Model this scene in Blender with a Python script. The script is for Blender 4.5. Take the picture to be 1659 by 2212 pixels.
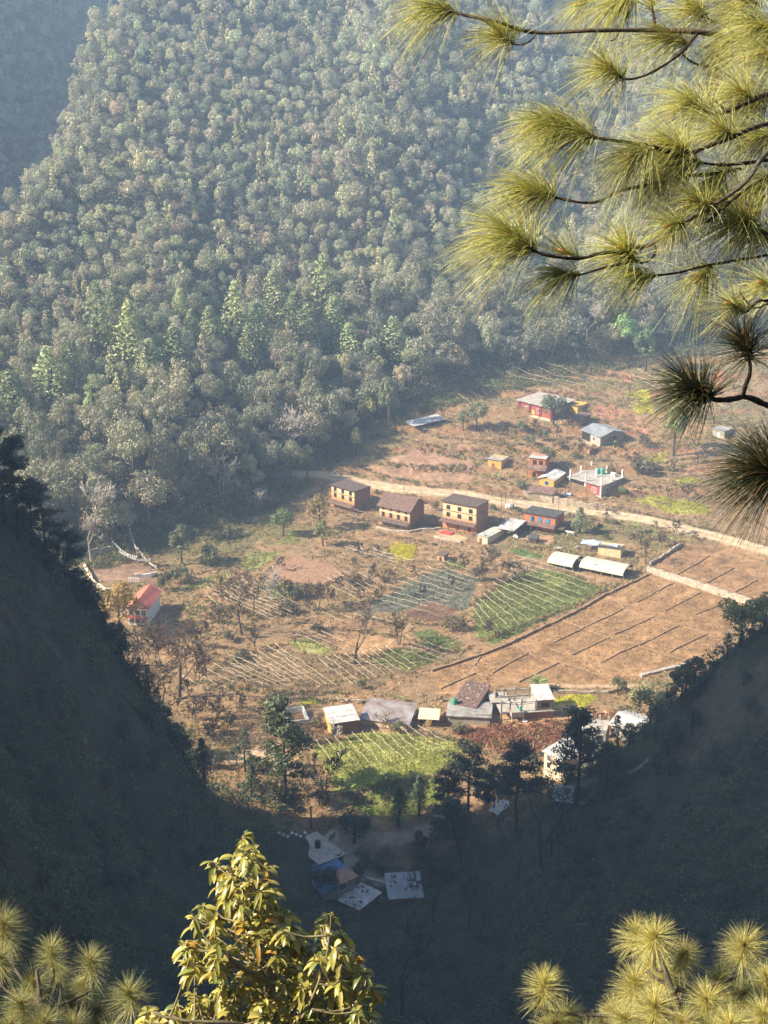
import bpy, math, random
import numpy as np
from math import radians as R, sin, cos, tan, pi
from mathutils import Vector, Matrix
for _o in list(bpy.data.objects): bpy.data.objects.remove(_o)
SC = bpy.context.scene
COL = SC.collection
S = 1.4                      # metres per layout unit of the valley
CAMZ = 109.0 * S
PITCH = 20.0
TX = 0.2335                  # tan of half the horizontal field of view
SUN_EL, SUN_AZ = 36.0, 11.0   # elevation; light travels towards +x, turned this much to +y
# ---------------------------------------------------------------- camera, world, sun, exposure
cam_d = bpy.data.cameras.new('camera'); cam = bpy.data.objects.new('camera', cam_d); COL.objects.link(cam)
cam.location = (0, 0, CAMZ); cam.rotation_euler = (R(90 - PITCH), 0, 0)
cam_d.sensor_fit = 'HORIZONTAL'; cam_d.angle = 2 * math.atan(TX); cam_d.clip_start = .1; cam_d.clip_end = 6000
SC.camera = cam
W = bpy.data.worlds.new('World'); SC.world = W; W.use_nodes = True
_nt = W.node_tree; _bg = _nt.nodes['Background']
_sky = _nt.nodes.new('ShaderNodeTexSky'); _sky.sky_type = 'NISHITA'; _sky.sun_disc = False
_sky.sun_elevation = R(SUN_EL); _sky.sun_rotation = math.atan2(-cos(R(SUN_AZ)), -sin(R(SUN_AZ)))
_sky.air_density = 1.0; _sky.dust_density = 1.0
_nt.links.new(_sky.outputs[0], _bg.inputs[0]); _bg.inputs[1].default_value = 0.085
sun_d = bpy.data.lights.new('sun', 'SUN'); sun = bpy.data.objects.new('sun', sun_d); COL.objects.link(sun)
sun_d.energy = 5.0; sun_d.angle = R(.55); sun_d.color = (1.0, .87, .68)
_L = Vector((cos(R(SUN_EL)) * cos(R(SUN_AZ)), cos(R(SUN_EL)) * sin(R(SUN_AZ)), -sin(R(SUN_EL))))
sun.rotation_euler = _L.to_track_quat('-Z', 'Y').to_euler(); sun.location = (-200, 100, 400)
SC.view_settings.view_transform = 'Standard'; SC.view_settings.look = 'None'
SC.view_settings.exposure = 1.6; SC.view_settings.gamma = 1
SC.cycles.use_denoising = True
SC.cycles.volume_bounces = 1; SC.cycles.max_bounces = 6; SC.cycles.diffuse_bounces = 3; SC.cycles.transparent_max_bounces = 8

# ---------------------------------------------------------------- photo coordinates (1659 x 2212) and crops of it
CROPS = dict(A=(1250,1830,600), B=(1850,1880,600), C=(2000,1530,600), D=(1850,2050,750), E=(1700,2650,550), F=(1080,2680,720),
             G=(2100,1250,924), H=(1850,2850,800), c4=(1200,1350,900), c5=(1900,1350,1124), z1=(700,2150,1200), z2=(1700,2100,1324),
             z3=(900,2650,1000), z4=(1700,2600,1000), z6=(0,1900,1000), zL=(0,3200,1600), zR=(1500,3200,1524), zT=(1512,0,1512), P=(0,0,3024))
def Q(c, x, y):
    x0, y0, w = CROPS[c]; k = w / 1659.
    return ((x0 + x * k) * .548611, (y0 + y * k) * .548611)
_cp, _sp = cos(R(PITCH)), sin(R(PITCH))
def ray(px, py):
    u = (px - 829.5) / 829.5 * TX; v = (1106 - py) / 829.5 * TX
    return np.array([u, _cp + v * _sp, -_sp + v * _cp])
def W3(px, py, d):           # the world point at forward distance d metres (things near the camera)
    r = ray(px, py); return Vector((r[0] * d, r[1] * d, CAMZ + r[2] * d))
def proj(x, y, z):           # world -> photo coordinates, forward depth
    dz = z - CAMZ; d = y * _cp - dz * _sp
    return 829.5 + x / d / TX * 829.5, 1106 - (y * _sp + dz * _cp) / d / TX * 829.5, d
# ---------------------------------------------------------------- noise
def _hash(ix, iy, s):
    h = (ix.astype(np.int64) * 374761393 + iy.astype(np.int64) * 668265263 + s * 974711) & 0x7fffffff
    h = ((h ^ (h >> 13)) * 1274126177) & 0x7fffffff
    h = h ^ (h >> 16)
    return (h & 0xffff) / 65535.
def vnoise(x, y, s=0):
    x = np.asarray(x, float); y = np.asarray(y, float)
    ix, iy = np.floor(x), np.floor(y); fx, fy = x - ix, y - iy
    fx = fx * fx * (3 - 2 * fx); fy = fy * fy * (3 - 2 * fy)
    a, b, c, d = _hash(ix, iy, s), _hash(ix + 1, iy, s), _hash(ix, iy + 1, s), _hash(ix + 1, iy + 1, s)
    return (a * (1 - fx) + b * fx) * (1 - fy) + (c * (1 - fx) + d * fx) * fy
def fbm(x, y, s=0, o=4):
    t = 0; a = .5; n = 0
    for i in range(o): t = t + a * vnoise(x * 2**i, y * 2**i, s + i * 7); n += a; a *= .5
    return t / n * 2 - 1
def sst(x, a, b):
    t = np.clip((x - a) / (b - a), 0, 1); return t * t * (3 - 2 * t)
def smax(a, b, k):
    h = np.clip(.5 + .5 * (a - b) / k, 0, 1); return b + (a - b) * h + k * h * (1 - h)
# ---------------------------------------------------------------- terrain (layout units)
YB_X = np.array([-400, -110, -61.5, -47, -32, -19, -12, 4.5, 19, 31, 44, 62, 90, 140, 400.])
YB_Y = np.array([262, 262, 270, 274, 291, 305, 318, 336, 348, 352, 357, 364, 372, 380, 380.])
def valley(x, y):
    t = .2 * np.maximum(0, y - 298)
    st = 1.6; f = t / st; k = np.floor(f); fr = f - k
    tt = (k + .12 * fr + .88 * sst(fr, .74, 1.0)) * st
    mix = sst(fbm(x / 22, y / 22, 5), -.6, -.05) * .92
    t = t * (1 - mix) + tt * mix
    return .012 * (y - 190) + t * sst(x, -35, 0)
def terrain(x, y, detail=True):
    x = np.asarray(x, float); y = np.asarray(y, float)
    zv = valley(x, y)
    lo = sst(y, 176, 196) * 6 - 6
    z = np.where(y > 196, zv, lo + zv * sst(y, 190, 200))
    z = smax(z, 107.4 - .86 * y + 0 * x, 6)
    n1 = fbm(x / 30, y / 30, 11); n2 = fbm(x / 9, y / 9, 12, 3)
    # left wall of the gorge
    ye = 184 + .40 * (np.minimum(x, -24) + 24) + 3 * n1
    base = np.maximum(-6, 107.4 - .86 * y)
    wl = 1.95 * np.maximum(0, -16.4 + (185 - y) * .06 + 4 * n1 + 1.2 * n2 - x)
    wl = np.minimum(wl, np.maximum(0, 92 + 92 * sst(y, 22, 74) - 52 * sst(y, 128, 150) + 8 * n1 - base))
    wl = smax(wl, 5.5 * sst(x, -4, -14) * sst(y, 150, 175), 3)
    endl = 1 - sst(y, ye - 2, ye + 9)
    z = np.where(wl * endl > 0, z + (np.maximum(base + wl, z) - z) * endl, z)
    # right wall
    yr = 172 + .10 * np.maximum(x - 10, 0) + 2 * n1
    wr = 1.0 * np.maximum(0, x - 10 - (170 - y) * .09 + 3 * n1 + 1.2 * n2)
    wr = np.minimum(wr, 90 + 8 * n1)
    endr = 1 - sst(y, yr, yr + 26 + .3 * np.maximum(x - 20, 0))
    z = np.where(wr * endr > 0, z + (np.maximum(base + wr, z) - z) * endr, z)
    # behind the viewpoint the hill goes on up
    z = z + np.where(y < 0, -.25 * y, 0)
    # far mountain
    yb = np.interp(x, YB_X, YB_Y)
    d = y - yb
    ng = fbm(x / 46 + 3, y / 90, 21, 3)
    slope = .45 + .0 * x
    gul = -13 * np.exp(-((x - 34 - .22 * d) / 17)**2) * sst(d, 10, 70) + 6 * np.exp(-((x + 8 - .1 * d) / 24)**2) * sst(d, 10, 90)
    m1 = valley(x, yb) + slope * d + 9 * ng * sst(d, 0, 70) + gul
    xr = -81 + (y - 354) * .12 + 5 * fbm(y / 40, y * 0 + 2, 31, 2)
    m1 = m1 - 2.8 * np.maximum(0, xr - x) * sst(y, 290, 350)
    m2 = 57 + 1.05 * (-112 - x) + .33 * (y - 560) + 9 * fbm(x / 30, y / 40, 41, 3)
    m2 = np.where(y > 300, m2, -99)
    m = smax(m1, np.minimum(m2, 150), 2)
    m = 150 - smax(150 - m, -2 + 0 * m, 20) if False else np.minimum(m, 150 + 6 * n1)
    z = np.where(d > -2, smax(z, m, 1.2), z)
    if detail:
        vil = (1 - sst(np.abs(x), 150, 220))
        z = z + (.22 * n2 + .12 * fbm(x / 2.3, y / 2.3, 13, 3)) * np.where(d > 4, 2.2, np.where(y < 190, 2.4, 1)) 
    return z
ROAD = []                    # filled below: plan polyline of the dirt road (layout units)
def G(px, py, y0=189.0, y1=620.0):   # where the photo's ray meets the ground: metres
    r = ray(px, py); ys = np.arange(y0, y1, .35); t = ys / r[1]
    zz = 109 + r[2] * t; h = terrain(r[0] * t, ys)
    k = np.nonzero(h > zz)[0]
    if len(k) == 0: k = len(ys) - 1
    else: k = k[0]
    if k > 0:
        a, b = zz[k-1] - h[k-1], h[k] - zz[k]; f = a / (a + b + 1e-9); y = ys[k-1] + f * .35
    else: y = ys[0]
    t = y / r[1]; x = r[0] * t
    return Vector((x * S, y * S, float(terrain(np.array([x]), np.array([y]))[0]) * S))
def GQ(c, x, y, **k): return G(*Q(c, x, y), **k)
def gz(x, y): return float(terrain(np.array([x / S]), np.array([y / S]))[0]) * S
def mpp(p):                  # metres per photo pixel at a world point
    return TX * (p[1] * _cp - (p[2] - CAMZ) * _sp) / 829.5
# ---------------------------------------------------------------- naming, tagging
def tag(o, label=None, cat=None, group=None, kind=None):
    if label: o['label'] = label
    if cat: o['category'] = cat
    if group: o['group'] = group
    if kind: o['kind'] = kind
    return o
def empty(name, loc=(0,0,0), rz=0.0, scale=1.0, label=None, cat=None, group=None):
    o = bpy.data.objects.new(name, None); COL.objects.link(o); o.empty_display_size = .3
    o.location = loc; o.rotation_euler = (0, 0, rz); o.scale = (scale,) * 3
    return tag(o, label, cat, group)
def copy_tree(o, parent=None):
    c = o.copy(); COL.objects.link(c); c.parent = parent
    for ch in list(o.children): copy_tree(ch, c)
    return c
# ---------------------------------------------------------------- mesh building
def np_mesh(name, V, F, mats, col=None, mi=None, smooth=False, parent=None):
    """V (n,3), F list of (m,k) arrays of vertex ids; one mesh object"""
    me = bpy.data.meshes.new(name)
    V = np.asarray(V, np.float32)
    if not isinstance(F, list): F = [F]
    F = [np.asarray(f, np.int32) for f in F if len(f)]
    me.vertices.add(len(V)); me.vertices.foreach_set('co', V.ravel())
    loops = np.concatenate([f.ravel() for f in F]); tot = np.concatenate([np.full(len(f), f.shape[1], np.int32) for f in F])
    start = np.concatenate([[0], np.cumsum(tot)[:-1]]).astype(np.int32)
    me.loops.add(len(loops)); me.loops.foreach_set('vertex_index', loops)
    me.polygons.add(len(tot)); me.polygons.foreach_set('loop_start', start)
    if mi is not None: me.polygons.foreach_set('material_index', np.asarray(mi, np.int32))
    if smooth: me.polygons.foreach_set('use_smooth', np.ones(len(tot), bool))
    me.update(calc_edges=True)
    if col is not None:
        a = me.color_attributes.new('Col', 'FLOAT_COLOR', 'POINT')
        c = np.ones((len(V), 4), np.float32); c[:, :3] = col; a.data.foreach_set('color', c.ravel())
    for m in (mats if isinstance(mats, (list, tuple)) else [mats]): me.materials.append(m)
    o = bpy.data.objects.new(name, me); COL.objects.link(o); o.parent = parent
    return o
class MB:
    def __init__(s): s.v = []; s.f = []; s.n = 0
    def add(s, V, F):
        s.v += [tuple(p) for p in V]; s.f += [tuple(i + s.n for i in f) for f in F]; s.n += len(V); return s
    def box(s, x0, x1, y0, y1, z0, z1, M=None):
        V = [(x, y, z) for z in (z0, z1) for y in (y0, y1) for x in (x0, x1)]
        if M is not None: V = [M @ Vector(p) for p in V]
        return s.add(V, [(0,2,3,1), (4,5,7,6), (0,1,5,4), (2,6,7,3), (0,4,6,2), (1,3,7,5)])
    def prism(s, poly, h, axis=(0,0,1)):   # poly: planar ring of points, extruded by h*axis
        a = Vector(axis) * h; n = len(poly); P0 = [Vector(p) for p in poly]; V = P0 + [p + a for p in P0]
        return s.add(V, [tuple(range(n))[::-1], tuple(range(n, 2*n))] + [(i, (i+1) % n, n + (i+1) % n, n + i) for i in range(n)])
    def tube(s, pts, rad, n=5, cap=True):
        pts = [Vector(p) for p in pts]; m = len(pts)
        if not isinstance(rad, (list, tuple)): rad = [rad] * m
        V = []; prev = None
        for i, p in enumerate(pts):
            t = (pts[min(i+1, m-1)] - pts[max(i-1, 0)]); t = t.normalized() if t.length > 1e-9 else Vector((0,0,1))
            if prev is None: u = t.orthogonal().normalized()
            else:
                u = prev - t * prev.dot(t); u = u.normalized() if u.length > 1e-6 else t.orthogonal().normalized()
            prev = u; w = t.cross(u)
            for k in range(n):
                a = 2 * pi * k / n; V.append(p + (u * cos(a) + w * sin(a)) * rad[i])
        F = [(i*n + k, i*n + (k+1) % n, (i+1)*n + (k+1) % n, (i+1)*n + k) for i in range(m-1) for k in range(n)]
        if cap: F += [tuple(range(n))[::-1], tuple(range((m-1)*n, m*n))]
        return s.add(V, F)
    def lathe(s, prof, n=12, c=(0,0,0)):
        V = [(c[0] + r * cos(2*pi*k/n), c[1] + r * sin(2*pi*k/n), c[2] + z) for r, z in prof for k in range(n)]
        m = len(prof); F = [(i*n + k, i*n + (k+1) % n, (i+1)*n + (k+1) % n, (i+1)*n + k) for i in range(m-1) for k in range(n)]
        return s.add(V, F + [tuple(range(n))[::-1], tuple(range((m-1)*n, m*n))])
    def build(s, name, m, parent=None, smooth=False):
        me = bpy.data.meshes.new(name); me.from_pydata(s.v, [], s.f); me.update()
        for x in (m if isinstance(m, (list, tuple)) else [m]): me.materials.append(x)
        if smooth: me.polygons.foreach_set('use_smooth', np.ones(len(me.polygons), bool))
        o = bpy.data.objects.new(name, me); COL.objects.link(o); o.parent = parent
        return o
# ---------------------------------------------------------------- materials
def _links(m): m.use_nodes = True; return m.node_tree.nodes, m.node_tree.links, m.node_tree.nodes['Principled BSDF']
def mat(name, c, rough=.85, var=.25, scale=3.0, bump=.3, c2=None, spec=.25, stretch=(1,1,1), metal=0.0, detail=6):
    m = bpy.data.materials.new(name); N, L, b = _links(m)
    tc = N.new('ShaderNodeTexCoord'); mp = N.new('ShaderNodeMapping'); mp.inputs['Scale'].default_value = stretch
    n = N.new('ShaderNodeTexNoise'); n.inputs['Scale'].default_value = scale; n.inputs['Detail'].default_value = detail; n.inputs['Roughness'].default_value = .65
    cr = N.new('ShaderNodeValToRGB'); c2 = c2 or tuple(x * (1 - var * 1.6) for x in c)
    cr.color_ramp.elements[0].position = .32; cr.color_ramp.elements[1].position = .68
    cr.color_ramp.elements[0].color = (*c2, 1); cr.color_ramp.elements[1].color = (*[min(.95, x * (1 + var * .6)) for x in c], 1)
    L.new(tc.outputs['Object'], mp.inputs[0]); L.new(mp.outputs[0], n.inputs['Vector']); L.new(n.outputs[0], cr.inputs[0]); L.new(cr.outputs[0], b.inputs['Base Color'])
    b.inputs['Roughness'].default_value = rough; b.inputs['Specular IOR Level'].default_value = spec; b.inputs['Metallic'].default_value = metal
    if bump:
        n2 = N.new('ShaderNodeTexNoise'); n2.inputs['Scale'].default_value = scale * 4; n2.inputs['Detail'].default_value = 4
        bp = N.new('ShaderNodeBump'); bp.inputs['Strength'].default_value = bump; bp.inputs['Distance'].default_value = .1
        L.new(mp.outputs[0], n2.inputs['Vector']); L.new(n2.outputs[0], bp.inputs['Height']); L.new(bp.outputs[0], b.inputs['Normal'])
    return m
def leaf_mat(name, trans=.3, rough=.6, spec=.2, objvar=.35, tcol=(1.15, 1.2, .5)):
    m = bpy.data.materials.new(name); N, L, b = _links(m)
    at = N.new('ShaderNodeAttribute'); at.attribute_name = 'Col'
    oi = N.new('ShaderNodeObjectInfo'); mr = N.new('ShaderNodeMapRange')
    mr.inputs['To Min'].default_value = 1 - objvar; mr.inputs['To Max'].default_value = 1 + objvar; L.new(oi.outputs['Random'], mr.inputs[0])
    vm = N.new('ShaderNodeVectorMath'); vm.operation = 'SCALE'; L.new(at.outputs['Color'], vm.inputs[0]); L.new(mr.outputs[0], vm.inputs['Scale'])
    L.new(vm.outputs[0], b.inputs['Base Color']); b.inputs['Roughness'].default_value = rough; b.inputs['Specular IOR Level'].default_value = spec
    if trans:
        tr = N.new('ShaderNodeBsdfTranslucent'); mx = N.new('ShaderNodeMixShader'); mx.inputs[0].default_value = trans
        v2 = N.new('ShaderNodeVectorMath'); v2.operation = 'MULTIPLY'; v2.inputs[1].default_value = tcol
        L.new(vm.outputs[0], v2.inputs[0]); L.new(v2.outputs[0], tr.inputs[0]); L.new(b.outputs[0], mx.inputs[1]); L.new(tr.outputs[0], mx.inputs[2])
        L.new(mx.outputs[0], N['Material Output'].inputs[0])
    return m
M = dict(
    leaf=leaf_mat('tree_leaves', .2, .5, .35), needle=leaf_mat('pine_needles', .42, .30, .8, .10, (1.25, 1.15, .5)), scrub=leaf_mat('dry_scrub', .2, .8, .1, 0),
    crop=leaf_mat('field_crop', .35, .6, .2, 0), broad=leaf_mat('broad_leaves', .28, .34, .5, 0, (1.4, 1.2, .3)),
    bark=mat('bark', (.10,.075,.055), .95, .4, 4, .5, stretch=(1,1,.3)), palebark=mat('pale_bark', (.42,.37,.31), .95, .35, 4, .4, stretch=(1,1,.3)),
    darkbark=mat('dark_bark', (.045,.037,.03), .95, .4, 4, .5), pinebark=mat('pine_branch_bark', (.12,.085,.06), .95, .5, 60, .8),
    palepine=mat('pine_bough_bark', (.27,.22,.165), .95, .45, 70, .8),
    bamboo=mat('bamboo_pole', (.60,.52,.38), .7, .25, 2, 0), oldbamboo=mat('weathered_pole', (.19,.15,.11), .9, .3, 2, 0),
)
# ================================================================ GROUND
def plan(c, pts, **k):
    return np.array([[p[0], p[1]] for p in (GQ(c, x, y, **k) for x, y in pts)])
def inside(x, y, poly):
    r = np.zeros(x.shape, bool); n = len(poly)
    for i in range(n):
        x1, y1 = poly[i]; x2, y2 = poly[(i+1) % n]
        if y1 == y2: continue
        c = ((y1 > y) != (y2 > y)) & (x < (x2 - x1) * (y - y1) / (y2 - y1) + x1); r ^= c
    return r
def seg_dist(x, y, pl):
    d = np.full(x.shape, 1e9)
    for (x1, y1), (x2, y2) in zip(pl[:-1], pl[1:]):
        dx, dy = x2 - x1, y2 - y1; t = np.clip(((x - x1) * dx + (y - y1) * dy) / (dx*dx + dy*dy), 0, 1)
        d = np.minimum(d, np.hypot(x - x1 - t*dx, y - y1 - t*dy))
    return d
ROADP = plan('P', [(640,1022),(700,1030),(770,1041),(860,1056),(1000,1073),(1100,1088),(1200,1098),(1300,1110),(1400,1126),(1500,1149),(1580,1170),(1680,1200)])
TRACK = plan('P', [(1235,1525),(1180,1535),(1120,1548),(1060,1552)])
GORGE = plan('z3', [(1420,930),(1330,1010),(1180,1060),(1000,1095),(860,1080),(740,1130),(760,1200),(850,1290),(1000,1350),(1150,1375)], y0=172)
FORK = plan('z3', [(690,1060),(660,1100),(720,1190),(850,1290)], y0=172)
LROAD = plan('P', [(470,1637),(510,1635),(560,1630),(620,1655)])
_terr0 = terrain
_rz = np.array([float(_terr0(np.array([p[0]/S]), np.array([p[1]/S]), False)[0]) for p in ROADP])
_rzs = np.convolve(np.pad(_rz, 1, mode='edge'), [.25,.5,.25], 'valid')
def terrain(x, y, detail=True):          # the road is cut level into the slope, the track trodden flat
    z = _terr0(x, y, detail); x = np.asarray(x, float); y = np.asarray(y, float)
    near = (y > 270) & (y < 330) & (np.abs(x) < 110)
    if near.any():
        xs = x[near] * S; ys = y[near] * S; best = np.full(xs.shape, 1e9); zb = np.zeros(xs.shape)
        for i in range(len(ROADP) - 1):
            (x1, y1), (x2, y2) = ROADP[i], ROADP[i+1]; dx, dy = x2-x1, y2-y1
            t = np.clip(((xs-x1)*dx + (ys-y1)*dy) / (dx*dx+dy*dy), 0, 1); d = np.hypot(xs-x1-t*dx, ys-y1-t*dy)
            k = d < best; best[k] = d[k]; zb[k] = (_rzs[i] + (_rzs[i+1] - _rzs[i]) * t)[k]
        w = 1 - sst(best, 2.3, 4.6); zz = z[near]; z = np.array(z); z[near] = zz + (zb + .25 - zz) * w
    return z
gx = np.concatenate([np.arange(-400,-150,10), np.arange(-150,-78,2.5), np.arange(-78,88,.5), np.arange(88,150,2.5), np.arange(150,401,10)])
gy = np.concatenate([np.arange(-70,60,5), np.arange(60,120,2), np.arange(120,184,1), np.arange(184,376,.5), np.arange(376,520,2), np.arange(520,761,8)])
GX, GY = np.meshgrid(gx, gy); TZ = terrain(GX, GY)
XM, YM = GX * S, GY * S
n_a = fbm(XM/14, YM/14, 51, 5); n_b = fbm(XM/4, YM/4, 52, 4); n_c = fbm(XM/1.6, YM/1.6, 53, 3); n_d = fbm(XM/40, YM/40, 54, 3)
def mixc(C, c, w): return C + (np.array(c) - C) * w[..., None]
Cg = np.zeros(GX.shape + (3,)) + np.array((.325,.215,.118))
Cg = mixc(Cg, (.39,.235,.13), sst(n_a + .5*n_b, .05, .35) * .8)
Cg = mixc(Cg, (.17,.17,.07), sst(n_d + .6*n_b, .05, .45) * .75)
Cg = mixc(Cg, (.21,.15,.09), sst(n_b, .25, .5) * .7)
dm = GY - np.interp(GX, YB_X, YB_Y)
steep = np.hypot(*[np.gradient(TZ, gy, gx)[k] for k in (0, 1)])
Cg = mixc(Cg, (.36,.19,.10), sst(steep + .3*n_b, .55, .9) * .75 * ((dm < 0) & (GY > 192)))
Cg = mixc(Cg, (.05,.047,.034), sst(dm + 6*n_b, -3, 5))
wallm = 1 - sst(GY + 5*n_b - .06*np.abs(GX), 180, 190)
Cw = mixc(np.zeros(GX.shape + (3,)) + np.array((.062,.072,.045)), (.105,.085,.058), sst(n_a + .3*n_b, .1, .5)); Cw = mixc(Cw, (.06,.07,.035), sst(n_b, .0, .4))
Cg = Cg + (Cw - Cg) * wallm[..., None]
FIELDS = {}
def paint(name, c, pts, col, edge=1.4, mottle=.25, w=1.0, **k):
    p = plan(c, pts, **k); FIELDS[name] = p
    bb = (XM > p[:,0].min()-6) & (XM < p[:,0].max()+6) & (YM > p[:,1].min()-6) & (YM < p[:,1].max()+6)
    jx, jy = XM[bb] + edge * n_c[bb] * 1.5, YM[bb] + edge * n_b[bb] * 1.5
    k = inside(jx, jy, p); f = (1 + mottle * (n_b[bb] * .7 + n_c[bb] * .6))[..., None]
    sub = Cg[bb]; sub[k] = sub[k] + (np.array(col) * f[k] - sub[k]) * w; Cg[bb] = sub
GREEN, BRIGHT, YEL, SOIL, RED, TAN = (.14,.17,.05), (.28,.30,.08), (.42,.38,.05), (.38,.235,.14), (.30,.14,.085), (.46,.31,.17)
paint('terrace_top','c4',[(540,830),(830,770),(1060,830),(1230,880),(1240,910),(900,900),(640,890)], (.43,.26,.17), mottle=.15)
paint('terrace_low','c4',[(380,890),(640,900),(900,930),(1215,955),(1200,1020),(900,1000),(560,960)], (.40,.245,.15), mottle=.15)
paint('scrub_top','c5',[(430,110),(640,40),(740,50),(850,90),(830,200),(560,190)], (.34,.20,.11), 1)
paint('bank_red','c5',[(620,370),(760,360),(960,450),(1000,540),(900,560),(720,470)], (.38,.20,.12), 1)
paint('scarp','c5',[(1340,170),(1400,165),(1390,260),(1330,240)], (.55,.25,.12), .6)
paint('scarp2','c5',[(820,190),(870,180),(850,240),(800,250)], (.52,.26,.14), .6)
paint('mustard_a','c5',[(840,275),(960,265),(980,330),(1000,420),(900,390)], YEL, 1)
paint('mustard_b','c5',[(980,650),(1080,640),(1060,700),(960,690)], YEL, 1)
paint('mustard_c','c5',[(860,910),(1010,875),(1300,940),(1340,1000),(1100,990)], (.36,.34,.06), 1)
paint('mustard_d','c5',[(1130,790),(1260,780),(1270,820),(1140,820)], YEL, 1)
paint('ploughed','z1',[(590,75),(650,50),(870,110),(905,160),(790,215),(560,190),(450,165)], (.31,.19,.12), .3, .12)
paint('grass_a','z1',[(340,75),(440,30),(560,40),(480,100),(370,140)], (.26,.27,.09), 1.2)
paint('grass_b','z1',[(0,240),(120,180),(260,130),(300,150),(240,200),(60,260)], (.30,.27,.10), 1.5)
paint('grass_c','A',[(-380,780),(-300,700),(-200,740),(-260,830),(-420,850)], (.22,.26,.07), 1.5)
paint('grass_d','z1',[(420,220),(700,210),(650,290),(500,270)], (.20,.20,.08), 1)
paint('mustard_patch','A',[(775,930),(870,850),(1000,880),(1085,880),(1030,1050),(880,1060)], (.40,.36,.05), 1.4)
paint('cabbage','z1',[(1280,190),(1430,120),(1640,180),(1600,300),(1560,360),(1390,290),(1180,370),(1010,360),(1050,310)], (.17,.165,.12), 1.6)
paint('brown_bed','z1',[(1230,370),(1390,290),(1540,350),(1480,400),(1290,400)], (.19,.115,.075), 1.2)
paint('green_field','z2',[(190,360),(300,285),(420,190),(560,170),(800,250),(860,275),(700,360),(300,555),(230,510)], (.18,.20,.06), 1.6, .5)
paint('green_garden','D',[(330,250),(420,235),(650,300),(600,335),(420,310)], (.14,.19,.07), .8)
paint('small_green','z1',[(1440,95),(1530,70),(1580,120),(1480,130)], (.17,.19,.06), 1)
paint('veg_a','z1',[(1260,470),(1400,460),(1560,530),(1540,580),(1330,540)], (.15,.18,.06), 1.2)
paint('veg_b','z1',[(1110,570),(1300,560),(1450,600),(1280,680),(1060,640)], (.17,.18,.06), 1.5)
paint('round_field','z1',[(610,520),(700,500),(860,570),(840,600),(720,590),(620,550)], (.36,.33,.12), .8)
paint('clay_flat','z1',[(900,520),(1030,480),(1190,510),(1160,560),(1050,600),(870,590)], (.44,.27,.14), .8)
paint('terr_mid','z1',[(510,560),(880,610),(1280,690),(960,790),(460,800),(200,700)], (.27,.185,.105), 1.5)
paint('dry_field','z2',[(20,780),(0,690),(480,480),(870,305),(1065,205),(1180,240),(1560,350),(1500,420),(1400,620),(1040,715),(870,745),(570,755),(400,760),(250,790)], (.35,.21,.105), 1, .3)
paint('dry_field_b','z2',[(1075,170),(1230,60),(1500,40),(1700,200),(1690,370),(1560,340),(1200,210)], (.35,.21,.11), 1, .3)
paint('strip_green','z2',[(620,800),(800,800),(790,850),(640,890),(600,860)], (.44,.42,.05), .8)
paint('strip_b','z1',[(670,840),(750,830),(760,860),(680,870)], (.40,.40,.06), .8)
paint('red_scrub','z2',[(80,960),(640,920),(870,880),(960,880),(850,1010),(640,1100),(350,1090),(180,1020)], (.25,.115,.07), 1.5)
paint('yard','z2',[(380,925),(640,905),(900,870),(910,885),(650,935),(400,950)], (.55,.34,.17), .5)
paint('bottom_field','z3',[(560,490),(640,460),(930,375),(1210,400),(1540,470),(1500,590),(1320,680),(1060,720),(900,770),(700,790)], (.33,.34,.085), .8, .3)
paint('bottom_grass','z3',[(760,850),(900,790),(1060,740),(1400,680),(1420,860),(1180,930),(940,1000),(800,900)], (.22,.25,.06), 1.5)
paint('yard_b','D',[(440,160),(520,120),(730,130),(700,200),(600,190)], (.52,.31,.17), .6)
paint('yard_c','A',[(1280,745),(1350,690),(1640,790),(1560,830)], (.52,.34,.2), .5)
paint('yard_d','C',[(700,570),(900,530),(1010,630),(960,650)], (.50,.36,.22), .4)
paint('yard_e','z6',[(580,540),(940,540),(1000,560),(1020,660),(780,665),(640,640)], (.30,.19,.125), .5)
paint('drive','z6',[(500,560),(545,545),(620,700),(690,750),(600,760),(530,690)], (.33,.32,.31), .2, .05)
paint('gorge_soil','z3',[(830,1120),(1180,1080),(1440,960),(1480,1010),(1450,1190),(1150,1250),(960,1230)], (.19,.125,.08), 1.5, y0=172)
paint('right_bank','P',[(1560,1440),(1700,1400),(1700,1560),(1600,1620),(1500,1640),(1440,1640),(1500,1540)], (.17,.125,.085), 2.5, w=.7, y0=140)
paint('left_bank','P',[(-20,1250),(90,1250),(260,1480),(330,1600),(250,1620),(100,1420),(-20,1380)], (.10,.085,.06), 2.5, w=.6, y0=140)
def trail(pl, w, col, e=.7):
    d = seg_dist(XM, YM, pl) + e * n_c; k = 1 - sst(d, w * .8, w * 1.2); global Cg; Cg = mixc(Cg, col, k * .95)
trail(ROADP, 2.7, (.66,.50,.32), .35); trail(TRACK, 1.2, (.56,.36,.19)); trail(GORGE, 1.5, (.42,.34,.27), .5); trail(FORK, 1.5, (.46,.39,.33), .4); trail(LROAD, 2.2, (.60,.42,.27), .4)
trail(plan('z2',[(240,610),(200,680),(130,760),(60,900)]), .7, (.45,.28,.16)); trail(plan('z2',[(240,240),(170,460),(180,520)]), .7, (.42,.26,.15)); trail(plan('z2',[(570,752),(870,755),(1000,750)]), .8, (.60,.42,.26), .3)
trail(plan('A',[(1080,360),(1200,440),(1240,480)]), .7, (.5,.36,.22))
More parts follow.
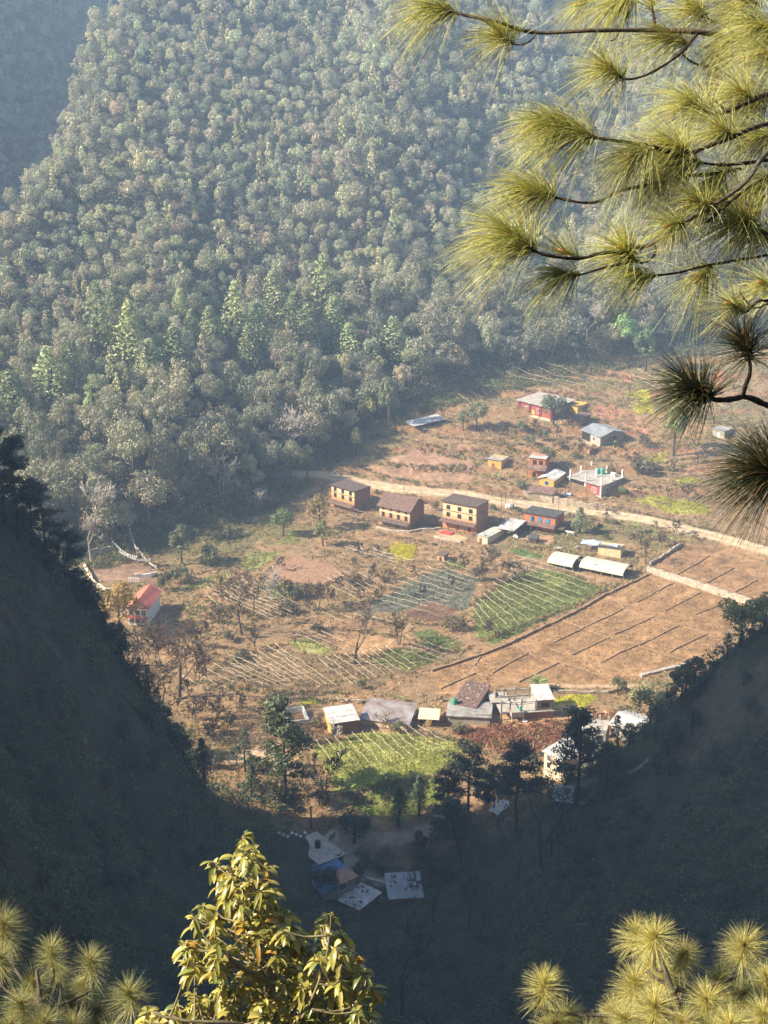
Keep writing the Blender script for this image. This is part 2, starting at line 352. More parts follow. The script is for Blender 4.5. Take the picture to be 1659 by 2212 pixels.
_rd = seg_dist(XM, YM, ROADP); Cg = mixc(Cg, (.46,.33,.20), (1 - sst(np.abs(_rd - .2 + .5 * n_b), .1, .4)) * .6 * (_rd < 1.2)); Cg = mixc(Cg, (.68,.52,.34), (1 - sst(np.abs(_rd - 1.2 + .2 * n_b), .1, .45)) * .6)
Cg = np.clip(Cg * (1 + .26 * n_c + .16*n_b)[..., None], .02, .8)
_ny, _nx = GX.shape; _i = np.arange(_ny * _nx).reshape(_ny, _nx)
_q = np.stack([_i[:-1,:-1], _i[:-1,1:], _i[1:,1:], _i[1:,:-1]], -1).reshape(-1, 4)
gm = bpy.data.materials.new('earth_and_grass'); N_, L_, b_ = _links(gm)
_at = N_.new('ShaderNodeAttribute'); _at.attribute_name = 'Col'; _tc = N_.new('ShaderNodeTexCoord')
_n1 = N_.new('ShaderNodeTexNoise'); _n1.inputs['Scale'].default_value = .55; _n1.inputs['Detail'].default_value = 8; _n1.inputs['Roughness'].default_value = .7
_mr = N_.new('ShaderNodeMapRange'); _mr.inputs['From Min'].default_value = .3; _mr.inputs['From Max'].default_value = .7; _mr.inputs['To Min'].default_value = .62; _mr.inputs['To Max'].default_value = 1.32
_vm = N_.new('ShaderNodeVectorMath'); _vm.operation = 'SCALE'; L_.new(_tc.outputs['Object'], _n1.inputs['Vector']); L_.new(_n1.outputs[0], _mr.inputs[0])
L_.new(_at.outputs['Color'], _vm.inputs[0]); L_.new(_mr.outputs[0], _vm.inputs['Scale']); L_.new(_vm.outputs[0], b_.inputs['Base Color'])
_n2 = N_.new('ShaderNodeTexNoise'); _n2.inputs['Scale'].default_value = 1.1; _n2.inputs['Detail'].default_value = 9; _n2.inputs['Roughness'].default_value = .75
_bp = N_.new('ShaderNodeBump'); _bp.inputs['Strength'].default_value = 1.0; _bp.inputs['Distance'].default_value = .8
L_.new(_tc.outputs['Object'], _n2.inputs['Vector']); L_.new(_n2.outputs[0], _bp.inputs['Height']); L_.new(_bp.outputs[0], b_.inputs['Normal'])
b_.inputs['Roughness'].default_value = .95; b_.inputs['Specular IOR Level'].default_value = .1
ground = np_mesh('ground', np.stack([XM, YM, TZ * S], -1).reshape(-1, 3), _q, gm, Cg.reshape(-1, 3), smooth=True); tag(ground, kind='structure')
# ---------------------------------------------------------------- the air of the valley
def haze():
    mb = MB(); mb.box(-400*S-2, 400*S+2, -70*S-2, 760*S+2, -16*S, 232*S)
    m = bpy.data.materials.new('haze_air'); m.use_nodes = True; N = m.node_tree.nodes; N.remove(N['Principled BSDF'])
    v = N.new('ShaderNodeVolumePrincipled'); v.inputs['Density'].default_value = HAZE; v.inputs['Color'].default_value = (.52,.73,1.0,1); v.inputs['Anisotropy'].default_value = .15
    m.node_tree.links.new(v.outputs[0], N['Material Output'].inputs['Volume'])
    tag(mb.build('haze', m), kind='stuff')
HAZE = .00045
haze()
# ================================================================ FOLIAGE
RNG = np.random.default_rng(7)
def nrm(a): return a / (np.linalg.norm(a, axis=-1, keepdims=True) + 1e-9)
def leafquads(P, Nn, size, rng, aspect=.65, up=None):
    n = len(P); t = nrm(np.cross(Nn, rng.normal(size=(n, 3)))) if up is None else up; b = nrm(np.cross(Nn, t))
    s = np.asarray(size)[:, None] * .5 if np.ndim(size) else size * .5
    a = t * s; b = b * s * aspect; bend = Nn * s * .25
    V = np.stack([P - a, P - b * 1 + bend * .6, P + a, P + b + bend * .6], 1).reshape(-1, 3)
    F = np.arange(4 * n).reshape(n, 4); return V, F
def crown_pts(rng, Rx, H, nl, per, kind='broad', lr=(.28, .45)):
    """leaf positions and normals of a crown whose base is z=0 and height H"""
    P, Nn, Lb = [], [], []
    for k in range(nl):
        if kind == 'broad':
            d = nrm(rng.normal(size=3)); d[2] = abs(d[2]) * 1.25 - .5; d = nrm(d); c = d * np.array([Rx, Rx, H * .5]) * rng.uniform(.45, .72) + np.array([0, 0, H * .52])
            r = Rx * rng.uniform(*lr)
        elif kind == 'cone':
            t = (k + .5) / nl; a = k * 2.4; rr = Rx * (1 - t)**.75 * (.35 + .4 * rng.random()); c = np.array([cos(a) * rr, sin(a) * rr, H * (.06 + .88 * t)]); r = Rx * (.18 + .30 * (1 - t))
        else:   # tiers of a pine
            t = (k + .5) / nl; a = k * 2.4; rr = Rx * (1 - t**1.4) * rng.uniform(.35, .95); c = np.array([cos(a) * rr, sin(a) * rr, H * (.05 + .9 * t)]); r = Rx * rng.uniform(.2, .36)
        d = nrm(rng.normal(size=(per, 3)) + np.array([0, 0, .35])); sq = np.array([1, 1, .8 if kind == 'broad' else (1.25 if kind == 'cone' else .55)])
        P.append(c + d * sq * r * rng.uniform(.72, 1.05, (per, 1))); Nn.append(nrm(d + rng.normal(size=(per, 3)) * .34)); Lb.append(np.full(per, rng.uniform(.78, 1.22)))
    return np.concatenate(P), np.concatenate(Nn), np.concatenate(Lb)
def crown_arrays(rng, Rx, H, nl, per, size, col, kind='broad', lr=(.28,.45), aspect=.7):
    P, Nn, lb = crown_pts(rng, Rx, H, nl, per, kind, lr); n = len(P)
    V, F = leafquads(P, Nn, size * rng.uniform(.6, 1.3, n), rng, aspect)
    c = np.array(col)[None] * (lb * rng.uniform(.88, 1.14, n))[:, None] * (1 + rng.normal(size=(n, 3)) * .03)
    return V, F, np.repeat(c, 4, 0)
def limb_arrays(rng, H, n, spread, r0):
    mb = MB(); top = Vector((rng.normal() * .04 * H, rng.normal() * .04 * H, H))
    pts = [Vector((0,0,-.5)), Vector((rng.normal()*.02*H, rng.normal()*.02*H, H*.35)), top * .7, top]
    mb.tube(pts, [r0 * 1.15, r0, r0 * .6, r0 * .2], 6)
    for k in range(n):
        t = rng.uniform(.35, .9); a = rng.uniform(0, 2*pi); b = top * t; l = spread * rng.uniform(.5, .9) * (1.2 - t * .6)
        e = b + Vector((cos(a) * l, sin(a) * l, l * rng.uniform(.2, .7))); m = (b + e) * .5 + Vector((0, 0, -.08 * l)); mb.tube([b, m, e], [r0 * .4, r0 * .28, r0 * .1], 4)
    return mb
PAL = dict(grey=[(.27,.26,.175),(.235,.235,.16),(.305,.285,.20),(.21,.215,.15)], olive=[(.29,.28,.155)], tan=[(.33,.28,.19),(.36,.28,.19)], pale=[(.27,.32,.15),(.25,.30,.15)], pine=[(.30,.285,.16)], twig=[(.32,.24,.205)])
PROTO = {}
def proto(key, kind, rng, Rx, H, nl, per, size, col, name, trunkH=None, lr=(.28,.45), bark='bark'):
    V, F, C = crown_arrays(rng, Rx, H, nl, per, size, col, kind, lr); PROTO[key] = dict(V=V, F=F, C=C, R=Rx, H=H, name=name, trunkH=trunkH or H * .3, bark=bark, rng=rng)
for i in range(7): proto(('b', i), 'broad', np.random.default_rng(100+i), 3.2 + .3 * (i % 4), 6.4 + .9 * (i % 3), 22, 66, .36, PAL['grey'][i % 4], 'broadleaf_tree')
for i in range(2): proto(('o', i), 'broad', np.random.default_rng(120+i), 2.8, 5.6, 14, 46, .48, PAL['olive'][0] if i else PAL['tan'][0], 'broadleaf_tree')
for i in range(3): proto(('c', i), 'cone', np.random.default_rng(140+i), 3.0 + .3*i, 11.5 + i, 34, 34, .46, PAL['pale'][i % 2], 'conifer_tree', 1.5)
for i in range(2): proto(('p', i), 'tier', np.random.default_rng(150+i), 2.7, 9, 22, 26, .48, PAL['pine'][0], 'pine_tree', 2.5)
for i in range(2): proto(('t', i), 'broad', np.random.default_rng(160+i), 3.0, 5.5, 22, 34, .26, PAL['twig'][0], 'leafless_tree')
FL = [('b', i) for i in range(7)]
def pick(rng, x, y, d):
    u = rng.random(); patch = fbm(np.array([x/24]), np.array([y/24]), 71, 2)[0]
    if u < .02 + .08 * max(0, patch): return ('t', int(rng.integers(2)))
    if u < .14 + .06 * max(0, patch): return ('p', int(rng.integers(2))) if d > 25 else ('o', 0)
    if u < .22: return ('o', int(rng.integers(2)))
    return FL[int(rng.integers(7))]
CONIFER_SPOTS = [(215,775),(285,790),(378,810),(512,752),(592,700),(638,730),(700,700),(722,752),(538,800),(110,880),(30,930),(390,690),(850,800),(415,735),(770,760),(625,985),(480,1075),(1268,745)]
CONIFERS = [(p.x / S, p.y / S) for p in (G(a, b, y0=240) for a, b in CONIFER_SPOTS)]
def forest_points():
    rng = np.random.default_rng(5); out = []; st = 2.95
    ix = np.arange(-175, 125, st); iy = np.arange(262, 640, st * .96)
    X, Y = np.meshgrid(ix, iy); X = X + (np.arange(len(iy)) % 2)[:, None] * st * .5
    X = X + rng.uniform(-.42, .42, X.shape) * st; Y = Y + rng.uniform(-.42, .42, Y.shape) * st
    x, y = X.ravel(), Y.ravel(); z = terrain(x, y); d = y - np.interp(x, YB_X, YB_Y)
    px, py, dp = proj(x * S, y * S, z * S + 4)
    k = (d > 1.2 + 1.5 * rng.random(len(x))) & (px > -90) & (px < 1750) & (py > -110) & (py < 1400); x, y, z, d, px, py, dp = [a[k] for a in (x, y, z, d, px, py, dp)]
    for a, b_ in CONIFERS:       # room for the conifers that stand out
        kk = (np.hypot(x - a, y - b_) > 3.0) & ~((np.abs(x - a) < 2.6) & (y < b_) & (y > b_ - 6.5)); x, y, z, d, px, py, dp = [q[kk] for q in (x, y, z, d, px, py, dp)]
    vis = np.ones(len(x), bool)        # drop those wholly behind the ridge
    for t in np.linspace(.30, .97, 50):
        zt = 109 + (z + 7 - 109) * t; vis &= terrain(x * t, y * t, False) < zt + .5
    return [a[vis] for a in (x, y, z, d, px, py, dp)]
# ---------------------------------------------------------------- hillside forest
fx, fy, fz, fd, fpx, fpy, fdp = forest_points()
CLEAR = [plan('A', [(-900,900),(-300,500),(0,300),(150,60),(60,0),(-300,500)])]
_rng = np.random.default_rng(9); _ks = [pick(_rng, a, b, c) for a, b, c in zip(fx, fy, fd)]
_sc = (.44 + .66 * _rng.beta(1.5, 2.2, len(fx))) * (.88 + .75 * (1 - np.clip(fd / 60, 0, 1))**1.3)
_app = np.array([PROTO[k]['R'] for k in _ks]) * _sc / fdp; _app = _app * ((fpx > -5) & (fpx < 1665) & (fpy > -20))
_top = set(np.argsort(-_app)[:285].tolist())
_root = {}
LAB = {'broadleaf_tree': 'grey-green broadleaf tree crowded among others in the hillside forest', 'conifer_tree': 'pale green feathery conifer on the lower forest slope',
       'pine_tree': 'yellowish tiered pine standing among the forest broadleaves', 'leafless_tree': 'pinkish-grey leafless tree inside the hillside forest'}
def proto_obj(key, label, cat='tree', group=None, bare=None):
    p = PROTO[key]; r = empty(p['name'], label=label, cat=cat, group=group)
    tr = limb_arrays(p['rng'], p['trunkH'] + p['H'] * .6, 5, p['R'] * .8, .03 * p['H']).build('trunk', M[p['bark']], r)
    V = p['V'] + np.array([0, 0, p['trunkH']]); np_mesh('crown', V, p['F'], M['leaf'], p['C'], parent=r)
    return r
_cnt = 0; SV, SF, SC_, _off = [], [], [], 0
for i, k in enumerate(_ks):
    rz = _rng.uniform(0, 2*pi); s = _sc[i]; p = PROTO[k]
    if i in _top:
        lab = LAB[p['name']]; gp = {'broadleaf_tree': 'broadleaf trees of the hillside forest', 'pine_tree': 'pines in the hillside forest', 'leafless_tree': 'leafless trees in the hillside forest', 'conifer_tree': 'pale conifers below the forest'}[p['name']]
        if k[0] == 'o': lab = 'yellow-brown broadleaf tree standing out in the grey-green hillside forest'; gp = 'yellow-brown trees in the hillside forest'
        if k not in _root: r = _root[k] = proto_obj(k, lab, group=gp)
        else: r = copy_tree(_root[k])
        r.location = (fx[i]*S, fy[i]*S, fz[i]*S - .3); r.rotation_euler = (0, 0, rz); r.scale = (s, s, s * _rng.uniform(.75, 1.7))
    else:
        far = fd[i] > 60; st = 2 if far else 1
        q = p['V'].reshape(-1, 4, 3)[::st]; c = p['C'].reshape(-1, 4, 3)[::st]
        if far: ctr = q.mean(1, keepdims=True); q = ctr + (q - ctr) * 1.45
        q = q.reshape(-1, 3); cz, sz = cos(rz), sin(rz); sh = s * _rng.uniform(.75, 1.7)
        v = np.stack([(q[:,0]*cz - q[:,1]*sz)*s + fx[i]*S, (q[:,0]*sz + q[:,1]*cz)*s + fy[i]*S, (q[:,2] + p['trunkH'])*sh + fz[i]*S - .3], -1)
        SV.append(v.astype(np.float32)); SC_.append((c.reshape(-1, 3) * _rng.uniform(.72, 1.28) * (1 + _rng.normal(size=3) * .05)).astype(np.float32)); n = len(v); SF.append((np.arange(n, dtype=np.int32) + _off).reshape(-1, 4)); _off += n
forest = np_mesh('forest', np.concatenate(SV), np.concatenate(SF), M['leaf'], np.concatenate(SC_)); tag(forest, 'dense grey-green forest covering the hillside above the valley', kind='stuff')
del SV, SF, SC_
print('forest trees', len(_ks), 'leaf quads', _off // 4)
# ================================================================ SCRUB, CROPS, BUSHES
def clumps(name, P, r, n, size, col, label, m=None, rng=None, flat=.8, up=.5, parent=None, kind='stuff'):
    """many small clumps of leaves standing at P (k,3); col (k,3)"""
    rng = rng or np.random.default_rng(3); k = len(P); r = np.broadcast_to(np.asarray(r, float), (k,))
    idx = np.repeat(np.arange(k), n); d = nrm(rng.normal(size=(len(idx), 3)) + np.array([0, 0, up])); d[:, 2] = np.abs(d[:, 2])
    rr = r[idx][:, None]; pos = P[idx] + d * np.array([1, 1, flat]) * rr * rng.uniform(.45, 1.0, (len(idx), 1))
    sz = size * np.minimum(1.3, .6 + .4 * r[idx] / r.mean()) * rng.uniform(.6, 1.35, len(idx))
    V, F = leafquads(pos, nrm(d + rng.normal(size=d.shape) * .5), sz, rng, .6)
    c = col[idx] * rng.uniform(.72, 1.28, (len(idx), 1))
    o = np_mesh(name, V, F, m or M['scrub'], np.repeat(c, 4, 0), parent=parent)
    return tag(o, label, kind=kind) if parent is None else o
def zs(x, y): return terrain(x / S, y / S) * S
def inframe(x, y, z, mg=60):
    px, py, d = proj(x, y, z); return (px > -mg) & (px < 1659 + mg) & (py > -mg) & (py < 2212 + mg)
def on_fields(x, y, names):
    r = np.zeros(x.shape, bool)
    for n in names: r |= inside(x, y, FIELDS[n])
    return r
HOUSES = []                  # (x, y, radius) kept clear of scrub
def clear_of(x, y):
    k = np.ones(x.shape, bool)
    for a, b, r in HOUSES: k &= np.hypot(x - a, y - b) > r
    for pl, w in ((ROADP, 3.0), (GORGE, 2.4), (FORK, 2.0), (LROAD, 2.6), (TRACK, 1.4)): k &= seg_dist(x, y, pl) > w
    return k
ALLF = ['ploughed','cabbage','brown_bed','green_field','dry_field','dry_field_b','bottom_field','yard','yard_b','yard_c','yard_d','yard_e','drive','terrace_top','terrace_low','mustard_patch','clay_flat','round_field','green_garden']
def scatter_scrub():
    rng = np.random.default_rng(31)
    # slopes of the gorge
    n = 19000; x = rng.uniform(-62, 62, n) * S; y = rng.uniform(62, 194, n) * S; z = zs(x, y); k = inframe(x, y, z) & clear_of(x, y)
    lev = z / S - (107.4 - .86 * y / S); bare = (np.abs(x/S - 2) < 14) & (y/S > 165) & (rng.random(n) < .7)
    k &= ~bare; x, y, z = x[k], y[k], z[k]; a = fbm(x/13, y/13, 61, 3); b = fbm(x/30, y/30, 62, 2)
    keep = rng.random(len(x)) < .55 + .9 * b + .5 * a; x, y, z, a, b = [q[keep] for q in (x, y, z, a, b)]
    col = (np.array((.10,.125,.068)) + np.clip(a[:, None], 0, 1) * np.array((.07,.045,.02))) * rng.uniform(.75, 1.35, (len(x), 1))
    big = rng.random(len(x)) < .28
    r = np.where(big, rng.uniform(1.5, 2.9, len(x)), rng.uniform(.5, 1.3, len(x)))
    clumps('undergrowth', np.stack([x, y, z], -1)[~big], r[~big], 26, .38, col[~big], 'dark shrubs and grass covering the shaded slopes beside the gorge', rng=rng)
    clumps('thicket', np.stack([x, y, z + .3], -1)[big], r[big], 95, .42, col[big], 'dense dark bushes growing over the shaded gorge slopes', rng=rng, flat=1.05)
    # dry weeds of the valley floor
    n = 62000; x = rng.uniform(-75, 95, n) * S; y = rng.uniform(190, 376, n) * S; z = zs(x, y)
    dmm = y / S - np.interp(x / S, YB_X, YB_Y); k = inframe(x, y, z, 20) & (dmm < 1) & clear_of(x, y) & ~on_fields(x, y, ALLF); x, y, z, dmm = x[k], y[k], z[k], dmm[k]
    a = fbm(x/12, y/12, 65, 3); b = fbm(x/5, y/5, 66, 3); keep = rng.random(len(x)) < .50 + .7 * a + .5 * b; x, y, z, a, b, dmm = [q[keep] for q in (x, y, z, a, b, dmm)]
    t = rng.random((len(x), 1)); g = np.clip(.30 + .9 * a + .3 * rng.normal(size=len(x)) * .6, 0, 1)[:, None]
    col = (1 - g) * (np.array((.50,.36,.205)) * (1 - t) + np.array((.35,.235,.14)) * t) + g * (np.array((.22,.22,.09)) * (1 - t) + np.array((.31,.27,.12)) * t)
    col = col * rng.uniform(.55, 1.2, (len(x), 1)); upz = (y / S > 300) & (x > 5); r = rng.uniform(.25, .75, len(x)) * (1 + 1.0 * np.clip(b, 0, 1)) * np.where(upz & (rng.random(len(x)) < .3), 1.7, 1.0); clumps('weeds', np.stack([x, y, z], -1), r, 15, .34, col, 'dry brown and olive weeds over the valley floor', rng=rng)
    # understorey between the forest crowns
    n = 15000; x = rng.uniform(-120, 110, n) * S; d = rng.uniform(2, 190, n) * rng.uniform(.3, 1, n); y = np.interp(x / S, YB_X, YB_Y) * S + d * S; z = zs(x, y); k = inframe(x, y, z, 20) & (z / S < 149); x, y, z = x[k], y[k], z[k]; g = fbm(x/20, y/20, 68, 2)[:, None]
    col = np.array((.22,.215,.15)) * rng.uniform(.6, 1.3, (len(x), 1)) + np.clip(g, 0, 1) * np.array((.05,.01,.0)); r = rng.uniform(1.1, 2.7, len(x)); clumps('forest_understory', np.stack([x, y, z + r * .6], -1), r, 34, .46, col, 'shrubs and saplings filling the gaps of the hillside forest', rng=rng, flat=1.5, up=.3)
    # forest edge undergrowth
    n = 3800; x = rng.uniform(-75, 95, n) * S; d = rng.uniform(-5, 10, n); y = np.interp(x / S, YB_X, YB_Y) * S + d * S; z = zs(x, y); k = inframe(x, y, z, 20) & clear_of(x, y); x, y, z = x[k], y[k], z[k]
    col = np.array((.13,.145,.07)) * rng.uniform(.7, 1.5, (len(x), 1)) + rng.random((len(x), 1)) * np.array((.05,.02,.01)); clumps('forest_undergrowth', np.stack([x, y, z], -1), rng.uniform(.8, 2.0, len(x)), 40, .42, col, 'grey-green bushes along the foot of the forest', rng=rng, flat=1.1)
    # sparse tufts on the dry field
    p = FIELDS['dry_field']; n = 9000; x = rng.uniform(p[:,0].min(), p[:,0].max() + 20, n); y = rng.uniform(p[:,1].min(), p[:,1].max() + 12, n); k = on_fields(x, y, ['dry_field','dry_field_b','terrace_top','terrace_low','red_scrub']) & (rng.random(n) < .55 + .8*fbm(x/7, y/7, 67, 3)); x, y = x[k], y[k]
    col = np.array((.50,.33,.18)) * rng.uniform(.6, 1.1, (len(x), 1)); clumps('dry_grass', np.stack([x, y, zs(x, y)], -1), rng.uniform(.15, .42, len(x)), 8, .26, col, 'short parched grass tufts on the golden plots', rng=rng, flat=.7)
    p = FIELDS['red_scrub']; n = 1700; x = rng.uniform(p[:,0].min(), p[:,0].max(), n); y = rng.uniform(p[:,1].min(), p[:,1].max(), n); k = inside(x, y, p) & clear_of(x, y); x, y = x[k], y[k]
    clumps('bracken', np.stack([x, y, zs(x, y)], -1), rng.uniform(.3, .9, len(x)), 16, .3, np.array((.27,.125,.075)) * rng.uniform(.6, 1.25, (len(x), 1)), 'reddish-brown bracken on the bank below the unfinished concrete house', rng=rng)
def crop(field, name, label, step, r, n, size, c1, c2, h=1.0, m='crop', skip=0.0, row=None):
    rng = np.random.default_rng(abs(hash(name)) % 997 if False else len(label) * 7); p = FIELDS[field]
    x, y = np.meshgrid(np.arange(p[:,0].min(), p[:,0].max(), step), np.arange(p[:,1].min(), p[:,1].max(), step * (row or 1)))
    x = (x + rng.uniform(-.5, .5, x.shape) * step).ravel(); y = (y + rng.uniform(-.4, .4, y.shape) * step * (.4 if row else 1)).ravel()
    k = inside(x, y, p) & (rng.random(len(x)) > skip) & (fbm(x/4, y/4, 77, 3) > -.22) & inside(x + 1.2*fbm(x/1.7, y/1.7, 79, 2), y + 1.2*fbm(x/1.7, y/1.7, 80, 2), p) & clear_of(x, y); x, y = x[k], y[k]
    t = np.clip(.5 + .9 * fbm(x/5, y/5, 78, 3) + .25 * rng.normal(size=len(x)), 0, 1)[:, None]; col = np.array(c1) * (1 - t) + np.array(c2) * t
    clumps(name, np.stack([x, y, zs(x, y)], -1), rng.uniform(.6, 1.2, len(x)) * r, n, size, col, label, M[m], rng, flat=h)
def crops():
    crop('green_field', 'potato_crop', 'green leafy crop under the bamboo frame beside the dry plots', .75, .42, 10, .30, (.12,.17,.045), (.26,.28,.08), .9, skip=.1)
    crop('bottom_field', 'wheat_crop', 'bright green young crop below the mud-walled shed', .62, .36, 10, .27, (.22,.27,.06), (.36,.34,.10), .9, skip=.05)
    crop('bottom_grass', 'meadow', 'green meadow half in shade at the gorge mouth', .9, .35, 10, .3, (.15,.20,.05), (.26,.26,.08), .7, skip=.2)
    crop('cabbage', 'cabbage_crop', 'blue-grey leafy crop under pale bamboo rails', .72, .36, 10, .30, (.16,.20,.16), (.26,.28,.24), .8, row=1.3)
    crop('mustard_patch', 'mustard_crop', 'round patch of yellow flowering mustard below the mud houses', .42, .45, 14, .22, (.44,.40,.03), (.60,.52,.04), 1.5)
    for i, (f, l) in enumerate((('mustard_a','yellow mustard strip high on the terraces behind pine needles'), ('mustard_b','small yellow mustard plot beside the pale feathery tree'), ('mustard_c','yellow-green mustard field above the road bend'), ('mustard_d','narrow mustard terrace upslope of the road field'), ('strip_green','yellow mustard strip beside the unfinished concrete house'), ('strip_b','small mustard patch behind the roofless shed'))):
        crop(f, 'mustard_crop', l, .6, .4, 10, .24, (.30,.32,.06), (.54,.48,.05), 1.2, skip=.12)
    for f, l in (('grass_a','green grass plot left of the ploughed field'), ('grass_b','bright grass terraces near the prayer flags'), ('grass_c','green grass patch by the round leafy tree'), ('grass_d','grass strip below the ploughed field'), ('green_garden','vegetable garden below the orange house with blue shutters'), ('small_green','small green bed beside the lone stone hut'), ('veg_a','leafy vegetable rows under the old frame'), ('veg_b','low green vegetables on the middle terrace'), ('round_field','yellow-green crescent plot on the middle terrace')):
        crop(f, 'green_crop', l, .7, .34, 9, .26, (.15,.19,.05), (.29,.28,.09), .8, skip=.15)
# ================================================================ TREES AND BUSHES ONE BY ONE
def crest(px, y0=905, lim=200.):
    """photo height at which the near slope's outline stands at this column"""
    py = y0
    while py < 1800:
        if G(px, py, y0=120).y / S < lim: break
        py += 24
    py -= 20
    while py < 1800:
        if G(px, py, y0=120).y / S < lim: return py
        py += 4
    return py
def size_of(base, hpx): return hpx * mpp(base) / _cp
def tree_at(key, c, x, y, hpx, label, wpx=None, cat='tree', group=None, tint=None, y0=189., name=None, rz=None, seed=0):
    b = GQ(c, x, y, y0=y0); p = PROTO[key]; H = size_of(b, hpx); tot = p['trunkH'] + p['H']
    rng = np.random.default_rng(int(x * 7 + y * 3 + seed)); r = empty(name or p['name'], (b.x, b.y, b.z - .15), rng.uniform(0, 6.28) if rz is None else rz, label=label, cat=cat, group=group)
    sz = H / tot; sx = sz if wpx is None else wpx * mpp(b) / 2 / p['R'] / 1.0; r.scale = (sx, sx, sz)
    limb_arrays(rng, p['trunkH'] + p['H'] * .6, 5, p['R'] * .8, .03 * p['H']).build('trunk', M[p['bark']], r)
    col = p['C'] if tint is None else p['C'] / p['C'].mean(0) * np.array(tint)
    np_mesh('crown', p['V'] + np.array([0, 0, p['trunkH']]), p['F'], M['leaf'], col, parent=r); return r
proto('fine', 'broad', np.random.default_rng(201), 3.1, 6.0, 22, 90, .34, (.2,.22,.1), 'broadleaf_tree', .9)
proto('fine2', 'broad', np.random.default_rng(202), 2.8, 7.4, 26, 80, .34, (.2,.22,.1), 'broadleaf_tree', .9, (.22,.38))
proto('cone', 'cone', np.random.default_rng(203), 2.9, 12, 46, 46, .40, (.22,.28,.1), 'conifer_tree', 1.2)
proto('pinetier', 'tier', np.random.default_rng(204), 2.7, 8.5, 30, 44, .36, (.1,.12,.06), 'pine_tree', 3.0, bark='darkbark')
proto('fir', 'cone', np.random.default_rng(205), 2.4, 8.0, 30, 60, .34, (.08,.11,.06), 'conifer_tree', 1.4, bark='darkbark')
proto('bushy', 'broad', np.random.default_rng(206), 2.0, 2.6, 14, 60, .28, (.14,.15,.07), 'bush', .15)
proto('bushy2', 'broad', np.random.default_rng(207), 1.8, 2.0, 12, 60, .26, (.14,.15,.07), 'bush', .1)
def bare_tree(c, x, y, hpx, label, seed, wfrac=.42, forks=1, m='bark', low=.32, y0=189., depth=5, group=None, thick=1.0, twig=1.0):
    twig = twig * (1.5 if m == 'palebark' else 1.15); b = GQ(c, x, y, y0=y0); H = size_of(b, hpx); rng = np.random.default_rng(seed)
    r = empty('bare_tree', (b.x, b.y, b.z - .2), 0, label=label, cat='tree', group=group); tk, cr = MB(), MB()
    def grow(p, d, l, rad, dep):
        n = 4; pts = [p]; q = p; dd = d
        for i in range(n):
            dd = (dd + Vector(rng.normal(size=3)) * (.05 if dep == depth else .13) + Vector((0, 0, .06 if dep < depth else .12))).normalized(); q = q + dd * (l / n); pts.append(q)
        rads = [rad * (1 - .45 * i / n) for i in range(n + 1)]
        (tk if dep >= depth - 1 else cr).tube(pts, rads, 6 if dep >= depth - 1 else (4 if dep > 1 else 3), cap=dep == 0)
        if dep == 0: return
        k = (3 if dep > 2 else 4) if rng.random() < .75 else 2
        for j in range(k):
            t = rng.uniform(.45, 1.0) if j else 1.0; i = min(n, max(1, int(round(t * n)))); ax = dd.orthogonal(); ax.rotate(Matrix.Rotation(rng.uniform(0, 6.28), 3, dd))
            nd = (dd + ax * rng.uniform(.45, .95) * (.6 + wfrac) * (1 if j else .6)).normalized(); nd.z = nd.z * .8 + .16
            grow(pts[i], nd.normalized(), l * rng.uniform(.55, .8), max(rads[i] * rng.uniform(.45, .7), .024 * twig * 1.7), dep - 1)
    for f in range(forks):
        a = 6.28 * f / forks + rng.random(); d = Vector((cos(a) * .22 * (forks > 1), sin(a) * .22 * (forks > 1), 1)).normalized()
        grow(Vector((cos(a) * .2 * (forks > 1), sin(a) * .2 * (forks > 1), 0)), d, H * low, .0165 * H * thick / forks**.5, depth)
    zmax = max(v[2] for v in cr.v); k = H / zmax
    for q in (tk, cr): q.v = [(v[0] * k * .95, v[1] * k * .95, v[2] * k) for v in q.v]
    tk.build('trunk', M[m], r, True); cr.build('crown', M[m], r); return r
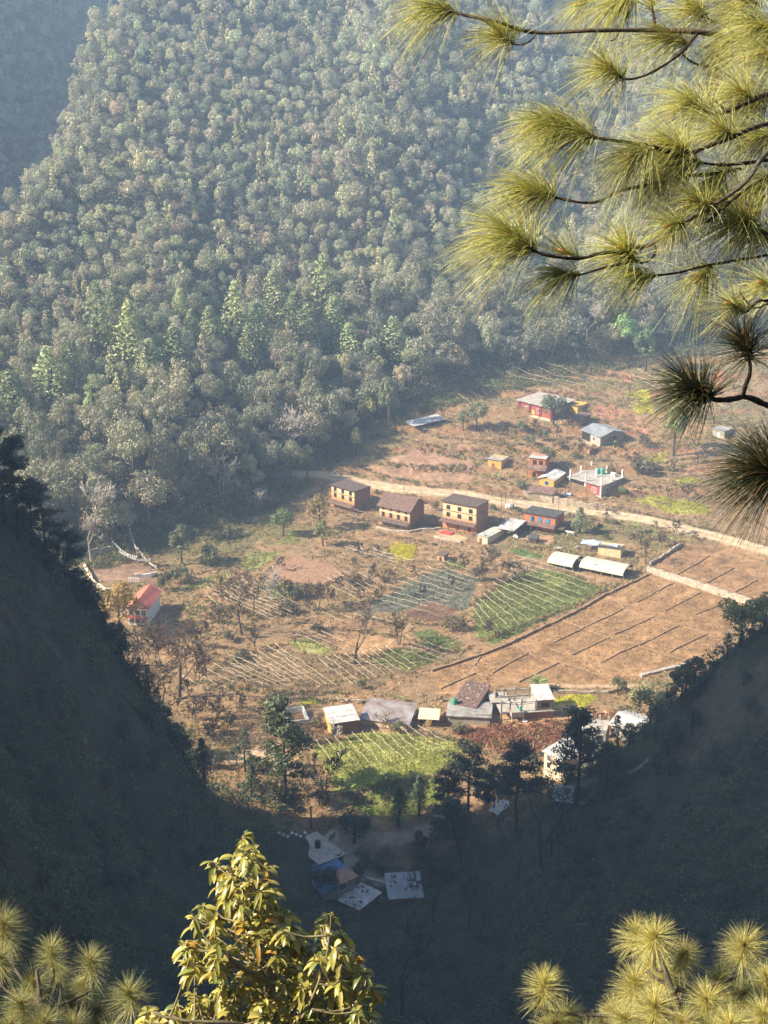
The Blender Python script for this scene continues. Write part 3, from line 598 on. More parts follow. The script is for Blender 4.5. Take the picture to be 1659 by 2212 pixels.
def open_pine(c, x, y, hpx, label, seed, clear=.45, wpx=60, y0=189., tint=(.085,.10,.05), group=None, lean=0.0, dens=1.0):
    """a pine or similar tree with a bare lower trunk and needle masses at the branch ends"""
    b = GQ(c, x, y, y0=y0); H = size_of(b, hpx); Rr = wpx * mpp(b) * .5; rng = np.random.default_rng(seed)
    r = empty('pine_tree', (b.x, b.y, b.z - .2), 0, label=label, cat='tree', group=group); mb = MB(); top = Vector((lean * H, rng.normal() * .03 * H, H * .96))
    pt = [Vector((0,0,0)), top * .3 + Vector((rng.normal() * .012 * H, 0, 0)), top * .65, top]; mb.tube(pt, [.017*H, .014*H, .009*H, .003*H], 6); P, Nn, C = [], [], []
    nb = int(20 * dens)
    for i in range(nb):
        t = clear + (1 - clear) * (i + rng.random()) / nb; o = top * t; a = rng.uniform(0, 6.28); l = Rr * (1.12 - .75 * ((t - clear) / (1 - clear))**1.5) * rng.uniform(.55, 1.1)
        e = o + Vector((cos(a) * l, sin(a) * l, l * rng.uniform(.05, .45))); mid = (o + e) * .5 - Vector((0, 0, .06 * l)); mb.tube([o, mid, e], [.006*H, .004*H, .0015*H], 4)
        for q, w in ((e, 1.0), (o.lerp(e, .68), .8), (o.lerp(e, .4), .55)):
            n = int(70 * w); rr = max(.35, Rr * .30) * w; d = nrm(rng.normal(size=(n, 3)) + np.array([0, 0, .4])); P.append(np.array(q) + d * rr * np.array([1.1, 1.1, .55]) * rng.uniform(.4, 1, (n, 1))); Nn.append(nrm(d + rng.normal(size=d.shape) * .6)); C.append(np.full((n, 1), rng.uniform(.75, 1.25)))
    q = .8; n = 60; d = nrm(rng.normal(size=(n, 3))); P.append(np.array(top) + d * Rr * .22); Nn.append(d); C.append(np.ones((n, 1)))
    P = np.concatenate(P); Nn = np.concatenate(Nn); C = np.concatenate(C) * np.array(tint)[None]; V, F = leafquads(P, Nn, rng.uniform(.22, .42, len(P)) * max(.8, Rr / 2.6), rng, .5)
    mb.build('trunk', M['darkbark'], r); np_mesh('crown', V, F, M['leaf'], np.repeat(C, 4, 0), parent=r); return r
def hero_trees():
    g = 'pale green conifers on the lower forest slope'
    for i, (x, y, h, w, l) in enumerate([(215,775,150,62,'tall pale conifer, leftmost of the light green group on the forest slope'),(285,790,128,60,'bright green conifer just right of the tallest left conifer'),(378,810,95,70,'broad pale conifer standing alone at the foot of the green group'),(512,752,130,60,'slender tall pale conifer at the middle of the forest slope'),
            (592,700,105,58,'pale conifer above its shorter twin at mid forest'),(638,730,92,52,'shorter pale conifer below the twin conifers at mid forest'),(700,700,135,66,'tall dull green conifer, highest of the right-hand light green group'),(722,752,100,58,'dark-shadowed conifer standing right of the light green group'),(538,800,90,44,'narrow grey-green conifer below the slender pale one'),(110,880,120,70,'grey-green conifer at the far left of the forest foot'),(30,930,120,80,'pale conifer at the left edge above the shaded pines'),(390,690,60,34,'small pale conifer above the lone broad one'),(850,800,105,60,'grey-green conical tree right of the purple leafless tree'),(415,735,62,34,'thin pale conifer between the left and middle green groups'),(250,735,110,52,'pale conifer tucked behind the leftmost light green pair'),(325,825,85,56,'short pale conifer below the bright green one'),(455,760,90,46,'grey-green conifer left of the slender tall pale one'),(560,760,95,50,'pale conifer right of the slender tall pale one'),(665,765,100,54,'pale conifer under the highest right-hand one'),(160,850,105,60,'dull conifer between the far left tree and the leftmost pale one'),(755,790,85,54,'dull conifer at the right end of the light green band')]):
        tree_at('cone' if i % 3 else ('c', 1), 'P', x, y, h * 1.1, l, w * 1.65, group=g, tint=(.345,.375,.175) if i in (1, 3, 4, 6, 11) else (.28,.32,.16), y0=240)
    # forest foot
    for x, y, h, w, t, l in [(1345,768,95,70,(.22,.34,.13),'fresh green bushy tree above the upper terraces'),(1395,800,100,66,(.20,.28,.12),'green tree beside the fresh green one above the terraces'),(1455,985,125,62,(.24,.30,.10),'pale feathery tree among mustard plots beside the pine boughs'),
            (1195,918,72,66,(.11,.13,.07),'dark dense tree in front of the red and yellow house'),(665,1045,72,46,(.13,.16,.075),'dark tall bush where the road leaves the forest'),(612,1158,66,62,(.13,.165,.06),'round dark leafy tree below the first mud house'),(690,1142,82,60,(.30,.22,.10),'golden dry tree left of the first mud house'),(697,1180,62,44,(.20,.20,.09),'olive tree at the edge of the ploughed field'),
            (393,1220,95,58,(.20,.215,.13),'grey-green tree by the fields right of the prayer flags'),(1180,1005,45,46,(.12,.13,.06),'dark bush below the grey-roofed house'),(258,1372,128,108,(.40,.27,.075),'golden-leaved tree in front of the red-roofed house'),(1030,925,62,56,(.14,.16,.085),'dark bush beside the white-roofed open shelter'),(1000,930,48,34,(.17,.19,.10),'small olive tree left of the terraced meadow'),
            (783,1488,24,24,(.13,.15,.06),'small leaning tree at the edge of the trellised terrace'),(1335,1498,42,42,(.17,.18,.08),'small rounded tree on the far corner of the golden plots'),(1118,605,170,90,(.19,.215,.125),'broad grey-green tree behind the lowest pine tufts'),(840,920,110,60,(.20,.22,.12),'tall leafy tree at the forest edge left of the white shelter'),(770,985,66,30,(.21,.205,.10),'narrow tree at the forest edge above the road'),(770,760,60,90,(.28,.18,.16),'purple-brown leafless-looking spreading tree in the forest')]:
        tree_at('fine2' if h > w * 1.25 else 'fine', 'P', x, y, h, l, w, tint=t)
    # right shoulder and gorge mouth
    for x, y, h, w, t, l, y0 in [(1600,1425,118,110,(.24,.25,.095),'sunlit olive pine mass on the right shoulder',165),(1650,1400,100,70,(.25,.25,.10),'sunlit tree cut by the right edge of the photo',160),(1470,1560,105,80,(.15,.17,.075),'green tree at the top of the shaded right slope',165),(1400,1590,110,120,(.27,.25,.13),'wide olive-grey tree above the white tin roof',185),(1345,1585,70,60,(.24,.22,.11),'pale bushy tree beside the golden plots',189),(1440,1640,100,90,(.075,.09,.05),'dark dense tree on the edge of the shaded right slope',165),
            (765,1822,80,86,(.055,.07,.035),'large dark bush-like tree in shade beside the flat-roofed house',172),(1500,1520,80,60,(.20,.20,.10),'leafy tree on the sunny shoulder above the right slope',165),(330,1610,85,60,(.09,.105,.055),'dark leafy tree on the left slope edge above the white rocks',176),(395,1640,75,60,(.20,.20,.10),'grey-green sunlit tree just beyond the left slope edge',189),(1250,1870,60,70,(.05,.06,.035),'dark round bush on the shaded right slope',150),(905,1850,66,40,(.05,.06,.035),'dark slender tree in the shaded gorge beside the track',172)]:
        if x > 1450 or x == 330: y = max(y - 30, crest(x, 1250) + 8)
        tree_at('fine2' if h > w * 1.25 else 'fine', 'P', x, y, h, l, w, tint=t, y0=140 if x > 1450 or x == 330 else y0)
    g = 'dark conifers at the gorge mouth'
    for c, x, y, h, w, l, y0 in [('P',862,1785,92,56,'dark conical conifer left of its slimmer neighbour by the meadow',172),('P',905,1762,96,50,'slim dark conifer with a bare stem on the meadow edge',180),('P',440,1700,115,60,'dark dense conifer on the lower left slope',172),('P',545,1722,80,52,'small dark pine leaning on the left slope crest',172),('P',262,1420,80,66,'black-green conifer below the golden tree',172)]:
        tree_at('fir', c, x, y, h, l, w, tint=(.075,.10,.05), y0=y0, group=g)
    open_pine('P', 615, 1728, 235, 'tall dark open tree standing before the sunlit lower road', 1, .26, 135, 172, (.10,.115,.06), dens=1.5)
    open_pine('P', 1012, 1765, 172, 'broad dark tree right of the green bottom field', 2, .28, 110, 172, (.075,.09,.05), dens=1.5)
    open_pine('P', 968, 1775, 130, 'smaller dark tree left of the broad one beside the bottom field', 42, .3, 75, 172, (.075,.09,.05), dens=1.2)
    open_pine('P', 1000, 1880, 170, 'dark leaning tree below the broad dark one in the gorge', 12, .35, 115, 165, (.065,.08,.045), lean=-.2, dens=1.3)
    open_pine('P', 1118, 1795, 195, 'umbrella-crowned dark tree in front of the cream building', 3, .45, 112, 168, (.07,.085,.05), dens=1.5)
    open_pine('P', 1247, 1745, 228, 'tallest dark tree on the right slope edge with a bare trunk', 4, .28, 112, 165, (.085,.10,.055), dens=1.6)
    open_pine('P', 1310, 1725, 130, 'slender dark tree between the tall tree and the white roof', 5, .35, 80, 165, (.08,.09,.055))
    open_pine('P', 1065, 1760, 110, 'small dark tree leaning out beside the umbrella-crowned one', 6, .35, 80, 172, (.075,.09,.05))
    g = 'dark pines on the crest of the left slope'
    for i, (x, y, h, w, l) in enumerate([(8,1140,190,100,'dark pine at the far left edge of the crest'),(38,1180,205,95,'tall dark pine second on the left crest'),(75,1215,160,80,'dark pine with two thin stems on the left crest'),(100,1235,160,80,'dark pine leaning right on the left crest'),(140,1268,100,90,'low wide dark pine lowest on the left crest'),(185,1330,60,50,'small black-green pine below the crest pines')]):
        open_pine('P', x, max(y - 10, crest(x) + 6), h * 1.12, l, 20 + i, .36, w * 1.1, 120, (.075,.09,.05), group=g, dens=1.2)
    # leafless trees
    for c, x, y, h, l, sd, kw in [('P',625,985,118,'big many-stemmed leafless tree at the forest edge',3,dict(forks=4,wfrac=.8,m='palebark',low=.30,twig=1.3)),('P',197,1222,185,'tall leafless tree beside the grey driveway',4,dict(wfrac=.5,m='palebark',low=.36,depth=6,twig=1.2)),('P',480,1075,100,'pale gnarled leafless tree drooping at the forest foot',5,dict(forks=2,wfrac=.9,m='palebark',low=.3)),
            ('P',560,1110,60,'tangled pale leafless tree over the shaded field edge',15,dict(forks=3,wfrac=1.0,m='palebark',low=.3)),('P',766,1433,140,'lone upright leafless tree in the middle of the terraces',6,dict(wfrac=.35,low=.36,thick=1.5,twig=1.5)),('P',862,1392,85,'leafless tree on the terrace edge right of the lone one',7,dict(wfrac=.6,forks=2)),('P',522,1372,150,'slim leafless tree on the left terraces',8,dict(wfrac=.22,low=.42)),('P',489,1372,72,'short bushy leafless tree left of the slim one',9,dict(wfrac=.6,forks=2)),
            ('P',583,1300,72,'white-stemmed leafless tree near the ploughed field',10,dict(wfrac=.5,m='palebark',forks=2)),('P',548,1325,95,'leafless tree between the slim one and the white-stemmed one',11,dict(wfrac=.4)),('P',685,1318,70,'brown leafless tree above the round plot',12,dict(wfrac=.6,forks=2)),('P',826,1290,70,'leafless orchard tree beside the blue-grey crop',13,dict(wfrac=.5)),('P',345,1590,270,'huge spreading leafless tree left of the terraces',14,dict(wfrac=.75,forks=3,low=.26,thick=.8,depth=6,twig=1.1)),('P',388,1510,215,'tall leafless tree right behind the huge spreading one',16,dict(wfrac=.6,low=.30,depth=6,twig=1.1)),
            ('P',1268,745,108,'pale leafless tree at the head of the upper terraces',17,dict(m='palebark',wfrac=.6,low=.4)),('P',1040,1260,62,'leafless tree at the corner of the blue-grey crop',18,dict(wfrac=.6,forks=2)),('P',1060,1222,52,'round leafless tree above the trellised field',19,dict(wfrac=.7)),('P',1110,1255,44,'leafless tree inside the trellised green field',21,dict(wfrac=.6,forks=2)),('P',1058,1375,44,'twiggy leafless tree at the lower end of the green field',22,dict(wfrac=.7,forks=2)),('P',1394,1218,70,'thin russet leafless tree by the stone wall',23,dict(wfrac=.25)),('P',728,1600,48,'pollarded leafless tree before the mud-walled shed',24,dict(forks=3,wfrac=.3,m='palebark',depth=3,thick=1.6)),('P',828,1572,44,'pollarded tree before the rusty tin shed',25,dict(forks=3,wfrac=.3,m='palebark',depth=3,thick=1.6)),
            ('P',1170,1880,270,'tall black leafless tree in front of the cream building',26,dict(y0=160,wfrac=.42,m='darkbark',low=.42)),('P',1120,1900,160,'thin black leafless tree on the shaded slope',27,dict(y0=160,wfrac=.35,m='darkbark',low=.4)),('P',1190,1850,150,'thin dark leafless tree right of the tall black one',28,dict(y0=160,wfrac=.3,m='darkbark',low=.5)),('P',868,2205,225,'black leafless tree in the dark gorge at the bottom of the photo',29,dict(y0=100,wfrac=.5,m='darkbark',low=.36)),('P',935,1990,140,'faint leafless tree beside the long tin roof in shade',30,dict(y0=140,wfrac=.4,m='darkbark',low=.35)),('P',1012,2010,150,'leafless tree on the shaded slope right of the long tin roof',31,dict(y0=140,wfrac=.4,m='darkbark',low=.4)),('P',672,1790,130,'thin leafless tree on the left slope above the flat roof',32,dict(y0=165,wfrac=.25,m='bark',low=.4)),('P',700,1715,105,'leafless twiggy tree at the left edge of the green bottom field',33,dict(y0=180,wfrac=.5,forks=2)),('P',1215,1800,120,'forked black leafless tree before the unfinished frame building',34,dict(y0=160,wfrac=.4,m='darkbark'))]:
        bare_tree(c, x, y, h, l, sd, **kw)
    tree_at('fine', 'P', 700, 1925, 62, 'small dark tree standing over the blue and orange roof', 74, tint=(.05,.06,.035), y0=160)
    tree_at('fir', 'P', 1252, 1152, 58, 'feathery grey-green tree beside the orange house', 48, tint=(.20,.22,.12), name='broadleaf_tree')
def orchard():
    """small leafless trees standing between the terraces"""
    rng = np.random.default_rng(83); base = None
    spots = [('z1', *q) for q in [(180,420),(240,300),(300,240),(430,300),(460,240),(560,430),(600,300),(640,400),(700,280),(720,360),(830,330),(880,240),(1000,300),(1060,200),(1090,330),(1150,180),(1290,160),(1330,300),(1480,250),(1540,150),(560,130),(960,120),(1000,60),(1100,60),(150,900),(220,960),(90,950),(330,900),(280,1010),(180,1040),(420,560),(120,560),(60,480),(30,640)]] + [('z6', *q) for q in [(1150,1500),(1250,1560),(1320,1480),(1420,1540),(1230,1400),(1380,1640),(1500,1600),(1300,1250),(1350,1000),(1560,900),(1430,700),(1500,430)]] + [('c5', *q) for q in [(560,640),(640,690),(880,720),(960,780),(1100,760),(300,520),(420,560),(1180,900),(1260,700),(760,600),(1120,1120),(1010,1090),(880,1170),(1240,1150)]]
    for i, (c, x, y) in enumerate(spots):
        b = GQ(c, x, y)
        if base is None: base = r = bare_tree(c, x, y, 44, 'x', 91, wfrac=.65, forks=2, depth=4, twig=1.2)
        else: r = copy_tree(base)
        r['label'] = 'small leafless tree among the dry terraces'; r['group'] = 'small leafless trees on the terraces'; r.location = b - Vector((0,0,.15)); r.rotation_euler = (0, 0, rng.uniform(0, 6.28)); k = rng.uniform(.6, 1.1); r.scale = (k, k, k * rng.uniform(.85, 1.2))
def bushes():
    L = [('c4',950,1180,62,70,(.26,.17,.095),'tan dry bush between the second and third mud houses'),('A',760,330,60,40,(.17,.15,.09),'dull hedge bush on the road bank behind the second mud house'),('A',640,290,90,34,(.14,.14,.08),'dark hedge bush on the road bank behind the first mud house'),('A',880,350,80,36,(.15,.15,.09),'olive bush by the power pole on the road bank'),('A',960,365,70,34,(.17,.17,.10),'grey bush on the road bank right of the power pole'),('B',250,320,80,60,(.11,.12,.06),'dark bush at the roadside beside the sacks'),
      ('B',530,350,90,60,(.13,.13,.07),'bush below the road left of the orange house'),('B',1400,560,160,90,(.10,.105,.055),'dark thicket bush under the road right of the orange house'),('B',1480,640,90,60,(.12,.13,.06),'dark green round bush above the tarpaulin shed'),('B',1560,480,130,60,(.12,.12,.07),'shaded bush just below the road bend'),('C',380,510,150,110,(.14,.15,.08),'bush below the dark tree in front of the red house'),('C',150,420,150,120,(.13,.145,.08),'grey-green bush left of the dark tree'),('C',250,560,110,110,(.15,.15,.09),'bush beside the dark boulder on the terrace'),('C',1480,560,160,120,(.14,.12,.08),'brown bush under the red earth bank'),('C',1420,820,200,130,(.15,.12,.085),'greyish scrub bush behind the unfinished red house'),
      ('C',1250,1120,150,90,(.17,.24,.08),'bright green creeper bush beside the unfinished red house'),('C',730,720,110,70,(.20,.17,.09),'dry bush between the upper houses'),('C',560,600,140,70,(.24,.19,.10),'yellowish bush at the terrace wall'),('C',1120,900,120,100,(.28,.22,.10),'yellow-brown bush at the red bank'),('C',150,1040,180,80,(.14,.15,.075),'garden bush left of the yellow cottage'),('E',330,650,260,110,(.20,.18,.10),'olive bush before the grey concrete roof'),('F',1120,420,150,90,(.17,.18,.10),'bush against the rusty tin shed'),('F',380,370,150,110,(.20,.17,.12),'bare-looking bush between the roofless shed and the mud-walled shed'),('z1',220,1130,150,40,(.14,.13,.06),'low hedge bush beside the sunlit lower road'),
      ('z6',1500,330,150,60,(.13,.135,.07),'low bush on the field edge left of the ploughed field'),('z6',1380,480,180,110,(.10,.11,.06),'dark bush in the shaded field corner'),('z6',1180,600,170,110,(.10,.11,.065),'dark bush right of the prayer flags'),('z6',1080,650,110,120,(.10,.115,.06),'dark tall bush beside the red-roofed house'),('z1',960,180,110,60,(.17,.13,.08),'brown bush under the mustard patch'),('z1',640,250,110,60,(.15,.14,.08),'bush under the ploughed field'),('z1',600,330,120,60,(.13,.13,.07),'dark bush beside the white-stemmed tree'),('z1',760,450,80,50,(.11,.12,.06),'dark bush above the round plot'),('z1',340,600,120,50,(.13,.11,.07),'dark bush at the lower edge of the left terraces'),('z1',270,490,90,60,(.13,.12,.075),'bush at the foot of the left leafless trees'),('z1',1500,420,160,70,(.15,.12,.075),'brown bush below the bare brown bed'),
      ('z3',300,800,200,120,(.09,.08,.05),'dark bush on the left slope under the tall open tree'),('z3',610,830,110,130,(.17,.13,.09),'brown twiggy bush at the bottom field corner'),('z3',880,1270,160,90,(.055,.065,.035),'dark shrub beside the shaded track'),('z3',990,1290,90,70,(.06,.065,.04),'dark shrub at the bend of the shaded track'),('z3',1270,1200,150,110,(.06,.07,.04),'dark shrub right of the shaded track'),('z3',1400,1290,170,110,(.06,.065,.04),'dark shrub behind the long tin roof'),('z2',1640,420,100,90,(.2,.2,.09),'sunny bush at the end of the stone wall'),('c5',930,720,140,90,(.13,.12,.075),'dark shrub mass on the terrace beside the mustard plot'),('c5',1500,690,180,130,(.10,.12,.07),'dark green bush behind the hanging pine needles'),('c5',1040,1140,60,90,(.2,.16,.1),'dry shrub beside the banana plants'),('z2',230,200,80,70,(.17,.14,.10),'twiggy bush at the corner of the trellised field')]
    for i, (c, x, y, w, h, t, l) in enumerate(L):
        k = CROPS[c][2] / 1659. * .5486; tree_at('bushy' if i % 2 else 'bushy2', c, x, y + h * .5, h * k * 1.1, l, w * k, cat='bush', tint=t, y0=172 if c == 'z3' else 189.)
# ================================================================ BUILDINGS
def wall_mat(name, low, high=None, split=2.0, soft=.5, scale=1.3, var=.22, front=None):
    m = bpy.data.materials.new(name); N, L, b = _links(m); tc = N.new('ShaderNodeTexCoord'); sx = N.new('ShaderNodeSeparateXYZ'); L.new(tc.outputs['Object'], sx.inputs[0])
    n = N.new('ShaderNodeTexNoise'); n.inputs['Scale'].default_value = scale; n.inputs['Detail'].default_value = 7; n.inputs['Roughness'].default_value = .7; L.new(tc.outputs['Object'], n.inputs['Vector'])
    def mixn(a, c, f):
        x = N.new('ShaderNodeMix'); x.data_type = 'RGBA'; L.new(f, x.inputs[0])
        for i, q in ((6, a), (7, c)):
            if isinstance(q, tuple): x.inputs[i].default_value = (*q, 1)
            else: L.new(q, x.inputs[i])
        return x.outputs[2]
    r1 = N.new('ShaderNodeMapRange'); r1.inputs['From Min'].default_value = .4; r1.inputs['From Max'].default_value = .68; L.new(n.outputs[0], r1.inputs[0])
    c = mixn(low, tuple(q * (1 - 1.6 * var) for q in low), r1.outputs[0])
    if high:
        ad = N.new('ShaderNodeMath'); ad.operation = 'MULTIPLY_ADD'; ad.inputs[1].default_value = 3.0; L.new(n.outputs[0], ad.inputs[0]); L.new(sx.outputs[2], ad.inputs[2])
        r2 = N.new('ShaderNodeMapRange'); r2.inputs['From Min'].default_value = split + 1.5 - soft; r2.inputs['From Max'].default_value = split + 1.5 + soft; L.new(ad.outputs[0], r2.inputs[0])
        h = mixn(high, tuple(q * (1 - var) for q in high), r1.outputs[0]); c = mixn(c, h, r2.outputs[0])
    if front:                # only the front was ever limewashed
        sn = N.new('ShaderNodeSeparateXYZ'); L.new(tc.outputs['Normal'], sn.inputs[0]); lt = N.new('ShaderNodeMath'); lt.operation = 'GREATER_THAN'; lt.inputs[1].default_value = -.5; L.new(sn.outputs[1], lt.inputs[0]); c = mixn(c, front, lt.outputs[0])
    L.new(c, b.inputs['Base Color']); b.inputs['Roughness'].default_value = .92; b.inputs['Specular IOR Level'].default_value = .15
    bp = N.new('ShaderNodeBump'); bp.inputs['Strength'].default_value = .5; bp.inputs['Distance'].default_value = .08; n2 = N.new('ShaderNodeTexNoise'); n2.inputs['Scale'].default_value = 5
    L.new(tc.outputs['Object'], n2.inputs['Vector']); L.new(n2.outputs[0], bp.inputs['Height']); L.new(bp.outputs[0], b.inputs['Normal']); return m
M.update(
    mudcream=wall_mat('limewashed_mud', (.57,.28,.12), (.72,.55,.33), 3.5, .9, front=(.27,.155,.09)), mudtan=wall_mat('tan_mud', (.57,.36,.20), front=(.27,.16,.095)), mudbrown=wall_mat('brown_mud', (.30,.17,.09)), mudorange=wall_mat('orange_mud', (.54,.205,.095)), mudyellow=wall_mat('yellow_ochre_wall', (.62,.40,.12)), brick=wall_mat('brick_wall', (.38,.19,.12)),
    creamband=mat('cream_limewash', (.74,.62,.42), .9, .2, 2), yellow=wall_mat('yellow_paint', (.66,.42,.10), var=.12), crimson=wall_mat('crimson_paint', (.34,.095,.08), var=.15), plaster=wall_mat('grey_plaster', (.40,.36,.31), var=.2), cream=wall_mat('cream_plaster', (.74,.60,.42), var=.15), white=mat('white_paint', (.76,.73,.68), .7, .15, 2, .1),
    slate=mat('slate_roof', (.17,.125,.105), .9, .45, 1.6, .6, stretch=(1,2.5,1)), slatered=mat('slate_roof_brown', (.21,.135,.11), .9, .4, 1.6, .6, stretch=(1,2.5,1)), darkslate=mat('dark_slate_roof', (.115,.11,.11), .9, .45, 1.8, .6),
    tin=mat('tin_roof', (.48,.47,.46), .55, .3, .7, .1, spec=.4), whitetin=mat('white_tin_roof', (.58,.56,.53), .6, .3, .6, .1), greytin=mat('blue_grey_tin_roof', (.30,.32,.34), .5, .25, .5, .1, spec=.4), rusttin=mat('rusty_tin_roof', (.31,.30,.30), .7, .3, .45, .2, c2=(.16,.095,.075)), browntin=mat('brown_tin_roof', (.24,.15,.115), .8, .4, .8, .2), redtin=mat('red_metal_roof', (.52,.15,.105), .6, .15, .8, .1), bluetin=mat('blue_metal_roof', (.10,.17,.34), .6, .2, .8, .1), orangetin=mat('orange_metal_roof', (.48,.23,.12), .7, .2, .8, .1),
    concrete=mat('weathered_concrete', (.43,.39,.34), .9, .3, 1.2, .4), greyroof=mat('grey_concrete_roof', (.33,.31,.29), .9, .35, .9, .4), stone=mat('dry_stone', (.46,.37,.27), .95, .45, 2.4, 1.0), rubble=mat('stone_rubble', (.50,.42,.33), .95, .35, 2, .8),
    pane=mat('dark_window', (.03,.028,.028), .35, .2, 2, 0, spec=.5), wood=mat('dark_wood', (.13,.075,.045), .85, .3, 3, .3), bluepaint=mat('blue_paint', (.10,.30,.55), .6, .15, 3, .1), doorred=mat('door_brown', (.25,.10,.06), .7, .2, 3, .1),
    green_tank=mat('green_plastic_tank', (.05,.30,.15), .45, .12, 1, 0, spec=.4), teal_tank=mat('teal_plastic_tank', (.08,.38,.30), .45, .12, 1, 0, spec=.4), black_tank=mat('black_plastic_tank', (.03,.03,.033), .5, .15, 1, 0, spec=.4), plastic=mat('tunnel_plastic', (.62,.58,.44), .5, .2, .8, .15, spec=.4), tarp=mat('cream_tarpaulin', (.68,.56,.33), .7, .2, 1.2, .6), cloth=mat('white_cloth', (.74,.72,.70), .9, .12, 3, .2), redcloth=mat('red_cloth', (.55,.06,.05), .9, .12, 3, .2), bluecloth=mat('pale_blue_cloth', (.42,.50,.68), .9, .12, 3, .2),
)
def sheet(fn, nu, nv, th):
    """closed sheet of thickness th: fn(u,v) gives the top surface"""
    mb = MB(); T = [Vector(fn(i / nu, j / nv)) for j in range(nv + 1) for i in range(nu + 1)]; B = [p - Vector((0, 0, th)) for p in T]; n = nu + 1; k = len(T); F = []
    for j in range(nv):
        for i in range(nu):
            a = j * n + i; F += [(a, a + 1, a + n + 1, a + n), (k + a, k + a + n, k + a + n + 1, k + a + 1)]
    for i in range(nu): F += [(i, k + i, k + i + 1, i + 1), (nv*n + i, nv*n + i + 1, k + nv*n + i + 1, k + nv*n + i)]
    for j in range(nv): a, c = j * n, j * n + nu; F += [(a, a + n, k + a + n, k + a), (c, k + c, k + c + n, c + n)]
    mb.add(T + B, F); return mb
def plane_roof(x0, x1, y0, z0, y1, z1, style, rng):
    """roof plane from the eave (y0,z0) up to (y1,z1)"""
    w, d = x1 - x0, math.hypot(y1 - y0, z1 - z0)
    if style == 'corr':
        nu = max(8, int(w / .16)); s = 1 if w > 0 else -1
        return sheet(lambda u, v: (x0 + w * u, y0 + (y1 - y0) * v, z0 + (z1 - z0) * v + .028 * sin(u * nu * pi) + .03 * math.sin(7 * v + 3 * u)), nu * 2, 4, .02)
    mb = MB(); nr = max(3, int(d / .45)); nc = max(4, int(w / .5)); nv = Vector((0, -(z1 - z0), y1 - y0)) / d
    for j in range(nr):
        xo = rng.uniform(-.2, 0)
        for i in range(nc + 1):
            a = x0 + max(0, (i + xo)) * w / nc; b = min(x1, x0 + (i + 1 + xo) * w / nc - .03)
            if b - a < .08: continue
            t0 = j / nr - .02; t1 = (j + 1) / nr + .06; lift = rng.uniform(.0, .035); q = [Vector((x, y0 + (y1-y0)*t, z0 + (z1-z0)*t)) + nv * (l + lift) for x, t, l in ((a, t0, .07), (b, t0, .07), (b, min(t1, 1), .015), (a, min(t1, 1), .015))]
            mb.add(q + [p - nv * .035 for p in q], [(0,1,2,3), (7,6,5,4), (0,4,5,1), (1,5,6,2), (2,6,7,3), (3,7,4,0)])
    q = [Vector((x, y, z)) for x, y, z in ((x0,y0,z0), (x1,y0,z0), (x1,y1,z1), (x0,y1,z1))]; mb.add([p - nv * .005 for p in q] + [p - nv * .09 for p in q], [(0,1,2,3), (7,6,5,4), (0,4,5,1), (1,5,6,2), (2,6,7,3), (3,7,4,0)])
    return mb
def rot_z(o): return o
def add_window(r, x, z, w, h, face='front', D=0, L=0, fm='wood', pm='pane', bars=1, name='window'):
    """x along the face measured from its left end as seen from outside"""
    def P(u, v, o):          # u along, v up, o outwards
        return (u, -o, v) if face == 'front' else ((o, u, v) if face == 'right' else (-L - o, D - u, v))
    def bx(mb, u0, u1, v0, v1, o0, o1):
        a = [P(u, v, o) for o in (o0, o1) for v in (v0, v1) for u in (u0, u1)]; mb.add(a, [(0,1,3,2), (4,6,7,5), (0,4,5,1), (2,3,7,6), (0,2,6,4), (1,5,7,3)])
    fr = MB(); t = .11
    bx(fr, x-w/2-t, x+w/2+t, z-t, z, -.03, .07); bx(fr, x-w/2-t, x+w/2+t, z+h, z+h+t, -.03, .07); bx(fr, x-w/2-t, x-w/2, z, z+h, -.03, .07); bx(fr, x+w/2, x+w/2+t, z, z+h, -.03, .07)
    for k in range(bars): u = x - w/2 + w * (k + 1) / (bars + 1); bx(fr, u - .03, u + .03, z, z+h, -.03, .055)
    f = fr.build(name, M[fm], r); pn = MB(); bx(pn, x-w/2, x+w/2, z, z+h, -.03, .012); pn.build('pane', M[pm], f); return f
def add_door(r, x, w=.95, h=1.85, face='front', m='doorred', D=0, L=0, z=0.0):
    mb = MB()
    if face == 'front': mb.box(x-w/2, x+w/2, -.05, .02, z, z+h)
    elif face == 'right': mb.box(-.02, .05, x-w/2, x+w/2, z, z+h)
    else: mb.box(-L-.05, -L+.02, x-w/2, x+w/2, z, z+h)
    return mb.build('door', M[m], r)
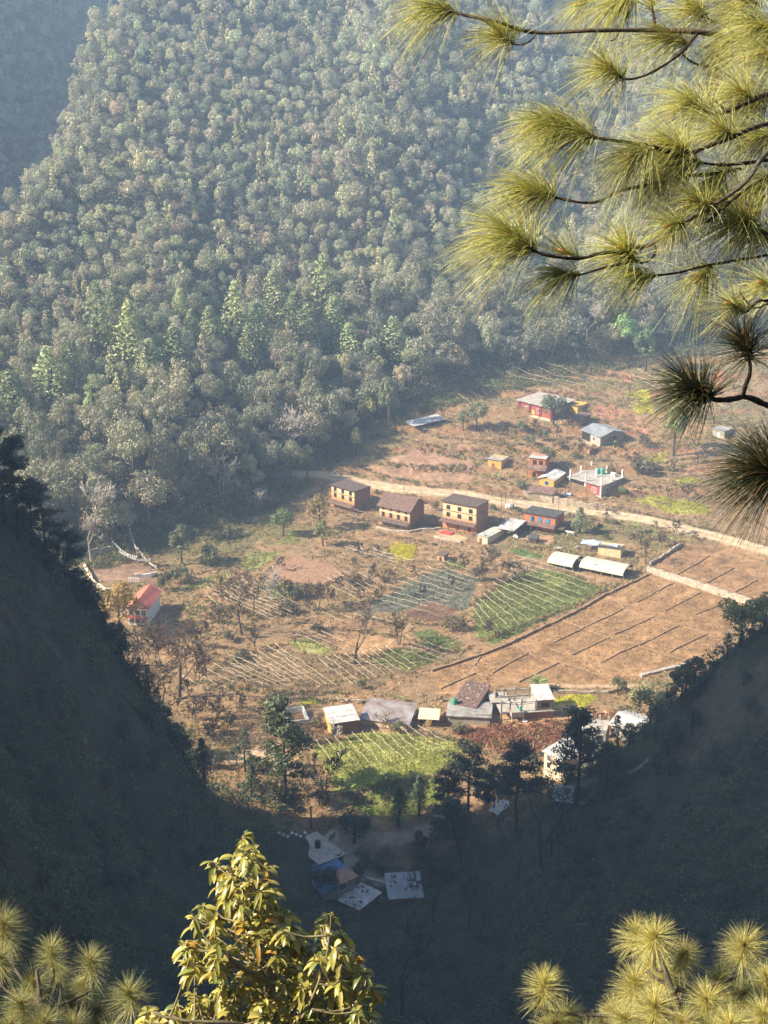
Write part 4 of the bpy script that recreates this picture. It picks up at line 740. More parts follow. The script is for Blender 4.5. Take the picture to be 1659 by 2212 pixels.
def house(name, label, at, fdx, edx, hpx, yaw, wall='mudtan', roof='flat', rm='slate', rs='slate', L=None, D=None, H=None, over=.45, rise=1.6, tilt=.35, cat='house', group=None, y0=189., found=1.4, stones=0, wall_h=None):
    """root at the front right corner of the base; the front runs to -x, the depth to +y"""
    b = GQ(*at, y0=y0); m = mpp(b); yw = R(yaw); L = L or fdx * m / cos(yw); D = D or edx * m / max(.25, abs(sin(yw))); H = H or hpx * m / _cp
    r = empty(name, (b.x, b.y, b.z), yw, label=label, cat=cat, group=group); cx = b.x + (-L/2 * cos(yw) - D/2 * sin(yw)); cy = b.y + (-L/2 * sin(yw) + D/2 * cos(yw)); HOUSES.append((cx, cy, math.hypot(L, D) * .48 + .3))
    rng = np.random.default_rng(int(at[1] * 3 + at[2])); w = MB()
    if roof == 'open': pass
    elif roof == 'none':
        t = .3; hh = [H * q for q in (1, 1, .85, 1)]
        w.box(-L, 0, 0, t, -found, hh[0]); w.box(-L, 0, D - t, D, -found, hh[1]); w.box(-L, -L + t, t, D - t, -found, hh[2]); w.box(-t, 0, t, D - t, -found, hh[3])
    elif roof == 'shed': w.prism([(0, 0, -found), (0, D, -found), (0, D, H + rise), (0, 0, H)], L, (-1, 0, 0))
    elif roof == 'gable': w.prism([(0, 0, -found), (0, D, -found), (0, D, H), (0, D/2, H + rise), (0, 0, H)], L, (-1, 0, 0))
    elif roof == 'gablef': w.prism([(0, 0, -found), (-L, 0, -found), (-L, 0, H), (-L/2, 0, H + rise), (0, 0, H)], D, (0, 1, 0))
    else: w.prism([(0, 0, -found), (0, D, -found), (0, D, H + .05 - tilt * .6), (0, 0, H)], L, (-1, 0, 0))
    if w.n: w.build('wall', M[wall], r)
    o = over
    if roof == 'flat': mb = plane_roof(-L - o, o * .6, -o, H + .12, D + o * .5, H + .12 - tilt, rs, rng); mb.build('roof', M[rm], r)
    elif roof == 'slab': mb = MB(); mb.box(-L - o, o, -o, D + o, H + .002, H + .20); mb.build('roof', M[rm], r)
    elif roof == 'shed':
        k = rise / D; mb = plane_roof(-L - o, o, -o, H - k*o + .06, D + o, H + rise + k*o + .06, rs, rng); mb.build('roof', M[rm], r)
    elif roof == 'gable':
        k = rise / (D/2); a = plane_roof(-L - o, o, -o, H - k*o + .05, D/2, H + rise + .05, rs, rng); c = plane_roof(o, -L - o, D + o, H - k*o + .05, D/2, H + rise + .05, rs, rng) if rs == 'corr' else plane_roof(-L - o, o, D + o, H - k*o + .05, D/2, H + rise + .05, rs, rng); a.add(c.v, c.f); a.build('roof', M[rm], r)
    elif roof == 'gablef':
        k = rise / (L/2); mb = MB()
        for s in (0, 1):
            q = plane_roof(-o, D + o, -o, H - k*o + .05, L/2, H + rise + .05, rs, rng)      # turned so that the ridge runs to the back
            V = [(-y if s else -L + y, x, z) for x, y, z in q.v]; mb.add(V, q.f)
        mb.build('roof', M[rm], r)
    for i in range(stones):
        u, v = rng.uniform(.05, .95, 2); z = H + .12 - tilt * v if roof == 'flat' else (H + .22 if roof == 'slab' else H + rise * v + .1); s = rng.uniform(.13, .26)
        st = MB(); st.lathe([(s*.7, 0), (s, s*.4), (s*.6, s*.8)], 6, (-L * u, D * v, z)); q = st.build('stone', M['rubble'] if i % 3 else M['darkslate'], r)
    r['_L'], r['_D'], r['_H'] = L, D, H; return r, L, D, H
def porch(r, L, z, depth=1.6, drop=.5, m='slatered', rs='slate', posts=4, x1=0.2, pm='wood'):
    rng = np.random.default_rng(int(L * 100)); mb = plane_roof(-L - .35, x1, -depth, z - drop, 0.0, z, rs, rng); mb.build('porch_roof', M[m], r)
    for k in range(posts):
        q = MB(); x = -L + .05 + (L - .1) * k / (posts - 1); q.box(x - .07, x + .07, -depth + .2, -depth + .34, -1.2, z - drop + .03); q.build('porch_post', M[pm], r)
def tank(c, x, y, hpx, label, m, roof_z=None, y0=189., at=None, diam=.72):
    b = at if at is not None else GQ(c, x, y, y0=y0); h = hpx * mpp(b) / _cp; t = empty('water_tank', b, 0, label=label, cat='water tank'); k = h * diam * .5
    body = MB(); prof = [(k * .96, 0)]
    for i in range(5): z = h * (.06 + .8 * i / 5); prof += [(k, z), (k, z + h * .1), (k * .955, z + h * .125), (k * .955, z + h * .145)]
    prof += [(k, h * .86), (k * .8, h * .94), (k * .42, h * .96)]; body.lathe(prof, 20); body.build('body', M[m], t); lid = MB(); lid.lathe([(k * .42, h * .955), (k * .42, h), (k * .36, h * 1.02)], 16); lid.build('lid', M[m], t); return t
def on(r, x, y, z): return r.matrix_basis @ Vector((x, y, z)) if False else Vector(r.location) + Matrix.Rotation(r.rotation_euler.z, 3, 'Z') @ Vector((x, y, z))
def rows(r, L, H, n, zs_, w, h, **k):
    for z in zs_:
        for i in range(n): add_window(r, -L + L * (i + .5) / n if 'xs' not in k else k['xs'][i] * L, z * H, w, h, **{a: b for a, b in k.items() if a != 'xs'})
def timber(r, L, z):
    q = MB(); q.box(-L - .05, .05, -.05, .02, z, z + .16); q.build('timber_band', M['wood'], r)
def buildings():
    # the four mud houses below the road
    r, L, D, H = house('mud_house', 'cream and orange mud house with flat slate roof, leftmost below the road', ('A',403,520), 50.6, 33.7, 45, -40, 'mudcream', 'flat', 'slate'); rows(r, L, H, 3, (.78, .50), .75, .95); timber(r, L, H * .70); porch(r, L, .36 * H, 1.7, .6, 'slatered'); add_door(r, -L * .5)
    r, L, D, H = house('mud_house', 'tan mud house with a steep brown slate gable roof', ('A',1005,712), 65.5, 31.7, 42, -32, 'mudtan', 'gable', 'slatered', over=.55, rise=2.3); rows(r, L, H, 4, (.80,), .5, .62); rows(r, L, H, 4, (.46,), .62, 1.05)
    timber(r, L, H * .40); mb = MB()
    mb.box(-L - .03, .03, -.06, .02, H * .66, H * .74); mb.build('plaster_band', M['creamband'], r); porch(r, L, .36 * H, 1.6, .55, 'slate', posts=5); add_door(r, -L * .4)
    r, L, D, H = house('mud_house', 'tallest cream mud house with flat slate roof and two window rows', ('c4',1242,1385), 70.5, 29, 57, -30, 'mudcream', 'flat', 'slate', over=.5); rows(r, L, H, 3, (.74, .47), .85, .95); timber(r, L, H * .665); porch(r, L, .37 * H, 1.7, .5, 'slatered', posts=5); add_door(r, -L * .55); add_door(r, -L * .2, m='wood'); add_window(r, D * .5, H * .6, .6, .7, 'right')
    r, L, D, H = house('mud_house', 'orange house with bright blue shutters and dark slate roof', ('B',925,605), 64.5, 24, 33, -28, 'mudorange', 'flat', 'darkslate', over=.4)
    for i, x in enumerate((-.74, -.49, -.24)):
        f = add_window(r, x * L, H * .56, 1.0, 1.1, fm='wood'); q = MB(); q.box(x*L - .52, x*L - .03, -.11, -.075, H*.56, H*.56 + 1.1); q.build('shutter', M['bluepaint'], r)
        if i != 0: q = MB(); q.box(x*L + .05, x*L + .5, -.11, -.075, H*.56, H*.56 + 1.1); q.build('shutter', M['bluepaint'], r)
    porch(r, L, .52 * H, 2.0, .5, 'browntin', 'corr', posts=5); add_door(r, -L * .6); q = plane_roof(.02, 2.2, -.2, .42 * H - .5, D * .7, .42 * H, 'corr', RNG); q.build('side_roof', M['browntin'], r); add_window(r, D * .45, H * .6, .5, .7, 'right')
    # sheds near them
    r, L, D, H = house('shed', 'low cream shed with patched white tin roof beside the tallest mud house', ('B',190,735), 20, 40, 16, -34, 'cream', 'flat', 'whitetin', 'corr', over=.3, stones=7, cat='shed'); add_door(r, -L * .7, .8, 1.5)
    r, L, D, H = house('open_shed', 'open shed with ragged tin roof behind the low cream shed', ('B',470,665), 34, 30, 17, -28, roof='open', cat='shed'); plane_roof(-L, .3, -.3, H, D, H + .35, 'corr', RNG).build('roof', M['whitetin'], r)
    for x in (-L + .2, -.1):
        for y in (.1, D - .2): q = MB(); q.box(x - .07, x + .07, y - .07, y + .07, -1, H + .3 * (y > 1)); q.build('post', M['wood'], r)
    r, L, D, H = house('hen_coop', 'tiny slate-roofed coop in front of the orange house', ('B',722,722), 16, 7, 10, -30, 'wood', 'shed', 'darkslate', 'slate', over=.3, rise=.4, cat='coop'); add_door(r, -L * .5, .5, .6, m='pane')
    r, L, D, H = house('shed', 'shed walled with a cream tarpaulin above the second tunnel', ('B',1640,880), 47, 20, 19, -20, 'tarp', 'flat', 'darkslate', 'corr', over=.25, stones=4, D=4.2, cat='shed'); q = sheet(lambda u, v: (-L * .55 + 1.9 * u, D * .3 + 1.6 * v, H + .10 + .1 * sin(5 * u + 4 * v)), 6, 6, .02); q.build('roof_tarpaulin', M['bluecloth'], r)
    r, L, D, H = house('open_shed', 'open pen roofed with pale blue plastic left of the tarpaulin shed', ('B',1430,820), 44, 10, 15, -16, roof='open', D=3.5, cat='shed'); sheet(lambda u, v: (-L + L * u, D * v, H + .12 * sin(9 * u) * sin(4 * v + 1)), 16, 6, .03).build('roof', M['bluecloth'], r)
    for k in range(5): q = MB(); q.box(-L + L * k / 4 - .06, -L + L * k / 4 + .06, .05, .17, -1, H); q.build('post', M['wood'], r)
    for z in (.4, .8): q = MB(); q.box(-L, 0, 0, .06, z, z + .1); q.build('rail', M['oldbamboo'], r)
    r, L, D, H = house('stone_hut', 'lone small stone hut beside the yellow mustard patch', ('A',1378,1055), 15, 9, 12, -30, 'mudtan', 'slab', 'slate', over=.2, cat='hut'); add_door(r, -L * .5, .6, 1.0, m='pane')
    # upper houses
    r, L, D, H = house('brick_house', 'crimson single-storey house with a pale flat roof on the upper terrace', ('C',470,345), 66, 52, 26, -42, 'crimson', 'slab', 'concrete', over=.7); rows(r, L, H, 2, (.34,), 1.1, 1.2, fm='white', bars=2, xs=(-.74, -.38)); add_door(r, -L * .55, m='yellow'); q = MB(); q.box(-L - .3, .3, -1.1, -.01, -1.3, .25); q.build('plinth', M['cream'], r)
    for k in range(4): q = MB(); x = -L + .2 + (L - .4) * k / 3; q.box(x - .13, x + .13, -.62, -.36, .25, H); q.build('pillar', M['crimson'], r)
    r, L, D, H = house('brick_house', 'yellow house with brown flat roof behind the dark tree on the upper terrace', ('C',755,300), 41.7, 26, 20, -36, 'yellow', 'flat', 'browntin', 'corr', over=.35, tilt=.5); add_window(r, -L * .45, H * .38, .8, .9, fm='white')
    r, L, D, H = house('shed', 'brown lean-to with cracked slab roof below the yellow house', ('C',795,408), 18, 24, 13, -38, 'mudbrown', 'shed', 'slatered', 'slate', rise=.5, cat='shed')
    r, L, D, H = house('cement_house', 'cement house under a blue-grey tin gable roof on the upper terrace', ('C',1003,635), 33.7, 55.5, 22, -56, 'plaster', 'gable', 'greytin', 'corr', over=.6, rise=1.1); add_window(r, -L * .35, H * .35, 1.1, 1.2, fm='white', bars=2); q = MB(); q.box(-L, -L * .55, -.04, .02, .05, H * .85); q.build('verandah_shade_panel', M['pane'], r); add_window(r, D * .62, H * .42, 1.0, 1.0, 'right'); q = MB(); q.box(-L - 2.0, .2, -4.2, -.02, -1.8, -.05); q.build('terrace_plinth', M['mudtan'], r)  # verandah: flat dark panel standing in for the shade of the recess
    r, L, D, H = house('mud_house', 'orange-red two-storey mud house with brown porch roof above the yellow cottage', ('C',400,985), 32.7, 22, 42, -18, 'mudorange', 'flat', 'whitetin', 'corr', D=6.0, over=.3); rows(r, L, H, 2, (.72,), .8, 1.0, xs=(-.68, -.28)); porch(r, L, .68 * H, 2.4, .9, 'browntin', 'corr', posts=4, x1=.6); add_door(r, -L * .7, 1.0, 1.7, m='pane')
    r, L, D, H = house('cottage', 'yellow cottage with a whitish tin gable roof by the road', ('C',497,1095), 30.7, 33.7, 19, -28, 'mudyellow', 'gablef', 'whitetin', 'corr', over=.4, rise=.8, D=7.5); add_window(r, -L * .48, H * .4, .8, .8, fm='bluepaint', bars=1)
    # unfinished red house
    r, L, D, H = house('brick_house', 'unfinished crimson and white house with bare pillars above its slab', ('C',1012,1187), 62.5, 54.6, 25, -43, 'plaster', 'slab', 'concrete', over=.55); q = MB(); q.box(-L * .46, -.25, -.05, -.004, .35, H - .1); q.build('front_panel', M['crimson'], r); add_window(r, -L * .22, H * .3, 1.3, 1.3, fm='white', bars=2)
    q = MB(); q.box(-L + .3, -L * .5, -.03, .02, .1, H - .3); q.build('verandah_shade_panel', M['pane'], r)  # dark panel painted in place of the shade inside the open verandah
    q = MB(); q.box(-L - .05, .06, -.12, .02, -.3, .3); q.build('base_band', M['white'], r)
    for x in (.26, .55, .82): add_window(r, D * x, H * .3, 1.1, 1.1, 'right', fm='white')
    for i in range(3):
        for j in range(3): q = MB(); x, y = -L + .15 + (L - .3) * i / 2, .15 + (D - .3) * j / 2; q.box(x - .17, x + .17, y - .17, y + .17, H + .2, H + .2 + 2.1 * (1 - .12 * ((i + j) % 2))); q.build('pillar', M['white'], r)
    for x in (-L + .1, -L * .5, -.12): q = MB(); q.box(x - .19, x + .19, -.16, .2, -.3, H); q.build('corner_post', M['white'], r)
    for u, v, l in ((.62, .72, 'left of two teal water tanks on the unfinished crimson house'), (.52, .80, 'right of two teal water tanks on the unfinished crimson house')): tank(None, 0, 0, 12, l, 'teal_tank', at=on(r, -L * u, D * v, H + .2), diam=.8)
    r2 = MB(); r2.box(-.7, .7, -.4, .4, 0, 1.0); q = r2.build('white_box', M['white']); q.location = on(r, -L * .2, D * .85, H + .203); q.rotation_euler.z = R(-43); tag(q, 'white box standing on the slab of the unfinished crimson house', 'box')
    r, L, D, H = house('mud_house', 'small yellow mud hut with tin roof left of the two-storey orange house', ('c4',1425,922), 28, 18, 19, -26, 'mudyellow', 'flat', 'tin', 'corr', over=.35, stones=3, cat='hut'); add_door(r, -L * .6, .8, 1.6)
    r, L, D, H = house('open_shelter', 'white-roofed open shelter at the forest edge', ('c4',795,662), 17, 58, 9, -60, roof='open', L=5.0, D=10.5, H=2.0, cat='shelter'); plane_roof(-L - .4, .4, -.5, H + .5, D + .5, H + 1.1, 'corr', RNG).build('roof', M['whitetin'], r)
    for x in (-L, 0):
        for y in (.1, D * .5, D): q = MB(); q.tube([(x, y, -1), (x, y, H + .45 + .6 * y / D)], .08, 6); q.build('post', M['oldbamboo'], r)
    r, L, D, H = house('shed', 'grey block shed behind the hanging pine needles on the far right slope', ('c5',1405,557), 22, 22, 16, -38, 'plaster', 'flat', 'tin', 'corr', over=.25, cat='shed'); add_door(r, -L * .5, .8, 1.5, m='white')
    r, L, D, H = house('shed', 'stone store with striped brown tin roof at the roadside below the cottage', ('B',905,262), 54, 20, 15, -14, 'stone', 'shed', 'browntin', 'corr', over=.25, rise=.7, D=3.6, cat='shed')
    # lower village
    r, L, D, H = house('roofless_shed', 'roofless shed with white wall tops behind the tall dark open tree', ('F',318,402), 44, 20, 13, 14, 'white', 'none', D=6.0, cat='shed')
    r, L, D, H = house('shed', 'brown mud-walled shed under a white tin roof beside the green field', ('F',760,462), 57, 16, 28, 18, 'mudyellow', 'shed', 'whitetin', 'corr', over=.35, rise=.9, D=4.6, stones=0, cat='shed'); q = MB(); q.box(-L + .05, -.02, -.035, -.004, -.2, H - .05); q.build('brown_front', M['mudbrown'], r); sheet(lambda u, v: (-L - .3 + (L + .6) * u, 1.6 + .5 * v, H + .42 + .1 * v + .05), 8, 2, .04).build('roof_batten', M['cloth'], r)  # thin brown sheet over the front, darker than the other walls
    r, L, D, H = house('shed', 'long low shed with rusty sheet roof right of the mud-walled shed', ('F',1215,445), 104, 22, 12, -14, 'cream', 'shed', 'rusttin', 'corr', over=.3, rise=.9, D=7.4, cat='shed'); add_window(r, D * .5, H * .4, .7, .6, 'right')
    r, L, D, H = house('open_shed', 'dark open stall with a pale sheet roof at the end of the rusty shed', ('F',1480,425), 42, 10, 19, -6, roof='open', D=4.0, cat='shed'); plane_roof(-L, .3, -.4, H, D, H + .3, 'corr', RNG).build('roof', M['cream'], r); q = MB(); q.box(-L, 0, D - .15, D, -1, H + .2); q.build('back_wall', M['wood'], r)
    for k in range(4): q = MB(); x = -L + .1 + (L - .2) * k / 3; q.box(x - .07, x + .07, -.1, .04, -1, H); q.build('post', M['wood'], r)
    r, L, D, H = house('mud_house', 'brown house whose sloping slate roof is strewn with stones', ('E',520,500), 48, 34, 17, -24, 'mudbrown', 'shed', 'slatered', 'slate', over=.3, rise=1.3, D=8.0, stones=46)
    r, L, D, H = house('concrete_house', 'low house with a wide grey concrete roof carrying a green tank', ('E',690,612), 91, 20, 15, -6, 'plaster', 'slab', 'greyroof', over=.3, D=6.4); tank(None, 0, 0, 13.5, 'green water tank on the wide grey concrete roof', 'green_tank', at=on(r, -L * .88, D * .78, H + .2), diam=.82); q = MB(); q.box(-L * .33, -.1, .5, .8, H + .2, H + .55); q.build('parapet', M['plaster'], r)
    r, L, D, H = house('cement_room', 'small grey cement room with a dark door left of the unfinished concrete house', ('E',895,430), 33, 14, 16, 4, 'plaster', 'slab', 'concrete', over=.3, D=4.0, cat='shed'); add_door(r, -L * .55, .9, 1.7, m='pane'); tank(None, 0, 0, 9, 'black water tank on the small cement room', 'black_tank', at=on(r, -L * .62, D * .6, H + .2), diam=.8)
    r, L, D, H = house('concrete_house', 'unfinished two-storey concrete house with raw pillars and a tin-roofed corner room', ('E',1440,530), 70, 24, 15, 8, 'brick', 'slab', 'concrete', over=.25, D=6.5)
    up = MB(); up.box(-L * .5, 0, .3, D - .3, H + .2, H + 2.5); up.build('upper_wall', M['plaster'], r); plane_roof(-L * .52, .3, 0, H + 2.55, D, H + 2.95, 'corr', RNG).build('upper_roof', M['whitetin'], r); add_window(r, -L * .25, H + 1.0, 1.5, .9, bars=3)
    f2 = MB(); f2.box(-L - 4.2, -L - .02, .2, D - .2, H, H + .2); f2.build('floor_slab', M['concrete'], r)
    for i, x in enumerate((-L - 4.0, -L - 2.2, -L * .98, -L * .54)):
        for y in (.3, D - .4): q = MB(); q.box(x - .14, x + .14, y - .14, y + .14, -.8, H + 3.0 - .3 * (i % 2)); q.build('pillar', M['concrete'], r)
    for y in (.3, D * .5, D - .4): q = MB(); q.box(-L - 4.0, -L * .54, y - .1, y + .1, H + 2.2, H + 2.42); q.build('beam', M['white'] if y < 1 else M['concrete'], r)
    q = MB(); q.box(-L - 2.2, -L * .95, -1.3, .14, H - .25, H + .9); q.build('balcony', M['plaster'], r)
    for x in (-L - 2.1, -L * .95 - .1): q = MB(); q.box(x - .09, x + .09, -1.25, -1.07, -.8, H - .25); q.build('balcony_post', M['white'], r)
    tank(None, 0, 0, 11, 'teal water tank on the balcony of the unfinished concrete house', 'teal_tank', at=on(r, -L * .95 - .7, -.75, H + .9), diam=.55)
    # beside the right slope
    r, L, D, H = house('tin_house', 'house with a bright white-blue tin roof at the foot of the right slope', ('H',1350,262), 26, 34, 14, -38, 'plaster', 'gable', 'whitetin', 'corr', over=.5, rise=1.0, L=5.2, D=6.2)
    r, L, D, H = house('concrete_house', 'tall cream building behind the umbrella-crowned trees', ('H',760,600), 30, 26, 44, -46, 'cream', 'shed', 'whitetin', 'corr', over=.4, rise=.5, L=4.8, D=6.5); rows(r, L, H, 2, (.62, .25), .8, 1.1, fm='white'); 
    r, L, D, H = house('frame_building', 'unfinished concrete frame building right of the cream building', ('H',1085,575), 60, 40, 55, -14, roof='open', D=6.0, cat='house')
    for z in (H * .48, H): q = MB(); q.box(-L, 0, 0, D, z - .22, z); q.build('floor_slab', M['concrete'], r)
    for i in range(4):
        for y in (.2, D - .2): q = MB(); x = -L + .2 + (L - .4) * i / 3; q.box(x - .2, x + .2, y - .2, y + .2, -2, H + .9); q.build('pillar', M['concrete'], r)
    q = MB(); q.box(-L + .4, -.4, D - .38, D - .22, -2, H * .46); q.build('back_wall', M['mudbrown'], r); q = MB(); q.box(-L * .62, -L * .05, .1, .3, .0, H * .3); q.build('front_wall', M['concrete'], r)
    r, L, D, H = house('shed', 'small shed with blue-grey tin roof below the cream building', ('H',815,705), 33, 14, 16, -10, 'plaster', 'shed', 'greytin', 'corr', D=4.0, rise=.4, cat='shed', y0=176)
    # in the shaded gorge
    r, L, D, H = house('concrete_house', 'shaded house with a pale flat concrete roof carrying a black tank', ('z3',595,1292), 63, 51, 16, -54, 'plaster', 'slab', 'concrete', over=.35, y0=172); tank(None, 0, 0, 16, 'black water tank on the flat concrete roof in the shaded gorge', 'black_tank', at=on(r, -L * .52, D * .52, H + .2), diam=.75); add_door(r, D * .8, 1.0, 1.9, 'right', m='pane'); add_window(r, D * .4, H * .35, .9, .9, 'right', fm='white')
    r, L, D, H = house('cement_house', 'shaded house with a half blue, half orange tin roof', ('z3',615,1482), 52, 69, 19, -56, 'plaster', 'shed', 'bluetin', 'corr', over=.45, rise=.7, y0=160)
    sheet(lambda u, v: (-L * .45 + (L * .45 + .44) * u, D * .45 + (D * .55 + .43) * v, H + .7 * (.45 + .55 * v) + .13 + .02 * sin(u * 60)), 40, 4, .02).build('orange_roof_sheet', M['orangetin'], r); add_window(r, D * .62, H * .35, 1.3, 1.1, 'right', fm='white', bars=2)
    r, L, D, H = house('shed', 'shaded shed whose pale tin roof is held down by stones', ('z3',850,1578), 43, 46, 12, -40, 'mudbrown', 'shed', 'tin', 'corr', over=.3, rise=.5, stones=20, cat='shed', y0=160)
    r, L, D, H = house('shed', 'long shaded shed with striped tin roof beside the dark track', ('z3',1265,1500), 70, 20, 14, 6, 'mudbrown', 'shed', 'greytin', 'corr', over=.3, rise=1.0, D=6.0, stones=20, cat='shed', y0=160)
    # house by the prayer flags
    r, L, D, H = house('hall', 'white hall with a red metal roof among trees at the left', ('z6',965,938), 42, 20, 40, -9, 'white', 'gablef', 'redtin', 'corr', over=.5, rise=1.4, D=10.0); rows(r, L, H, 3, (.58, .14), .9, 1.2, fm='white', bars=1); q = MB(); q.box(-L - .3, .3, -.9, -.01, H * .46, H * .52); q.build('canopy', M['redtin'], r); q = MB(); q.box(-L - .05, .05, -.06, .0, H * .94, H * 1.0); q.build('red_band', M['redtin'], r)
    r, L, D, H = house('gate_house', 'tiny red-roofed building beside the grey driveway', ('z6',478,612), 14, 10, 15, -14, 'crimson', 'flat', 'concrete', 'corr', D=3.0, y0=200, cat='shed'); add_door(r, -L * .5, m='pane')
def tunnels():
    for lab, at, fdx, edx, hp, h2 in (('shorter left plastic tunnel beside the trellised green field', ('D',895,450), 51, 27, 11, 2.0), ('longer right plastic tunnel ending at the dry plots', ('D',1335,520), 89, 26, 10, 2.0)):
        r, L, D, H = house('polytunnel', lab, at, fdx, edx, hp, -30, roof='open', cat='tunnel', group='plastic tunnels'); D = max(D, 4.6)
        rng = np.random.default_rng(3); nu = int(L / .35)
        sheet(lambda u, v: (-L + L * u, D * .5 - D * .54 * cos(pi * v), H + 1.5 * sin(pi * v)**.9 + .05 * abs(sin(u * nu * pi / 3)) - .05), nu * 2, 14, .025).build('cover', M['plastic'], r, True)
        for k in range(max(4, int(L / 2.2))):
            n = max(3, int(L / 2.2) - 1); x = -L + L * k / n
            if x > .05: break
            for y in (0.05, D - .05): q = MB(); q.tube([(x, y, -1), (x, y, H + .1)], .06, 6); q.build('post', M['bamboo'], r)
            q = MB(); q.tube([(x, D * .5 - D * .53 * cos(pi * t / 10), H - .07 + 1.48 * sin(pi * t / 10)**.9) for t in range(11)], .035, 5); q.build('hoop', M['bamboo'], r)
        n = 260; ww = rng.uniform(0, 1, (n, 2)); P = np.array([[*on(r, -L * a, D * (.08 + .84 * b), .45)] for a, b in ww]); clumps('tomato_crop', P, .55, 14, .3, np.array((.10,.15,.05)) * rng.uniform(.6, 1.4, (n, 1)), 'green plants under the ' + ('shorter' if fdx < 60 else 'longer') + ' plastic tunnel', M['crop'], rng, flat=1.3)
# ================================================================ TRELLISES, WALLS, POLES AND SMALL THINGS
def wobble(a, b, n, amp, rng, sag=0.0):
    out = []; off = 0
    for i in range(n + 1):
        t = i / n; p = a.lerp(b, t); off = off * .7 + rng.normal() * amp; out.append(p + Vector((off * .4, off * .4, off - sag * 4 * t * (1 - t))))
    return out
def trellis(label, c, A0, A1, B0, B1, n, posts=5, h=1.55, cross=True, miss=.12, seed=1, rad=.05, old=False):
    rng = np.random.default_rng(seed); P = [GQ(c, *q) for q in (A0, A1, B0, B1)]; ctr = sum(P, Vector()) / 4
    r = empty('bamboo_trellis', (ctr.x, ctr.y, gz(ctr.x, ctr.y)), 0, label=label, cat='trellis'); o = Vector(r.location); starts = []
    def at(x, y, hh): return Vector((x, y, gz(x, y) + hh)) - o
    G_ = []
    for i in range(n):
        t = i / max(1, n - 1); a = P[0].lerp(P[1], t); b = P[2].lerp(P[3], t); row = []
        for k in range(posts):
            q = a.lerp(b, k / (posts - 1)); row.append((q.x + rng.normal() * .15, q.y + rng.normal() * .15, h * rng.uniform(.9, 1.08)))
        G_.append(row)
        lo, hi = (0, posts - 1)
        if rng.random() < miss * 2: lo = int(rng.integers(0, 2)); hi = posts - 1 - int(rng.integers(0, 2))
        if hi - lo < 1: continue
        pts = []
        for k in range(lo, hi):
            s, e = at(*row[k]), at(*row[k + 1]); pts += wobble(s, e, 4, .05, rng, .08)[:-1]
        pts.append(at(*row[hi])); mb = MB(); mb.tube(pts, [rad * (1 - .35 * j / len(pts)) for j in range(len(pts))], 5); mb.build('rail', M['oldbamboo' if old else 'bamboo'], r)
    for row in G_:
        for x, y, hh in row:
            mb = MB(); s = at(x, y, -.4); mb.tube([s, at(x, y, hh + .12) + Vector((rng.normal() * .06, rng.normal() * .06, 0))], .045, 5); mb.build('post', M['oldbamboo'], r)
    if cross:
        for k in range(posts):
            mb = MB(); mb.tube([at(G_[i][k][0], G_[i][k][1], G_[i][k][2] - .06) for i in range(n)], .032, 4)
            if n > 1: mb.build('cross_pole', M['oldbamboo'], r)
    return r
